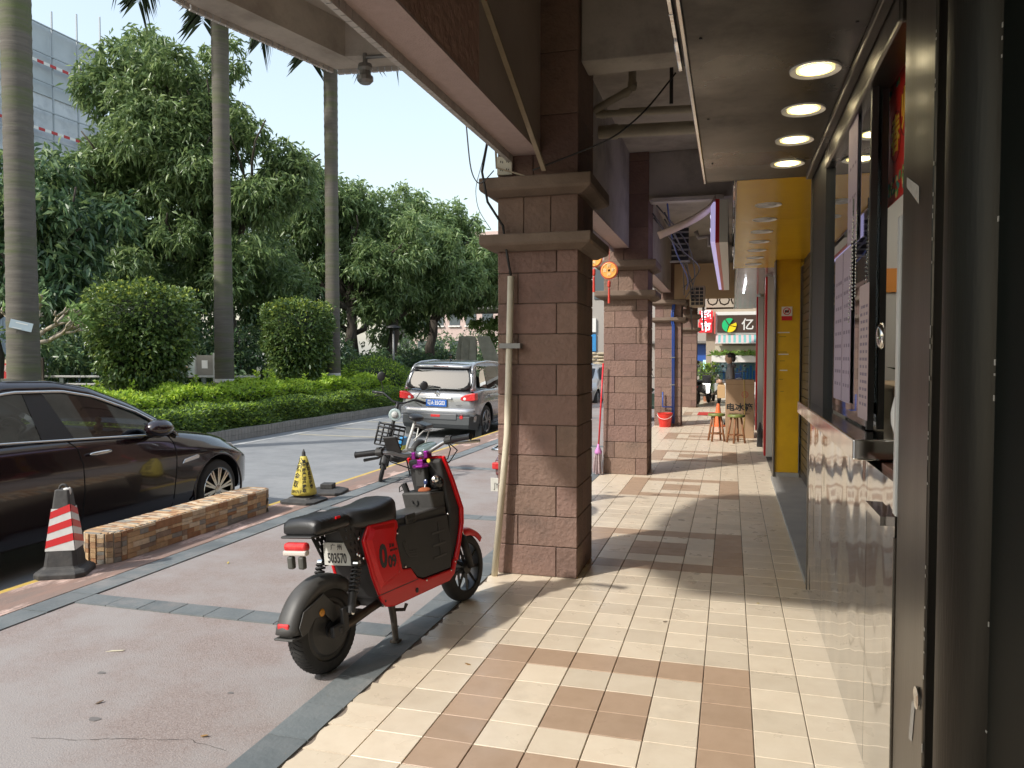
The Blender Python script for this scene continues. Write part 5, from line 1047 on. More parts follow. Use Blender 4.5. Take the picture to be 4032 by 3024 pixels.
# stone arch sculpture
SARC = mat('carved_stone', (.36, .33, .25), .9, col2=(.25, .23, .17), vs=3, bump=.8, bs=5, bdist=.05)
sa = thing('stone_sculpture', 'curved grey stone arch sculpture behind the silver car roof', 'sculpture', (-11.5, 34.2, 0), rot=(0, 0, R(14)))
def slabarc(cx, w0, w1, dirn, name):
    rg = []
    for i in range(15):
        t = i / 14; z = 2.45 * math.sin(t * PI / 2) ** .85; x = cx + dirn * (.75 * (1 - math.sin(t * PI / 2 * .98))) ; w_ = w0 + (w1 - w0) * t
        rg.append([(x - w_ / 2, -.35, z), (x + w_ / 2, -.35, z), (x + w_ / 2, .3, z - .1 * t), (x - w_ / 2, .3, z - .1 * t)])
    MB().loft(rg).build(name, SARC, sa, bevel=.06, seg=2)
slabarc(-.34, 1.05, .72, -.25, 'left_limb'); slabarc(.38, .8, .55, 1.0, 'right_limb')
for dx in (-.5, -.12): MB().tube([(dx - .1 - .1 * (1 - t), -.37, 2.3 * t) for t in (0, .3, .6, .9, 1.0)], .02, 6).build('carved_ridge', SARC, sa)
# market canopies beyond
for i, (x, y, c, lb) in enumerate([(-10.6, 44, (.08, .1, .42), 'blue market canopy with red valance seen under the stone arch'), (-9.0, 46, (.5, .52, .6), 'white market canopy at the column edge')]):
    t = thing('market_canopy', lb, 'canopy', (x, y, 0)); MB().loft([[(-1.3, -1.3, 2.1), (1.3, -1.3, 2.1), (1.3, 1.3, 2.1), (-1.3, 1.3, 2.1)], [(-.05, -.05, 2.85), (.05, -.05, 2.85), (.05, .05, 2.85), (-.05, .05, 2.85)]]).build('roof', mat('tent_%d' % i, c, .6), t)
    MB().box((-1.32, -1.32, 1.75), (1.32, -1.29, 2.09)).build('valance', mat('tent_red', (.5, .03, .04), .6), t)
    for px in (-1.25, 1.2):
        for py in (-1.25, 1.2): MB().box((px, py, 0), (px + .05, py + .05, 2.1)).build('leg', STEELG, t)
# ---------------------------------------------------------------- far buildings
sb = thing('scaffolded_building', 'grey netted building under scaffolding at the top left', 'building', (-32, 30, 0))
NET = mat('grey_scaffold_net', (.52, .56, .6), .9, col2=(.62, .66, .69), vs=.9, col3=(.44, .48, .52), vs3=.5, c3lo=.5, c3hi=.6); POLE = mat('scaffold_pole', (.36, .4, .43), .6)
MB().box((-12, -22, 0), (-.3, 4, 15.4)).build('wall', NET, sb); MB().box((-.28, -22, 14.2), (-.24, 4, 17.6)).build('roof_net', mat('pale_net', (.5, .55, .58), .9, col2=(.42, .47, .5), vs=.8), sb)
mb = MB()
for i in range(18): y = -22 + i * 1.5; mb.box((-.05, y, 0), (.02, y + .06, 18.3 + (i * 37 % 5) * .25))
for k in range(13): mb.box((.02, -22, 1.2 + k * 1.35), (.08, 4, 1.25 + k * 1.35))
mb.build('scaffold_frame', POLE, sb, kind='stuff')
for k in (9.2, 12.4, 15.6):
    for i in range(33): MB().box((.09, -8 + i * .36, k - .07), (.11, -8 + i * .36 + .35, k + .07)).build('barrier_tape', mat('tape_red', (.45, .03, .03), .6) if i % 2 else WHITE, sb)
pb = thing('pink_building', 'pale pink apartment block far behind the trees', 'building', (-25.5, 80, 0)); PKW = mat('pink_render', (.55, .42, .38), .85)
MB().box((-9, 0, 0), (9, 8, 15)).build('wall', PKW, pb)
for f in range(4):
    for i in range(9): 
        wv = MB().box((-8.2 + i * 1.9, -.06, 1.5 + f * 3.4), (-7.0 + i * 1.9, .0, 3.2 + f * 3.4)).build('window', mat('far_glass', (.08, .1, .11), .2), pb); MB().box((-8.3 + i * 1.9, -.2, 1.3 + f * 3.4), (-6.9 + i * 1.9, 0, 1.45 + f * 3.4)).build('sill', WHITE, wv)
MB().box((-9.2, -.3, 8.3), (9.2, 0, 9.3)).build('white_band', WHITE, pb)
fo = thing('road_flyover', 'pale grey concrete flyover crossing behind the trees', 'bridge', (-15, 58, 0)); MB().box((-14, -3, 5.0), (34, 3, 6.3)).build('deck', CONC, fo, bevel=.1)
for x in (-12, 2, 16): MB().box((x, -1, 0), (x + 1.4, 1, 5)).build('pier', CONC, fo)
# ---------------------------------------------------------------- yellow shop
ys = thing('yellow_shop', 'yellow panelled shop front with glossy yellow soffit and yellow pier', 'shop', (.5, 8, 0))
for y0, y1 in ((-2.52, -.86), (-.856, 1.2), (1.204, 2.95)): MB().box((-.47, y0, 2.733), (.40, y1, 2.748)).build('soffit_panel', YELG, ys)
MB().box((-.478, -2.53, 2.72), (-.47, 2.96, 3.25)).build('fascia', POL, ys)
for i in range(9): MB().box((-.492 - .004 * (i % 2), -2.5 + i * .6, 2.78 + .05 * (i % 3)), (-.479, -1.94 + i * .6, 3.25)).build('fascia_panel', MIRR, ys, bevel=.004)
MB().box((-.46, -2.52, 2.75), (.4, 2.95, 2.9)).build('canopy_core', DARK, ys)
MB().box((.04, 2.13, .09), (.32, 2.4, 2.733)).build('pier', YEL, ys, bevel=.004)
MB().box((.025, 2.10, .0), (.039, 2.42, 2.73)).build('edge_strip', STEEL, ys)
MB().box((.04, 2.125, .0), (.33, 2.4, .089)).build('pier_plinth', CONC, ys)
MB().box((.0, -2.5, .0), (.36, 2.12, .035)).build('threshold', CONC, ys)
MB().box((.36, -2.5, .0), (.42, 2.12, 2.733)).build('roller_shutter', mat('dark_shutter', (.05, .05, .05), .5), ys)
for i in range(26): MB().box((.345, -2.5, .06 + i * .1), (.359, 2.12, .15 + i * .1)).build('shutter_slat', mat('shutter_slat', (.1, .09, .08), .4, .6), ys)
MB().box((.01, -2.55, 0), (.035, -2.49, 2.73)).build('jamb', YEL, ys); MB().box((.036, -2.55, 0), (.06, -2.5, 2.73)).build('jamb_seal', BLACK, ys)
for z in (.0,): pass
for x0, x1, z in ((.06, .2, 1.83), (.07, .19, 1.56), (.09, .18, 1.36)): MB().box((x0, 2.127, z), (x1, 2.1295, z + .012)).build('tape_mark', WHITE, ys)
for x0, x1, z in ((.08, .16, 1.78), (.06, .17, 1.59), (.09, .15, 1.48), (.08, .13, 1.25), (.1, .14, 1.1)): MB().box((x0, 2.128, z), (x1, 2.1297, z + .008)).build('scuff', mat('scuff_olive', (.28, .2, .03), .7), ys)
ns = thing('no_camera_sign', 'small white sign with red barred camera on the yellow pier', 'sign', (.665, 10.12, 2.04))
MB().box((-.062, 0, 0), (.062, .005, .115)).build('plate', WHITE, ns); MB().box((-.062, 0, -.055), (.062, .005, -.002)).build('caption', RED, ns)
MB().lathe([(.046, 0), (.046, .003), (.037, .003), (.037, 0)], (0, -.002, .058), (0, -1, 0), 24, True).build('red_ring', RED, ns); MB().box((-.024, -.004, .042), (.024, -.001, .072)).build('camera_symbol', INKB, ns)
mb = MB(); bar(mb, (-.03, -.005, .028), (.03, -.005, .088), .004, .008); mb.build('red_bar', RED, ns)
nm = ['nearest', 'second', 'third', 'fourth', 'fifth', 'sixth', 'farthest']
for i in range(7): downlight(.272, 6.4 + .675 * i, 2.7328, False, nm[i] + ' unlit white ring downlight in the yellow soffit', 'unlit downlights in the yellow soffit')
# ---------------------------------------------------------------- red and white shop
rs_ = thing('red_white_shop', 'shop with red and white light columns and shiny striped soffit', 'shop', (.5, 14, 0))
def lcol(y, x0=-.01, parent=rs_):
    MB().box((x0, y - 14, .05), (x0 + .028, y - 13.7, 2.72)).build('red_column', RED, parent, bevel=.004); MB().box((x0 + .029, y - 14.01, .04), (x0 + .13, y - 13.7, 2.72)).build('white_column', mat('light_panel', (.62, .61, .58), .4), parent, bevel=.004)
lcol(12.05); lcol(16.1)
STR = mat('pink_gloss_soffit', (.5, .36, .36), .15, .3, col2=(.62, .5, .5), vs=2.5, bump=.15, bs=2.5, bdist=.03, stretch=(.4, 3, 1))
MB().box((-.42, -3.0, 2.75), (.35, 6.5, 2.765)).build('soffit', STR, rs_)
MB().box((-.44, -3.02, 2.74), (-.42, 6.5, 3.1)).build('fascia', mat('white_fascia', (.6, .6, .58), .4), rs_)
MB().box((.14, -1.9, 0), (.17, 6.5, 2.75)).build('glass_front', glass_mat('door_glass', (.5, .52, .5), .12), rs_); MB().box((.35, -3, 0), (.4, 6.5, 2.75)).build('inner_wall', mat('shop_dim', (.3, .28, .25), .6), rs_)
MB().cyl((.1, 3.2, .75), (.1, 3.2, 1.5), .018, n=10).build('door_handle', POL, rs_, smooth=True); MB().box((.1, 3.1, 0), (.15, 3.5, 2.74)).build('door_leaf', mat('cream_door', (.5, .46, .36), .5), rs_)
for z in (.82, 1.43): MB().cyl((.1, 3.2, z), (.135, 3.2, z), .01, n=8).build('handle_mount', POL, rs_)
for y in (-1.2, .2): MB().cyl((-.28, y, 2.72), (-.28, y + .9, 2.72), .014, n=10).build('tube_lamp', mat('tube_lit', (.85, .93, 1), emit=2.2), rs_, smooth=True)
ls = thing('lightbox_sign', 'long lilac lit sign box with red border running along the shops', 'sign', (-.16, 8.5, 2.76))
MB().box((-.06, 0, .0), (-.012, 6.2, .42)).build('lit_face', mat('lilac_lit', (.55, .5, .85), emit=.3), ls); MB().box((-.01, 0, -.012), (.03, 6.2, .45)).build('red_border', RED, ls); MB().box((.031, 0, -.01), (.12, 6.2, .44)).build('box_body', WHITE, ls)
for z in (.13, .27): MB().box((-.066, .05, z), (-.061, 6.15, z + .02)).build('light_strip', mat('strip_white', (.8, .8, .95), emit=.6), ls)
bn = thing('cloth_banner', 'sagging pale pink cloth banner tied from sign to the ceiling', 'banner', (-.5, 8.4, 3.0))
rg = [[(.3 - .62 * t, 0, .25 - .55 * math.sin(t * 1.5) * .55), (.3 - .62 * t, .02, .33 - .5 * math.sin(t * 1.5) * .5)] for t in np.linspace(0, 1, 10)]
MB().loft([[(.33 - .6 * t, .02 * math.sin(9 * t), .22 - .36 * t ** .6), (.33 - .6 * t, .3 + .02 * math.sin(7 * t), .22 - .36 * t ** .6 - .02), (.33 - .6 * t, .3, .225 - .36 * t ** .6), (.33 - .6 * t, .0, .235 - .36 * t ** .6 + .0)] for t in np.linspace(0, 1, 12)]).build('cloth', mat('pink_cloth', (.55, .45, .42), .8), bn, smooth=True)
# hanging clutter under the ceiling: air conditioners, grille window, pipes
ACM = mat('aged_ac_cream', (.45, .36, .24), .6, col2=(.36, .28, .19), vs=4)
def aircon(label, x, y, z, w_, h_, d_):
    o = thing('air_conditioner', label, 'air conditioner', (x, y, z)); MB().box((-w_ / 2, 0, 0), (w_ / 2, d_, h_)).build('casing', ACM, o, bevel=.015)
    MB().box((-w_ * .4, -.006, h_ * .08), (w_ * .4, -.001, h_ * .92)).build('dark_recess', INKB, o)
    for i in range(4): MB().box((-w_ * .42 + i * w_ * .28 - .006, -.014, h_ * .06), (-w_ * .42 + i * w_ * .28 + .006, -.007, h_ * .94)).build('grille_bar', ACM, o)
    for i in range(6): MB().box((-w_ * .42, -.022, h_ * .06 + i * h_ * .17), (w_ * .42, -.015, h_ * .06 + i * h_ * .17 + .012)).build('grille_bar', ACM, o)
    for s in (-1, 1):
        mb = MB(); bar(mb, (s * w_ * .4, -.1, -.03), (s * w_ * .4, d_ + .2, -.03), .03, .03); bar(mb, (s * w_ * .4, -.1, -.03), (s * w_ * .4, d_ + .2, -.4), .03, .03); mb.build('bracket', DARK, o)
aircon('cream air conditioner with square grille on brackets near third column', -.62, 15.0, 2.47, .28, .4, .3)
gw = thing('grille_window', 'dark barred transom window behind the second column top', 'window', (-.78, 12.2, 3.02)); MB().box((-.12, .02, 0), (.14, .05, .5)).build('pane', INKB, gw); MB().box((-.14, 0, -.03), (.16, .018, 0)).build('frame', PLA, gw); MB().box((-.14, 0, .5), (.16, .018, .53)).build('frame', PLA, gw)
for i in range(5): MB().box((-.12, 0, .06 + i * .09), (.14, .015, .085 + i * .09)).build('louvre', mat('louvre_grey', (.3, .29, .27), .6), gw)
bw = MB().box((-1.2, 17.2, 2.78), (.5, 17.29, 3.54)).build('transom_wall', mat('tan_lit_wall', (.5, .36, .22), .8), ab)
bpz = thing('blue_water_pipes', 'pair of blue water pipes on the third column', 'pipe', (-1.25, 17.2, 0))
for dx in (0, .035): MB().tube([(dx + .03, 0, 2.7), (dx, -.02, 2.45), (dx, -.02, 2.3), (dx + .02, -.02, 2.2), (dx + .03, -.02, .06)], .016, 8).build('pipe', mat('pipe_blue', (.02, .07, .3), .4), bpz, smooth=True)
MB().tube([(.03, -.02, .42), (-.18, -.02, .42), (-.18, -.02, .75)], .016, 8).build('branch_pipe', mat('pipe_blue', (.02, .07, .3), .4), bpz, smooth=True)
for z in (1.5, .9): MB().box((-.03, -.045, z), (.08, .0, z + .02)).build('clip', STEELG, bpz)
cb2 = thing('cable_bundle', 'tangle of dark and blue cables under the far ceiling', 'cable bundle', (-.9, 12, 3.3)); 
def smoothed(pts):
    P = [Vector(a).lerp(Vector(b), k / 6) for a, b in zip(pts, pts[1:]) for k in range(6)] + [Vector(pts[-1])]
    for _ in range(8): P = [P[0]] + [(P[i - 1] + P[i] * 2 + P[i + 1]) / 4 for i in range(1, len(P) - 1)] + [P[-1]]
    return P
for i in range(6): MB().tube(smoothed([(random.uniform(-.1, .1), -1.9 + random.uniform(-.1, .1), random.uniform(.0, .2)), (random.uniform(.0, .3), random.uniform(-1, .5), random.uniform(-.3, .05)), (random.uniform(.1, .6), 1.5, random.uniform(-.5, -.2)), (random.uniform(.0, .3), 3.0, random.uniform(-.7, -.3))]), .011, 6).build('cable', BLACK if i != 2 else mat('pipe_blue', (.02, .07, .3), .4), cb2, smooth=True)
p2 = thing('ceiling_pipes', 'cream waste pipes with bends beyond the second cross beam', 'pipe', (-.4, 12.5, 3.4)); MB().tube([(-.15, 0, .1), (-.1, 0, .0), (.05, 0, .02), (.05, 0, -.12), (.3, 0, -.12), (.7, 0, -.1)], .035, 10).build('pipe', GPV, p2, smooth=True); MB().tube([(.28, 0, .6), (.28, 0, -.1)], .03, 10).build('pipe', GPV, p2, smooth=True)
# ---------------------------------------------------------------- small things in the arcade
def stool(label, x, y, rz):
    o = thing('wooden_stool', label, 'stool', (x, y, 0), rz, group='wooden stools by the carton'); WD = mat('stool_wood', (.28, .12, .05), .5, col2=(.2, .08, .035), vs=12, obj=True)
    MB().lathe([(.13, .455), (.15, .465), (.152, .49), (.145, .5), (.0, .503)], n=28).build('seat', mat('green_seat', (.17, .2, .05), .45), o, auto=40)
    for i in range(4):
        a = PI / 4 + i * PI / 2; MB().tube([(.16 * math.cos(a), .16 * math.sin(a), 0), (.085 * math.cos(a), .085 * math.sin(a), .46)], [.02, .017], 8).build('leg', WD, o, smooth=True)
        b = a + PI / 2; MB().tube([(.137 * math.cos(a), .137 * math.sin(a), .14), (.137 * math.cos(b), .137 * math.sin(b), .14)], .011, 6).build('stretcher', WD, o, smooth=True)
stool('left green topped wooden stool beside the carton', -.235, 14.4, .3); stool('right green topped wooden stool in front of the carton', .105, 14.2, .55)
CARD = mat('cardboard', (.36, .235, .14), .85, col2=(.31, .2, .12), vs=5)
ct = thing('fridge_carton', 'tall cardboard refrigerator carton tied with yellow string', 'carton', (.175, 15.3, 0)); MB().box((-.26, -.26, .0), (.26, .26, 1.09)).build('box', CARD, ct, bevel=.006)
text('电冰箱', .155, face_m((-.01, -.2625, .57), (1, 0, 0), (0, 0, 1)), INKB, ct, bold=.004, sx=1.05); text('REFRIGERATOR FREEZER', .034, face_m((-.01, -.2625, .46), (1, 0, 0), (0, 0, 1)), mat('brown_print', (.08, .05, .03), .7), ct)
MB().lathe([(.06, 0), (.06, .001), (.05, .001), (.05, 0)], (.09, -.262, .82), (0, -1, 0), 20, True).build('emblem', mat('red_print', (.4, .06, .04), .7), ct); text('火', .07, face_m((.09, -.2625, .82), (1, 0, 0), (0, 0, 1)), mat('red_print', (.4, .06, .04), .7), ct)
MB().tube([(.07, -.263, .0), (.09, -.265, .5), (.07, -.264, 1.09), (.06, .0, 1.096)], .005, 5).build('string', mat('yellow_string', (.6, .45, .1), .7), ct, smooth=True)
MB().box((-.26, -.2605, 1.0), (.26, -.2602, 1.01)).build('flap_line', mat('card_edge', (.25, .16, .1), .9), ct)
bg_ = thing('black_bag', 'black folded umbrella bag leaning against the red column', 'bag', (.5, 13.7, 0)); MB().loft([[(-.06, -.05, 0), (.03, -.05, 0), (.03, .05, 0), (-.06, .05, 0)], [(-.045, -.045, .3), (.02, -.045, .3), (.02, .04, .3), (-.045, .04, .3)], [(-.02, -.03, .42), (0, -.03, .42), (0, 0, .42), (-.02, 0, .42)]]).build('bag', BLACK, bg_, bevel=.01)
bk = thing('red_bucket', 'red plastic bucket with pale handle at the foot of the third column', 'bucket', (-1.36, 16.95, 0)); MB().lathe([(.115, 0), (.12, .005), (.158, .29), (.168, .292), (.168, .305), (.155, .305), (.118, .02), (.0, .02)], n=28).build('pail', mat('bucket_red', (.6, .03, .02), .35), bk, auto=40)
MB().tube([(.165 * math.cos(a), -.02 - .165 * abs(math.sin(a)) * .9, .29 - .11 * math.sin(a)) for a in np.linspace(0, PI, 14)], .005, 6).build('handle', WHITE, bk, smooth=True)
mp_ = thing('mop', 'red handled mop with pink collar and stringy head against the second column', 'mop', (-1.645, 9.9, 0)); MB().cyl((0, 0, .3), (.055, .03, 1.45), .011, n=8).build('handle', mat('mop_red', (.6, .02, .03), .35), mp_, smooth=True); MB().lathe([(.045, .27), (.05, .3), (.02, .36), (.012, .4)], n=14).build('collar', mat('mop_pink', (.55, .22, .5), .4), mp_, smooth=True)
mb = MB()
for i in range(60):
    a = random.uniform(0, 2 * PI); r = random.uniform(.0, .05); mb.tube([(r * .8 * math.cos(a), r * .8 * math.sin(a), .3), (r * 1.2 * math.cos(a), r * 1.2 * math.sin(a), .15), ((r + .01) * 1.2 * math.cos(a), (r + .01) * 1.2 * math.sin(a), random.uniform(-.0, .05))], .006, 4)
mb.build('strings', mat('mop_strings', (.3, .19, .2), .9, col2=(.5, .42, .42), vs=30), mp_, kind='stuff')
COIN = mat('orange_coin', (.75, .2, .05), .5); COING = mat('gold_coin', (.85, .42, .1), .45)
def coin(label, x, y, z, r, tas):
    o = thing('coin_ornament', label, 'ornament', (x, y, z), group='hanging red coin ornaments')
    ring = [(r * (.2 if k % 2 else .2), 0) for k in range(1)]
    MB().lathe([(r, -.012), (r, .012), (r * .9, .016), (r * .85, .01), (r * .16, .01), (r * .16, -.01), (r * .85, -.01), (r * .9, -.016)], (0, 0, 0), (0, 1, 0), 32, True).build('coin', COING, o, auto=40)
    MB().lathe([(r * 1.12, -.006), (r * 1.12, .006), (r * 1.0, .006), (r * 1.0, -.006)], (0, 0, 0), (0, 1, 0), 32, True).build('red_rim', mat('orn_red', (.55, .05, .03), .5), o)
    for k, c in enumerate('招财进宝'):
        a = PI / 2 - k * PI / 2; text(c, r * .5, face_m((r * .55 * math.cos(a), -.0125, r * .55 * math.sin(a)), (1, 0, 0), (0, 0, 1)), mat('pale_gold', (.85, .65, .35), .4), o, bold=.002)
    MB().cyl((0, 0, r * 1.1), (0, 0, r * 1.1 + .35), .003, n=5).build('cord', mat('orn_red', (.55, .05, .03), .5), o)
    if tas: MB().cyl((0, 0, -r * 1.1), (0, 0, -r * 1.3), .003, n=5).lathe([(.012, 0), (.02, -.012), (.02, -.07), (.012, -.085)], (0, 0, -r * 1.3), n=8).lathe([(.008, -.09), (.012, -.1), (.016, -.28)], (0, 0, -r * 1.3), n=8).build('tassel', mat('orn_red', (.55, .05, .03), .5), o)
coin('larger orange coin ornament with red tassel in front of second column', -1.469, 9.6, 2.61, .098, True); coin('upper left coin ornament half hidden by the nearest column', -1.60, 9.25, 2.72, .095, True)
# person standing behind the carton
SKIN = mat('skin', (.5, .32, .23), .5); HOOD = mat('grey_hoodie', (.17, .17, .18), .85, bump=.2, bs=30); HAIR = mat('black_hair', (.01, .009, .008), .45)
pe = thing('person', 'person with short black hair in grey hooded top, holding a brown paper bag', 'person', (.0, 17.5, 0), R(180))
def skin_obj(name, V, E, Rd, m, parent, sub=2, root=0):
    me = bpy.data.meshes.new(name); me.from_pydata(V, E, []); me.materials.append(m); o = bpy.data.objects.new(name, me); COL.objects.link(o); o.parent = parent
    o.modifiers.new('skin', 'SKIN')
    for i, r in enumerate(Rd): me.skin_vertices[0].data[i].radius = r if isinstance(r, tuple) else (r, r)
    me.skin_vertices[0].data[root].use_root = True
    s = o.modifiers.new('sub', 'SUBSURF'); s.levels = sub; s.render_levels = sub
    for p in me.polygons: p.use_smooth = True
    o.modifiers['skin'].use_smooth_shade = True; return o
# local x forward (faces world -X), y left
V = [(0, 0, .86), (.0, 0, 1.0), (.01, 0, 1.15), (.0, 0, 1.27), (.01, 0, 1.34), (.02, 0, 1.385), (0, .09, .8), (.01, .1, .45), (-.02, .1, .06), (.1, .1, .03), (0, -.09, .8), (.02, -.1, .45), (.02, -.1, .06), (.14, -.1, .03),
     (0, .16, 1.27), (-.02, .2, 1.03), (.17, .14, .97), (0, -.16, 1.27), (-.02, -.2, 1.03), (.17, -.13, .98)]
E_ = [(0, 1), (1, 2), (2, 3), (3, 4), (4, 5), (0, 6), (6, 7), (7, 8), (8, 9), (0, 10), (10, 11), (11, 12), (12, 13), (3, 14), (14, 15), (15, 16), (3, 17), (17, 18), (18, 19)]
skin_obj('body', V, E_, [(.11, .13), (.105, .125), (.11, .14), (.10, .13), .055, .05, .085, .06, .045, .04, .085, .06, .045, .04, .065, .05, .035, .065, .05, .035], HOOD, pe)
hd_ = MB()
rg = []
for z, rx, ry, cx in ((1.375, .045, .045, .02), (1.40, .055, .052, .03), (1.425, .075, .06, .035), (1.455, .085, .068, .03), (1.49, .092, .074, .025), (1.53, .095, .077, .02), (1.565, .088, .072, .015), (1.59, .06, .052, .01), (1.60, .02, .02, .01)):
    rg.append([(cx + rx * math.cos(a), ry * math.sin(a), z) for a in np.linspace(0, 2 * PI, 16, endpoint=False)])
hh = hd_.loft(rg).build('head', SKIN, pe, smooth=True)
MB().loft([[(.112, -.012, 1.47), (.112, .012, 1.47), (.105, 0, 1.46)], [(.128, -.014, 1.475), (.128, .014, 1.475), (.11, 0, 1.455)], [(.108, -.007, 1.515), (.108, .007, 1.515), (.1, 0, 1.5)]]).build('nose', SKIN, hh, smooth=True)
for s in (-1, 1): MB().ell((.098, s * .032, 1.505), (.008, .013, .006), 8, 5).build('eye', INKB, hh, smooth=True); MB().ell((.01, s * .077, 1.49), (.018, .008, .03), 8, 6).build('ear', SKIN, hh, smooth=True)
MB().ell((.1, 0, 1.443), (.01, .022, .006), 8, 5).build('mouth', mat('lips', (.35, .13, .11), .5), hh, smooth=True)
mb = MB(); mb.ell((-.005, 0, 1.545), (.102, .088, .072), 18, 12); mb.ell((-.055, 0, 1.48), (.055, .08, .075), 14, 10); mb.ell((.075, 0, 1.578), (.035, .06, .02), 12, 8)
for s in (-1, 1): mb.ell((.02, s * .07, 1.535), (.05, .018, .035), 10, 8)
mb.build('hair', HAIR, pe, smooth=True)
MB().ell((-.07, 0, 1.32), (.05, .09, .05), 14, 8).build('hood', HOOD, pe, smooth=True)
for s in (-1, 1):
    h = MB(); h.ell((.215, s * .12, .985), (.05, .022, .035), 12, 8)
    for k in range(4): h.tube([(.24, s * (.12 - .0 * k), 1.01 - .018 * k), (.285 - .004 * k, s * .1, 1.005 - .018 * k), (.295, s * .06, 1.0 - .018 * k)], [.0095, .0085, .007], 7)
    h.tube([(.2, s * .105, 1.01), (.235, s * .085, 1.025), (.26, s * .075, 1.02)], [.011, .01, .008], 7); h.build('hand', SKIN, pe, smooth=True)
pbg = thing('paper_bag', 'brown paper bag hanging from the hands of the person', 'bag', (-.19, 17.45, .62)); MB().loft([[(-.08, -.05, 0), (.08, -.05, 0), (.08, .05, 0), (-.08, .05, 0)], [(-.085, -.052, .26), (.085, -.052, .26), (.085, .052, .26), (-.085, .052, .26)], [(-.03, -.02, .36), (.03, -.02, .36), (.03, .02, .36), (-.03, .02, .36)]]).build('bag', mat('kraft_paper', (.5, .33, .17), .8), pbg, bevel=.006)
oc = thing('orange_cone', 'small orange traffic cone behind the stools', 'traffic cone', (-.25, 17.4, 0)); MB().lathe([(.16, 0), (.16, .03), (.11, .035), (.03, .5), (.02, .5)], n=20).build('cone', mat('cone_orange', (.7, .14, .04), .5), oc, auto=40)
rmt = thing('red_floor_mat', 'red mat lying on the far arcade floor', 'mat', (-.62, 21.0, .006)); MB().box((-.2, -.5, 0), (.35, .5, .008)).build('mat', mat('mat_red', (.5, .04, .03), .8), rmt)
# ---------------------------------------------------------------- planter wall, cones
def ramp_mat(name, cols, rough=.8, bump=.6, bs=40):
    m = bpy.data.materials.new(name); m.use_nodes = True; t = m.node_tree; N = t.nodes; L = t.links; b = N['Principled BSDF']; b.inputs['Roughness'].default_value = rough
    oi = N.new('ShaderNodeObjectInfo'); cr = N.new('ShaderNodeValToRGB'); cr.color_ramp.interpolation = 'CONSTANT'; L.new(oi.outputs['Random'], cr.inputs[0])
    e = cr.color_ramp.elements; e[0].color = (*cols[0], 1); e[1].position = 1 / len(cols); e[1].color = (*cols[1], 1)
    for i in range(2, len(cols)): q = e.new(i / len(cols)); q.color = (*cols[i], 1)
    g = N.new('ShaderNodeNewGeometry'); n = N.new('ShaderNodeTexNoise'); n.inputs['Scale'].default_value = 26; n.inputs['Detail'].default_value = 5; L.new(g.outputs['Position'], n.inputs['Vector'])
    h = N.new('ShaderNodeHueSaturation'); mr = N.new('ShaderNodeMapRange'); mr.inputs[3].default_value = .65; mr.inputs[4].default_value = 1.35; L.new(n.outputs[0], mr.inputs[0]); L.new(mr.outputs[0], h.inputs['Value']); L.new(cr.outputs[0], h.inputs['Color']); L.new(h.outputs[0], b.inputs['Base Color'])
    bp = N.new('ShaderNodeBump'); bp.inputs['Strength'].default_value = bump; bp.inputs['Distance'].default_value = .008; L.new(n.outputs[0], bp.inputs['Height']); L.new(bp.outputs[0], b.inputs['Normal']); return m
VEN = ramp_mat('stone_veneer', [(.36, .19, .095), (.5, .33, .18), (.6, .42, .24), (.3, .22, .16), (.66, .54, .38), (.29, .275, .24), (.44, .26, .14), (.56, .44, .3)])
pw = thing('stone_planter', 'low oblong kerb block clad in brown and tan stone strips', 'planter', (-4.55, 5.66, 0))
bw_, bl, bh = .145, 1.06, .225; pts = []
rr = .13
for cx, cy, a0 in ((bw_ - rr, -bl + rr, -90), (bw_ - rr, bl - rr, 0), (-bw_ + rr, bl - rr, 90), (-bw_ + rr, -bl + rr, 180)):
    for k in range(7): a = R(a0 + 90 * k / 6); pts.append((cx + rr * math.cos(a), cy + rr * math.sin(a)))
MB().prism(pts, lambda x, y, h: (x, y, h), -.13, bh).build('core', mat('mortar', (.28, .25, .2), .9), pw)
per = [Vector((*p, 0)) for p in pts] + [Vector((*pts[0], 0))]; seg = [(per[i + 1] - per[i]).length for i in range(len(pts))]; tot = sum(seg)
def at(s):
    s %= tot
    for i, L_ in enumerate(seg):
        if s <= L_: return per[i].lerp(per[i + 1], s / L_), (per[i + 1] - per[i]).normalized()
        s -= L_
    return per[-1], (per[-1] - per[-2]).normalized()
VM = {}
def vpiece(L_, h, t=.007):
    k = (round(L_, 2), round(h, 3))
    if k not in VM: VM[k] = MB().loft([[(-k[0] / 2, 0, -k[1] / 2), (k[0] / 2, 0, -k[1] / 2), (k[0] / 2, 0, k[1] / 2), (-k[0] / 2, 0, k[1] / 2)], [(-k[0] / 2 + .002, -t, -k[1] / 2 + .0015), (k[0] / 2 - .002, -t, -k[1] / 2 + .0015), (k[0] / 2 - .002, -t, k[1] / 2 - .0015), (-k[0] / 2 + .002, -t, k[1] / 2 - .0015)]]).mesh('veneer_strip', VEN)
    return VM[k]
def put(s, L_, z, h):
    p, d = at(s + L_ / 2); nrm = Vector((d.y, -d.x, 0)); o = link('veneer_strip', vpiece(L_ - .001, h - .0012), pw, loc=(p.x - nrm.x * .001, p.y - nrm.y * .001, z + h / 2)); o.rotation_euler = (0, 0, math.atan2(d.y, d.x)); o.scale = (1, random.uniform(.8, 1.3), 1)
s = -.44
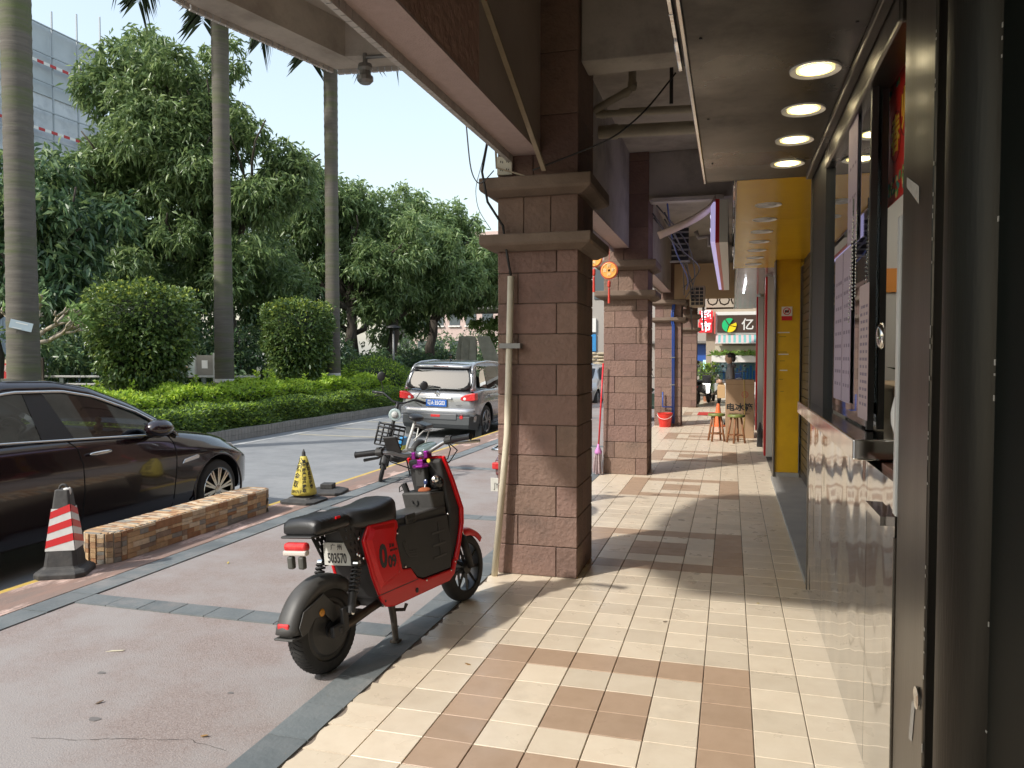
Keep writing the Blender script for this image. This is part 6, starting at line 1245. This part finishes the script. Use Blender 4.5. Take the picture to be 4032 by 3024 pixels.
while s < 2.32:
    near = s < .2; PL = .055 if near else .30; z = 0
    while z < bh - .004:
        h = random.choice((.028, .034, .04, .046)); h = bh - z if bh - z - h < .02 else h; x = 0
        while x < PL - .004:
            L_ = PL if near else random.choice((.06, .09, .13, .17)); L_ = PL - x if PL - x - L_ < .04 else L_
            put(s + x, L_ if not near else PL, z, h); x += L_
        z += h
    s += PL + .003
yy = -bl + .02; row = 0
while yy < bl - .03:
    st_w = random.choice((.022, .028, .034)); x = -bw_ + .01 + random.uniform(0, .05)
    t = max(0, (abs(yy) - (bl - rr)) / rr); lim = bw_ - rr * (1 - math.sqrt(max(0, 1 - t * t))) - .006
    x = -lim
    while x < lim - .02:
        L_ = min(random.choice((.08, .11, .14)), lim - x)
        o = link('veneer_strip', vpiece(max(.03, L_ - .001), st_w - .0015), pw, loc=(x + L_ / 2, yy + .12 * (x + L_ / 2) * 0, bh - .001)); o.rotation_euler = (R(-90), 0, 0); o.scale = (1, random.uniform(.7, 1.1), 1); x += L_
    yy += st_w; row += 1
CBLK = mat('cone_rubber', (.035, .035, .036), .7, col2=(.075, .072, .068), vs=10, obj=True, bump=.3, bs=40); CRED = mat('reflective_red', (.62, .02, .025), .35); CWH = mat('reflective_white', (.72, .72, .7), .35, col2=(.6, .59, .57), vs=12, obj=True)
cz = thing('striped_cone', 'square black traffic cone with red and white slanted stripes beside the planter', 'traffic cone', (-4.545, 4.35, 0), R(28)); cz.scale = (.9, .9, 1.0)
def sq(h, z, c=.22): e = h * c; return [(-h + e, -h, z), (h - e, -h, z), (h, -h + e, z), (h, h - e, z), (h - e, h, z), (-h + e, h, z), (-h, h - e, z), (-h, -h + e, z)]
MB().loft([sq(.185, 0, .3), sq(.185, .03, .3), sq(.17, .045, .3), sq(.13, .06, .2), sq(.122, .075), sq(.052, .60), sq(.045, .605)]).build('body', CBLK, cz, bevel=.004)
MB().tube([(.03 * math.cos(a), 0, .6 + .035 * math.sin(a)) for a in np.linspace(0, PI, 10)], .009, 7).build('handle', CBLK, cz, smooth=True)
hw = lambda z: .122 + (.052 - .122) * (z - .075) / .525
wz0, wz1 = .185, .475
for f in range(4):
    Mz = Matrix.Rotation(f * PI / 2, 4, 'Z')
    P = lambda u, z, o: tuple(Mz @ Vector((u * (hw(z) * .985), -hw(z) - o, z)))
    MB().sheet([P(-1, wz0, .002), P(1, wz0, .002), P(1, wz1, .002), P(-1, wz1, .002)]).build('white_band', CWH, cz)
    for k in range(3):
        za = wz0 + .02 + k * .1; dz = .05 if f % 2 == 0 else -.05; b0 = za - dz / 2 + .025; b1 = za + dz / 2 + .025
        MB().sheet([P(-1, b0, .0035), P(1, b1, .0035), P(1, b1 + .05, .0035), P(-1, b0 + .05, .0035)]).build('red_stripe', CRED, cz)
MB().ell((.03, -.03, .605), (.025, .02, .012), 8, 5).ell((.05, -.02, .59), (.012, .02, .03), 8, 5).build('torn_plastic', WHITE, cz)
yc = thing('wrapped_cone', 'traffic cone wrapped in yellow printed plastic at the road edge', 'traffic cone', (-4.34, 7.2, 0)); YP = mat('yellow_film', (.68, .56, .1), .45, col2=(.55, .44, .08), vs=12, bump=.6, bs=18, bdist=.02)
MB().loft([sq(.2, 0, .3), sq(.2, .025, .3), sq(.13, .045, .2), sq(.12, .06)]).lathe([(.11, .06), (.1, .1), (.02, .5), (.018, .52), (.02, .525)], n=20).build('body', CBLK, yc)
MB().lathe([(.132, .085), (.128, .12), (.1, .24), (.07, .36), (.035, .48), (.03, .485)], n=24).build('yellow_wrap', YP, yc, smooth=True); MB().lathe([(.022, .48), (.016, .53), (.004, .56)], n=10).build('tip', CBLK, yc, smooth=True)
def cone_text(body, size, ang, z, parent, m):
    c = bpy.data.curves.new('t', 'FONT'); c.body = body; c.size = size; c.align_x = 'CENTER'; c.align_y = 'CENTER'; c.resolution_u = 2; c.offset = .0012
    t = bpy.data.objects.new('t', c); COL.objects.link(t); me = bpy.data.meshes.new_from_object(t.evaluated_get(bpy.context.evaluated_depsgraph_get())); bpy.data.objects.remove(t); bpy.data.curves.remove(c)
    for v in me.vertices:
        zz = z + v.co.y; r = float(np.interp(zz, (.085, .12, .24, .36, .48), (.132, .128, .1, .07, .035))) + .003; a = ang + v.co.x / r; v.co = (r * math.sin(a), -r * math.cos(a), zz)
    me.materials.clear(); me.materials.append(m); link('lettering', me, parent)
A0 = R(24)
for ch_, z in zip('公积金取', (.43, .36, .28, .2)): cone_text(ch_, .075, A0 - .75, z, yc, INKB)
cone_text('13291717', .04, A0 - .7, .125, yc, INKB)
for ch_, z in zip('真实房产过户提取', [.43 - .042 * i for i in range(8)]): cone_text(ch_, .042, A0 + .15, z, yc, INKB)
for ch_, z in zip('提取成功收费', [.40 - .046 * i for i in range(6)]): cone_text(ch_, .045, A0 + .85, z, yc, INKB)
bb_ = thing('rubber_base', 'empty black rubber cone base lying behind the yellow wrapped cone', 'cone base', (-4.36, 7.74, 0), .2); MB().loft([sq(.2, 0, .3), sq(.2, .03, .3), sq(.12, .055, .2)]).box((-.07, -.07, .054), (.07, .07, .11)).build('base', CBLK, bb_, bevel=.008)
# ---------------------------------------------------------------- folding e-bike behind
fb = thing('folding_bike', 'small black and pale folding electric bike with wire basket leaning at the kerb', 'bike', (-4.17, 8.64, 0), rot=(R(-14), 0, R(-92)))
STEER = Matrix.Translation((-.05, 0, 0)) @ Matrix.Rotation(R(24), 4, 'Z') @ Matrix.Translation((.05, 0, 0))
FBG = mat('pale_teal', (.45, .55, .54), .35); FBW = mat('bike_white', (.6, .6, .57), .4)
def Q(mb, name, m, **kw):
    turn = kw.pop('turn', 0)
    if turn: mb.v = [tuple(STEER @ Vector(p)) for p in mb.v]
    return mb.build(name, m, kw.pop('parent', fb), **kw)
for x, nm_ in ((0, 'front_wheel'), (-1.02, 'rear_wheel')):
    wv = Q(tyre(MB(), (x, 0, .2), .2, .055, inner=.78), nm_, RUB, auto=50, turn=(x == 0))
    mb = MB().lathe([(.148, -.012), (.156, -.012), (.156, .012), (.148, .012)], (x, 0, .2), (0, 1, 0), 28, True).cyl((x, -.04, .2), (x, .04, .2), .04, n=14)
    for i in range(6): a = PI * i / 3; mb.tube([(x, 0, .2), (x + .15 * math.cos(a), 0, .2 + .15 * math.sin(a))], .01, 5)
    Q(mb, 'rim', DARK, parent=wv, turn=(x == 0)); Q(arc_guard(MB(), (x, 0, .2), .225, R(20), R(150), .075, .02), 'mudguard', MBLK, smooth=True, turn=(x == 0))
mb = MB()
for s in (-1, 1): mb.tube([(0, s * .045, .2), (-.05, s * .045, .42)], .014, 8)
mb.tube([(-.05, -.05, .43), (-.05, .05, .43)], .018, 8); Q(mb, 'fork', DARK, smooth=True, turn=1)
Q(MB().tube([(-.05, 0, .42), (-.1, 0, .62), (-.17, 0, .92), (-.19, 0, .98)], .022, 10), 'steering_post', BLACK, smooth=True, turn=1)
Q(MB().tube([(-.3, -.32, 1.03), (-.25, -.2, 1.05), (-.2, -.06, .98), (-.2, .06, .98), (-.25, .2, 1.05), (-.3, .32, 1.03)], .012, 8), 'handlebar', BLACK, smooth=True, turn=1)
for s in (-1, 1):
    Q(MB().cyl((-.27, s * .22, 1.045), (-.31, s * .34, 1.025), .018, n=10), 'grip', BLKP, smooth=True, turn=1); Q(MB().tube([(-.22, s * .2, 1.03), (-.2, s * .3, 1.0)], .006, 6), 'brake_lever', MBLK, turn=1)
    mm = Q(MB().tube([(-.25, s * .2, 1.05), (-.24, s * .26, 1.2)], .006, 6), 'mirror_stalk', MBLK, turn=1); Q(MB().ell((-.24, s * .27, 1.25), (.015, .052, .06), 14, 9), 'mirror', BLACK, parent=mm, smooth=True, turn=1)
hl = Q(MB().lathe([(.07, 0), (.078, .03), (.07, .05), (.05, .05)], (-.1, 0, .84), (1, 0, .1), 20), 'headlamp', FBG, auto=40, turn=1); Q(MB().lathe([(.045, 0), (.03, .012), (.002, .016)], (-.05, 0, .845), (1, 0, .1), 18), 'lens', mat('lamp_lens', (.5, .5, .48), .1), parent=hl, smooth=True, turn=1)
bk_ = MB(); x0, x1, yw, z0, z1 = -.02, .2, .16, .50, .72
for z in (z0, (z0 + z1) / 2, z1): bk_.tube([(x0, -yw, z), (x1, -yw, z), (x1, yw, z), (x0, yw, z), (x0, -yw, z)], .01 if z < z1 else .014, 5)
for i in range(6):
    y = -yw + 2 * yw * i / 5; bk_.tube([(x1, y, z1), (x1 - .02, y, z0), (x0, y, z0), (x0, y, z1)], .009, 5)
for i in range(4):
    x = x0 + (x1 - x0) * i / 3
    for s in (-1, 1): bk_.tube([(x, s * yw, z1), (x, s * yw, z0)], .009, 5)
Q(bk_, 'wire_basket', BLACK, smooth=True, turn=1)
Q(MB().tube([(-.08, 0, .5), (-.22, 0, .35), (-.5, 0, .3), (-.75, 0, .32), (-1.02, 0, .2)], [.03, .04, .04, .035, .02], 10), 'main_frame', FBW, smooth=True)
Q(MB().box((-.66, -.1, .22), (-.24, .1, .30)), 'footboard', MBLK, bevel=.02); Q(MB().box((-.64, -.105, .30), (-.3, .105, .315)), 'footboard_trim', FBW, bevel=.006)
Q(MB().tube([(-.62, 0, .32), (-.7, 0, .72)], .02, 10), 'seat_post', FBW, smooth=True)
Q(MB().ell((-.70, 0, .76), (.15, .10, .05), 16, 10), 'saddle', BLKP, smooth=True); Q(MB().box((-1.12, -.1, .6), (-.86, .1, .66)), 'rear_saddle', BLKP, bevel=.025, seg=3)
Q(MB().tube([(-1.12, -.08, .58), (-.85, -.08, .58), (-.72, -.03, .45)], .01, 6).tube([(-1.12, .08, .58), (-.85, .08, .58), (-.72, .03, .45)], .01, 6).tube([(-1.02, .06, .2), (-1.05, .08, .58)], .01, 6).tube([(-1.02, -.06, .2), (-1.05, -.08, .58)], .01, 6), 'rack', FBW, smooth=True)
Q(MB().box((-.52, -.03, .36), (-.4, .03, .52)), 'battery', mat('sky_blue', (.05, .3, .6), .4), bevel=.01); Q(MB().box((-.52, -.031, .36), (-.4, .031, .42)), 'battery_band', mat('lime', (.6, .65, .05), .4))
Q(MB().tube([(-.5, .08, .25), (-.52, .2, .0)], .01, 6), 'side_stand', MBLK)
# ---------------------------------------------------------------- plain scooters
def scooter(label, x, y, rz, col, plate=None, grp='scooters parked further on'):
    o = thing('scooter', label, 'scooter', (x, y, -.004), rz, group=grp); m = mat('scooter_' + '_'.join('%d' % (c * 100) for c in col), col, .25, coat=.5, obj=True)
    for wx in (0, 1.2):
        w_ = tyre(MB(), (wx, 0, .21), .21, .09).build('wheel', RUB, o, auto=50); MB().lathe([(.1, -.03), (.14, -.03), (.14, .03), (.1, .03)], (wx, 0, .21), (0, 1, 0), 20).build('rim', DARK, w_)
    MB().loft([[(-.25, -.06, .5), (-.25, .06, .5), (-.22, .08, .62), (-.22, -.08, .62)], [(.05, -.13, .38), (.05, .13, .38), (.05, .13, .66), (.05, -.13, .66)], [(.42, -.15, .3), (.42, .15, .3), (.45, .13, .62), (.45, -.13, .62)], [(.5, -.14, .24), (.5, .14, .24), (.5, .13, .32), (.5, -.13, .32)], [(.85, -.14, .24), (.85, .14, .24), (.87, .14, .32), (.87, -.14, .32)]]).build('body', m, o, bevel=.02, seg=3)
    MB().prism([(.85, .25), (.98, .4), (1.06, .65), (.98, .92), (.92, .92), (.97, .64), (.84, .33)], lambda a, b, h: (a, h, b), -.14, .14).build('leg_shield', m, o, bevel=.012)
    MB().ell((.16, 0, .72), (.33, .14, .075), 16, 10).build('seat', BLKP, o, smooth=True)
    MB().tube([(1.2, .06, .21), (1.1, .05, .5)], .02, 8).tube([(1.2, -.06, .21), (1.1, -.05, .5)], .02, 8).build('fork', MBLK, o, smooth=True)
    MB().tube([(.86, -.33, .99), (.92, -.15, 1.0), (.93, 0, .96), (.92, .15, 1.0), (.86, .33, .99)], .014, 8).build('handlebar', MBLK, o, smooth=True)
    for s in (-1, 1):
        mr = MB().tube([(.92, s * .18, 1.0), (.93, s * .25, 1.16)], .006, 5).build('mirror_stalk', MBLK, o); MB().ell((.93, s * .26, 1.2), (.015, .055, .04), 12, 8).build('mirror', BLACK, mr, smooth=True)
    arc_guard(MB(), (1.2, 0, .21), .24, R(150), R(20), .11, .04).build('front_fender', m, o, smooth=True); arc_guard(MB(), (0, 0, .21), .24, R(70), R(175), .11, .04).build('rear_fender', MBLK, o, smooth=True)
    MB().box((-.27, -.09, .55), (-.22, .09, .61)).build('tail_lamp', LAMPR, o, bevel=.01); MB().tube([(-.05, -.1, .74), (-.22, -.1, .72), (-.25, 0, .72), (-.22, .1, .72), (-.05, .1, .74)], .012, 7).build('grab_rail', CHR if plate else MBLK, o, smooth=True)
    lp = MB().box((-.30, -.09, .36), (-.296, .09, .48)).build('number_plate', PLW, o, bevel=.004); 
    if plate: text(plate, .07, face_m((-.3005, 0, .41), (0, -1, 0), (0, 0, 1)), INKB, lp, sx=.7)
    MB().tube([(.35, .1, .26), (.33, .22, .0)], .012, 6).build('stand', MBLK, o)
    return o
scooter('red scooter almost hidden behind the nearest column, white plate showing', -1.92, 6.72, R(88), (.12, .02, .02), 'JY455', 'scooters parked behind columns')
scooter('black scooter at the far end of the arcade, red tail lamp', -1.0, 25.0, R(75), (.03, .03, .035)); scooter('white scooter at the far end beside the standing person', -.35, 25.9, R(100), (.6, .6, .58)); scooter('grey scooter beyond the far column', -1.55, 27.0, R(80), (.2, .21, .22)); scooter('dark blue scooter under the aquarium window', .3, 27.3, R(95), (.03, .05, .12))
scooter('teal scooter beside the blue pipes column', -2.0, 18.6, R(70), (.2, .4, .38)); scooter('black scooter left of the third column', -2.35, 17.9, R(80), (.04, .04, .045))
# second parked car, sandbags
wc = thing('white_car', 'white car glimpsed between the first and second columns', 'car', (-5.0, 25.2, -.23), rot=(0, 0, R(-90)))
WPT = paint('white_car_paint', (.62, .62, .61))
body = [(-3.3, .3, .6, .85, .9, .6, .66, .62, .5), (-3.1, .22, .62, .95, 1.35, .78, .82, .74, .55), (-2.4, .2, .62, .97, 1.5, .8, .83, .78, .58), (-1.6, .2, .62, .96, 1.5, .8, .83, .78, .58), (-.9, .2, .62, .95, 1.3, .8, .83, .77, .5), (-.45, .2, .62, .92, 1.0, .8, .82, .74, .5), (.1, .22, .6, .85, .92, .79, .81, .68, .45), (.5, .25, .52, .7, .76, .7, .72, .55, .4), (.62, .32, .45, .56, .6, .5, .52, .42, .3)]
cut_arches(car_body(MB(), body).build('body', [WPT, WELL], wc, sub=1), (0.0, -2.6), .32, .37, .5)
for x in (0.0, -2.6):
    for s in (-1, 1): wheel(wc, 'wheel', (x, s * .71, .32), .32, .2, .21, 5, ALU, s, 1)
for s in (-1, 1):
    MB().prism([(-2.6, 1.0), (-.75, .98), (-1.15, 1.36), (-2.4, 1.38)], lambda a, b, h: (a, h - s * (b - .98) * .38, b), s * .77, s * .80).build('side_window', BLACK, wc); MB().ell((-.75, s * .9, 1.02), (.06, .1, .06), 12, 8).build('door_mirror', BLACK, wc, smooth=True); MB().box((.32, s * .4, .6), (.54, s * .68, .72)).build('headlamp', mat('headlamp_glass', (.6, .62, .65), .1, coat=1.0), wc, bevel=.02)
MB().prism([(-.42, 1.0), (-.9, 1.32), (-.88, 1.34), (-.38, 1.02)], lambda a, b, h: (a, h, b), -.55, .55).build('windscreen', BLACK, wc)
BAG = mat('sandbag_cloth', (.45, .38, .27), .9, col2=(.38, .31, .21), vs=6, bump=.4, bs=30, rnd=.12)
bagm = MB().loft([[(x, w_ * math.cos(a) ** 1, .075 + h_ * math.sin(a)) for a in np.linspace(0, 2 * PI, 12, endpoint=False)] for x, w_, h_ in ((-.34, .04, .02), (-.31, .13, .05), (-.2, .19, .072), (0, .2, .076), (.2, .19, .072), (.31, .13, .05), (.34, .04, .02))]).mesh('sandbag', BAG, True)
for cx in range(4):
    for k in range(12):
        o = link('sandbag', bagm, None, loc=(-6.9 + cx * .66 + (.18 if k % 2 else 0), 34 + random.uniform(-.04, .04), -.02 + k * .143)); o.rotation_euler = (0, 0, random.uniform(-.08, .08))
        tag(o, 'tan sandbag in the stacked wall across the road behind the columns', 'sandbag', 'stacked sandbags across the road')
# ---------------------------------------------------------------- far end of the street
fs_ = thing('corner_shop', 'far shop with brown signboard, round green and yellow emblem and striped awning', 'shop', (0, 33, 0))
MB().box((-1.0, .3, 0), (3, 4, 5)).build('wall', mat('far_tan_wall', (.42, .35, .27), .85, col2=(.36, .3, .23), vs=2), fs_)
MB().box((-.62, .1, 2.42), (2.4, .29, 3.36)).build('sign_frame', WHITE, fs_); MB().box((-.55, .06, 2.5), (2.3, .1, 3.22)).build('signboard', mat('sign_brown', (.06, .035, .025), .5), fs_)
GRN = mat('emblem_green', (.02, .5, .18), .4); YLW = mat('emblem_yellow', (.85, .65, .02), .4)
def sector(a0, a1, m, r0=.03, r1=.29, cx=-.07, cz=2.8):
    n = 10; P = [(cx + r0 * math.cos((a0 + a1) / 2), cz + r0 * math.sin((a0 + a1) / 2))] + [(cx + r1 * math.cos(a0 + (a1 - a0) * i / n), cz + r1 * math.sin(a0 + (a1 - a0) * i / n)) for i in range(n + 1)]
    MB().prism(P, lambda x, z, h: (x, h, z), .0, .055).build('emblem_piece', m, fs_)
sector(R(128), R(250), GRN); sector(R(60), R(120), GRN); sector(R(-10), R(22), YLW); sector(R(-105), R(-18), YLW)
text('亿', .5, face_m((.66, .05, 2.8), (1, 0, 0), (0, 0, 1)), WHITE, fs_, bold=.008)
aw = []
for i in range(26):
    x = -.6 + i * .1; aw.append(MB().add([(x, .1, 2.4), (x + .1, .1, 2.4), (x + .1, -.5, 2.06), (x, -.5, 2.06), (x + .05, -.5, 2.0)], [(0, 1, 2, 3), (3, 2, 4)]).build('awning_stripe', mat('aw_teal', (.15, .38, .36), .7) if i % 2 else mat('aw_pink', (.55, .4, .4), .7), fs_))
MB().box((-.62, -.53, 2.04), (2.0, -.5, 2.075)).build('awning_bar', WHITE, fs_); MB().box((-.62, -.2, 1.75), (2.0, -.18, 1.95)).build('inner_valance', mat('cream_valance', (.55, .5, .4), .7), fs_)
MB().box((-.4, .0, 1.6), (1.8, .05, 1.76)).build('red_goods', mat('dark_red_goods', (.3, .04, .03), .6), fs_)
MB().box((-.74, -1.0, 1.28), (1.4, -.7, 1.55)).build('white_planter', WHITE, fs_, bevel=.01)
P = np.stack([RNG.uniform(-.7, 1.3, 260), RNG.uniform(-.98, -.75, 260), np.full(260, 1.53)], 1); D = RNG.normal(size=(260, 3)); D[:, 2] = np.abs(D[:, 2]) + .6; leaves('planter_plants', P, D, .38, .05, [leaf_mat('planter_leaf', (.1, .22, .04), (.3, .42, .1), .3)], fs_, droop=.3)
MB().box((-.72, -.95, .5), (1.4, -.72, 1.275)).build('glass_case', glass_mat('case_glass', (.8, .92, .95), .08), fs_); MB().box((-.7, -.7, .5), (1.4, -.66, 1.275)).build('case_back', mat('case_pale', (.45, .58, .56), .6), fs_)
for i in range(12): MB().box((-.3 + i * .13, -.74, .6), (-.22 + i * .13, -.71, .95 + .1 * (i % 3))).build('blue_panel', mat('case_blue', (.03, .2, .6), .4), fs_)
MB().box((-.74, -.98, 0), (1.4, -.66, .5)).build('case_base', WHITE, fs_)
rsn = thing('red_sign', 'red projecting shop sign with white raised characters at the far end', 'sign', (-1.0, 33, 2.55))
MB().box((-.27, 0, .4), (.27, .12, .86)).build('upper_panel', mat('sign_red_lit', (.7, .02, .03), emit=.25), rsn, bevel=.02); MB().box((-.3, 0, -.05), (.25, .12, .39)).build('lower_panel', mat('sign_red_lit', (.7, .02, .03), emit=.25), rsn, bevel=.02)
for c, z in (('超', .66), ('市', .17)): text(c, .42, face_m((0, -.02, z), (1, 0, 0), (0, 0, 1)), mat('white_lit', (.9, .88, .95), emit=.5), rsn, bold=.012, ext=.015)
MB().box((.33, .0, -.1), (.38, .05, .8)).build('side_neon', mat('neon_small', (.6, .1, .08), .5), rsn)
fb2 = thing('far_row_building', 'row of dim shops closing the street beyond the arcade', 'building', (-2, 36, 0))
MB().box((-5.6, 0, 0), (1.0, 6, 9)).build('wall', mat('far_row_wall', (.36, .33, .3), .85), fb2); MB().box((-1.6, -.5, 2.1), (1.3, 0, 2.2)).build('lean_to_roof', mat('tile_grey', (.2, .19, .18), .8), fb2)
MB().box((.4, -.06, 1.3), (1.0, -.01, 2.05)).build('blue_shop_sign', mat('blue_sign', (.03, .1, .4), .4), fb2); MB().box((.8, -.08, .7), (1.15, -.02, 1.35)).build('lit_window', mat('aqua_window', (.4, .7, .68), emit=.5), fb2)
MB().box((-5.0, -.1, 1.75), (-4.1, -.02, 2.55)).build('blue_hoarding', mat('hoarding_blue', (.04, .25, .55), .5), fb2); MB().box((-5.0, -.12, 2.65), (-4.1, -.02, 3.3)).build('white_hoarding', WHITE, fb2)
for i in range(3): MB().box((-5.4 + i * 1.2, -.05, 4.2), (-4.6 + i * 1.2, 0, 5.6)).build('window', mat('far_glass', (.08, .1, .11), .2), fb2)
scr = thing('carved_screen', 'dark carved lattice screen above the far arcade end', 'screen', (-.1, 23.2, 2.95)); MB().box((-.6, 0, -.05), (.7, .03, .0)).build('frame', mat('carved_brown', (.09, .05, .03), .6), scr); MB().box((-.6, 0, .42), (.7, .03, .47)).build('frame', mat('carved_brown', (.09, .05, .03), .6), scr)
for i in range(4): MB().lathe([(.16, 0), (.16, .03), (.12, .03), (.12, 0)], (-.42 + i * .33, 0, .21), (0, 1, 0), 8, True).build('lattice_ring', mat('carved_brown', (.09, .05, .03), .6), scr)
pp2 = thing('person', 'dark haired person bending behind a far plant', 'person', (-1.0, 29, 0), R(200)); 
skin_obj('body', [(0, 0, .8), (.05, 0, 1.0), (.1, 0, 1.12), (.14, 0, 1.18), (0, .08, .75), (0, .1, .4), (0, .1, .05), (0, -.08, .75), (0, -.1, .4), (0, -.1, .05), (.1, .17, 1.05), (.2, .18, .85), (.3, .1, .8), (.1, -.17, 1.05), (.2, -.18, .85), (.3, -.1, .8)], [(0, 1), (1, 2), (2, 3), (0, 4), (4, 5), (5, 6), (0, 7), (7, 8), (8, 9), (2, 10), (10, 11), (11, 12), (2, 13), (13, 14), (14, 15)], [.12, .12, .12, .05, .08, .06, .045, .08, .06, .045, .06, .045, .035, .06, .045, .035], mat('green_shirt', (.12, .16, .1), .8), pp2, 1)
MB().ell((.2, 0, 1.25), (.085, .075, .1), 14, 10).build('head', SKIN, pp2, smooth=True); MB().ell((.18, 0, 1.285), (.092, .085, .09), 14, 10).build('hair', HAIR, pp2, smooth=True)
P = np.stack([RNG.normal(size=900) * .16 - .75, RNG.normal(size=900) * .16 + 26.8, RNG.uniform(.3, 1.3, 900)], 1); pt = thing('potted_plant', 'leafy potted plant between the far scooters', 'plant', (-.75, 26.8, 0)); leaves('foliage', P - np.array([-.75, 26.8, 0]), RNG.normal(size=P.shape), .11, .05, [HGD, HGT], pt, (RNG.uniform(size=900) < .3).astype(np.int32)); MB().lathe([(.12, 0), (.16, .3), (.14, .3)], n=16).build('pot', mat('clay_pot', (.3, .13, .07), .8), pt)
pw_ = thing('person', 'man in pale shirt seen from behind near the stone arch', 'person', (-12.3, 33.0, 0), R(75)); skin_obj('body', [(0, 0, .85), (.0, 0, 1.1), (0, 0, 1.32), (0, 0, 1.4), (0, .09, .8), (0, .1, .45), (0, .1, .05), (0, -.09, .8), (0, -.1, .45), (0, -.1, .05), (0, .2, 1.3), (.02, .27, 1.05), (.08, .25, .85), (0, -.2, 1.3), (.02, -.27, 1.05), (.08, -.25, .85)], [(0, 1), (1, 2), (2, 3), (0, 4), (4, 5), (5, 6), (0, 7), (7, 8), (8, 9), (2, 10), (10, 11), (11, 12), (2, 13), (13, 14), (14, 15)], [.13, .14, .12, .05, .09, .065, .05, .09, .065, .05, .065, .05, .035, .065, .05, .035], mat('pale_shirt', (.6, .6, .6), .8), pw_, 1); MB().ell((0, 0, 1.52), (.09, .08, .11), 14, 10).build('head', SKIN, pw_, smooth=True); MB().ell((-.01, 0, 1.56), (.092, .083, .08), 12, 8).build('hair', mat('grey_hair', (.2, .19, .18), .7), pw_, smooth=True)
# ---------------------------------------------------------------- litter
def scrap(name, label, cat, x, y, z, pts, m, rz=0):
    o = thing(name, label, cat, (x, y, z), rz); MB().prism(pts, lambda a, b, h: (a, b, h + .004 * math.sin(a * 60)), 0, .0015).build('piece', m, o)
scrap('paper_scrap', 'pale curled paper scrap on the paving left of the moped', 'litter', -3.1, 3.27, -.002, [(-.045, -.012), (.045, -.008), (.05, .004), (-.02, .014)], mat('scrap_cream', (.6, .55, .4), .7), .3)
for i, (x, y) in enumerate([(-2.05, 2.62), (-2.7, 2.75), (-3.6, 4.9), (-1.25, 3.6), (-.35, 4.5), (.18, 5.0), (.3, 6.9), (-2.9, 6.2)]):
    scrap('fallen_leaf', 'small dry leaf lying %s' % ['beside the slate edge by the moped wheel', 'on the near chip paving', 'by the stone planter foot', 'on the cream tiles near the moped', 'on the tiles in the column shadow line', 'near the mirror steel panel', 'on tiles before the yellow threshold', 'on the paving beyond the moped'][i], 'leaf', x, y, .001, [(-.018, 0), (-.004, -.008), (.016, -.003), (.02, .002), (.002, .008)], mat('dry_leaf_%d' % (i % 3), [(.28, .16, .05), (.12, .08, .05), (.5, .4, .1)][i % 3], .8), i)
for i, (x, y, r) in enumerate([(-2.6, 2.62, .026), (-2.95, 3.02, .02), (-2.2, 3.0, .014)]):
    o = thing('oil_spot', 'dark gum spot on the chip paving, %s' % ['nearest the slate edge', 'left of the nearest one', 'near the moped rear wheel'][i], 'stain', (x, y, -.003)); MB().prism([(r * (1 + .25 * math.sin(3 * a + i)) * math.cos(a), .8 * r * (1 + .2 * math.cos(2 * a)) * math.sin(a)) for a in np.linspace(0, 2 * PI, 14, endpoint=False)], lambda a, b, h: (a, b, h), 0, .0012).build('spot', mat('gum_dark', (.16, .15, .145), .8), o)
ck = [(-2.721, 2.419), (-2.527, 2.459), (-2.374, 2.514), (-2.229, 2.546), (-2.091, 2.585), (-2.034, 2.569), (-1.864, 2.543)]
rib = []
for i in range(len(ck) - 1):
    for k in range(6): t = k / 6; rib.append((ck[i][0] + (ck[i + 1][0] - ck[i][0]) * t + random.uniform(-.006, .006), ck[i][1] + (ck[i + 1][1] - ck[i][1]) * t + random.uniform(-.006, .006)))
mb = MB()
for a, b in zip(rib, rib[1:]): w1 = random.uniform(.0006, .0018); mb.add([(a[0], a[1] - w1, -.0025), (b[0], b[1] - w1, -.0025), (b[0], b[1] + w1, -.0025), (a[0], a[1] + w1, -.0025)], [(0, 1, 2, 3)])
mb.build('crack', mat('crack_dark', (.06, .052, .048), .95), sw)
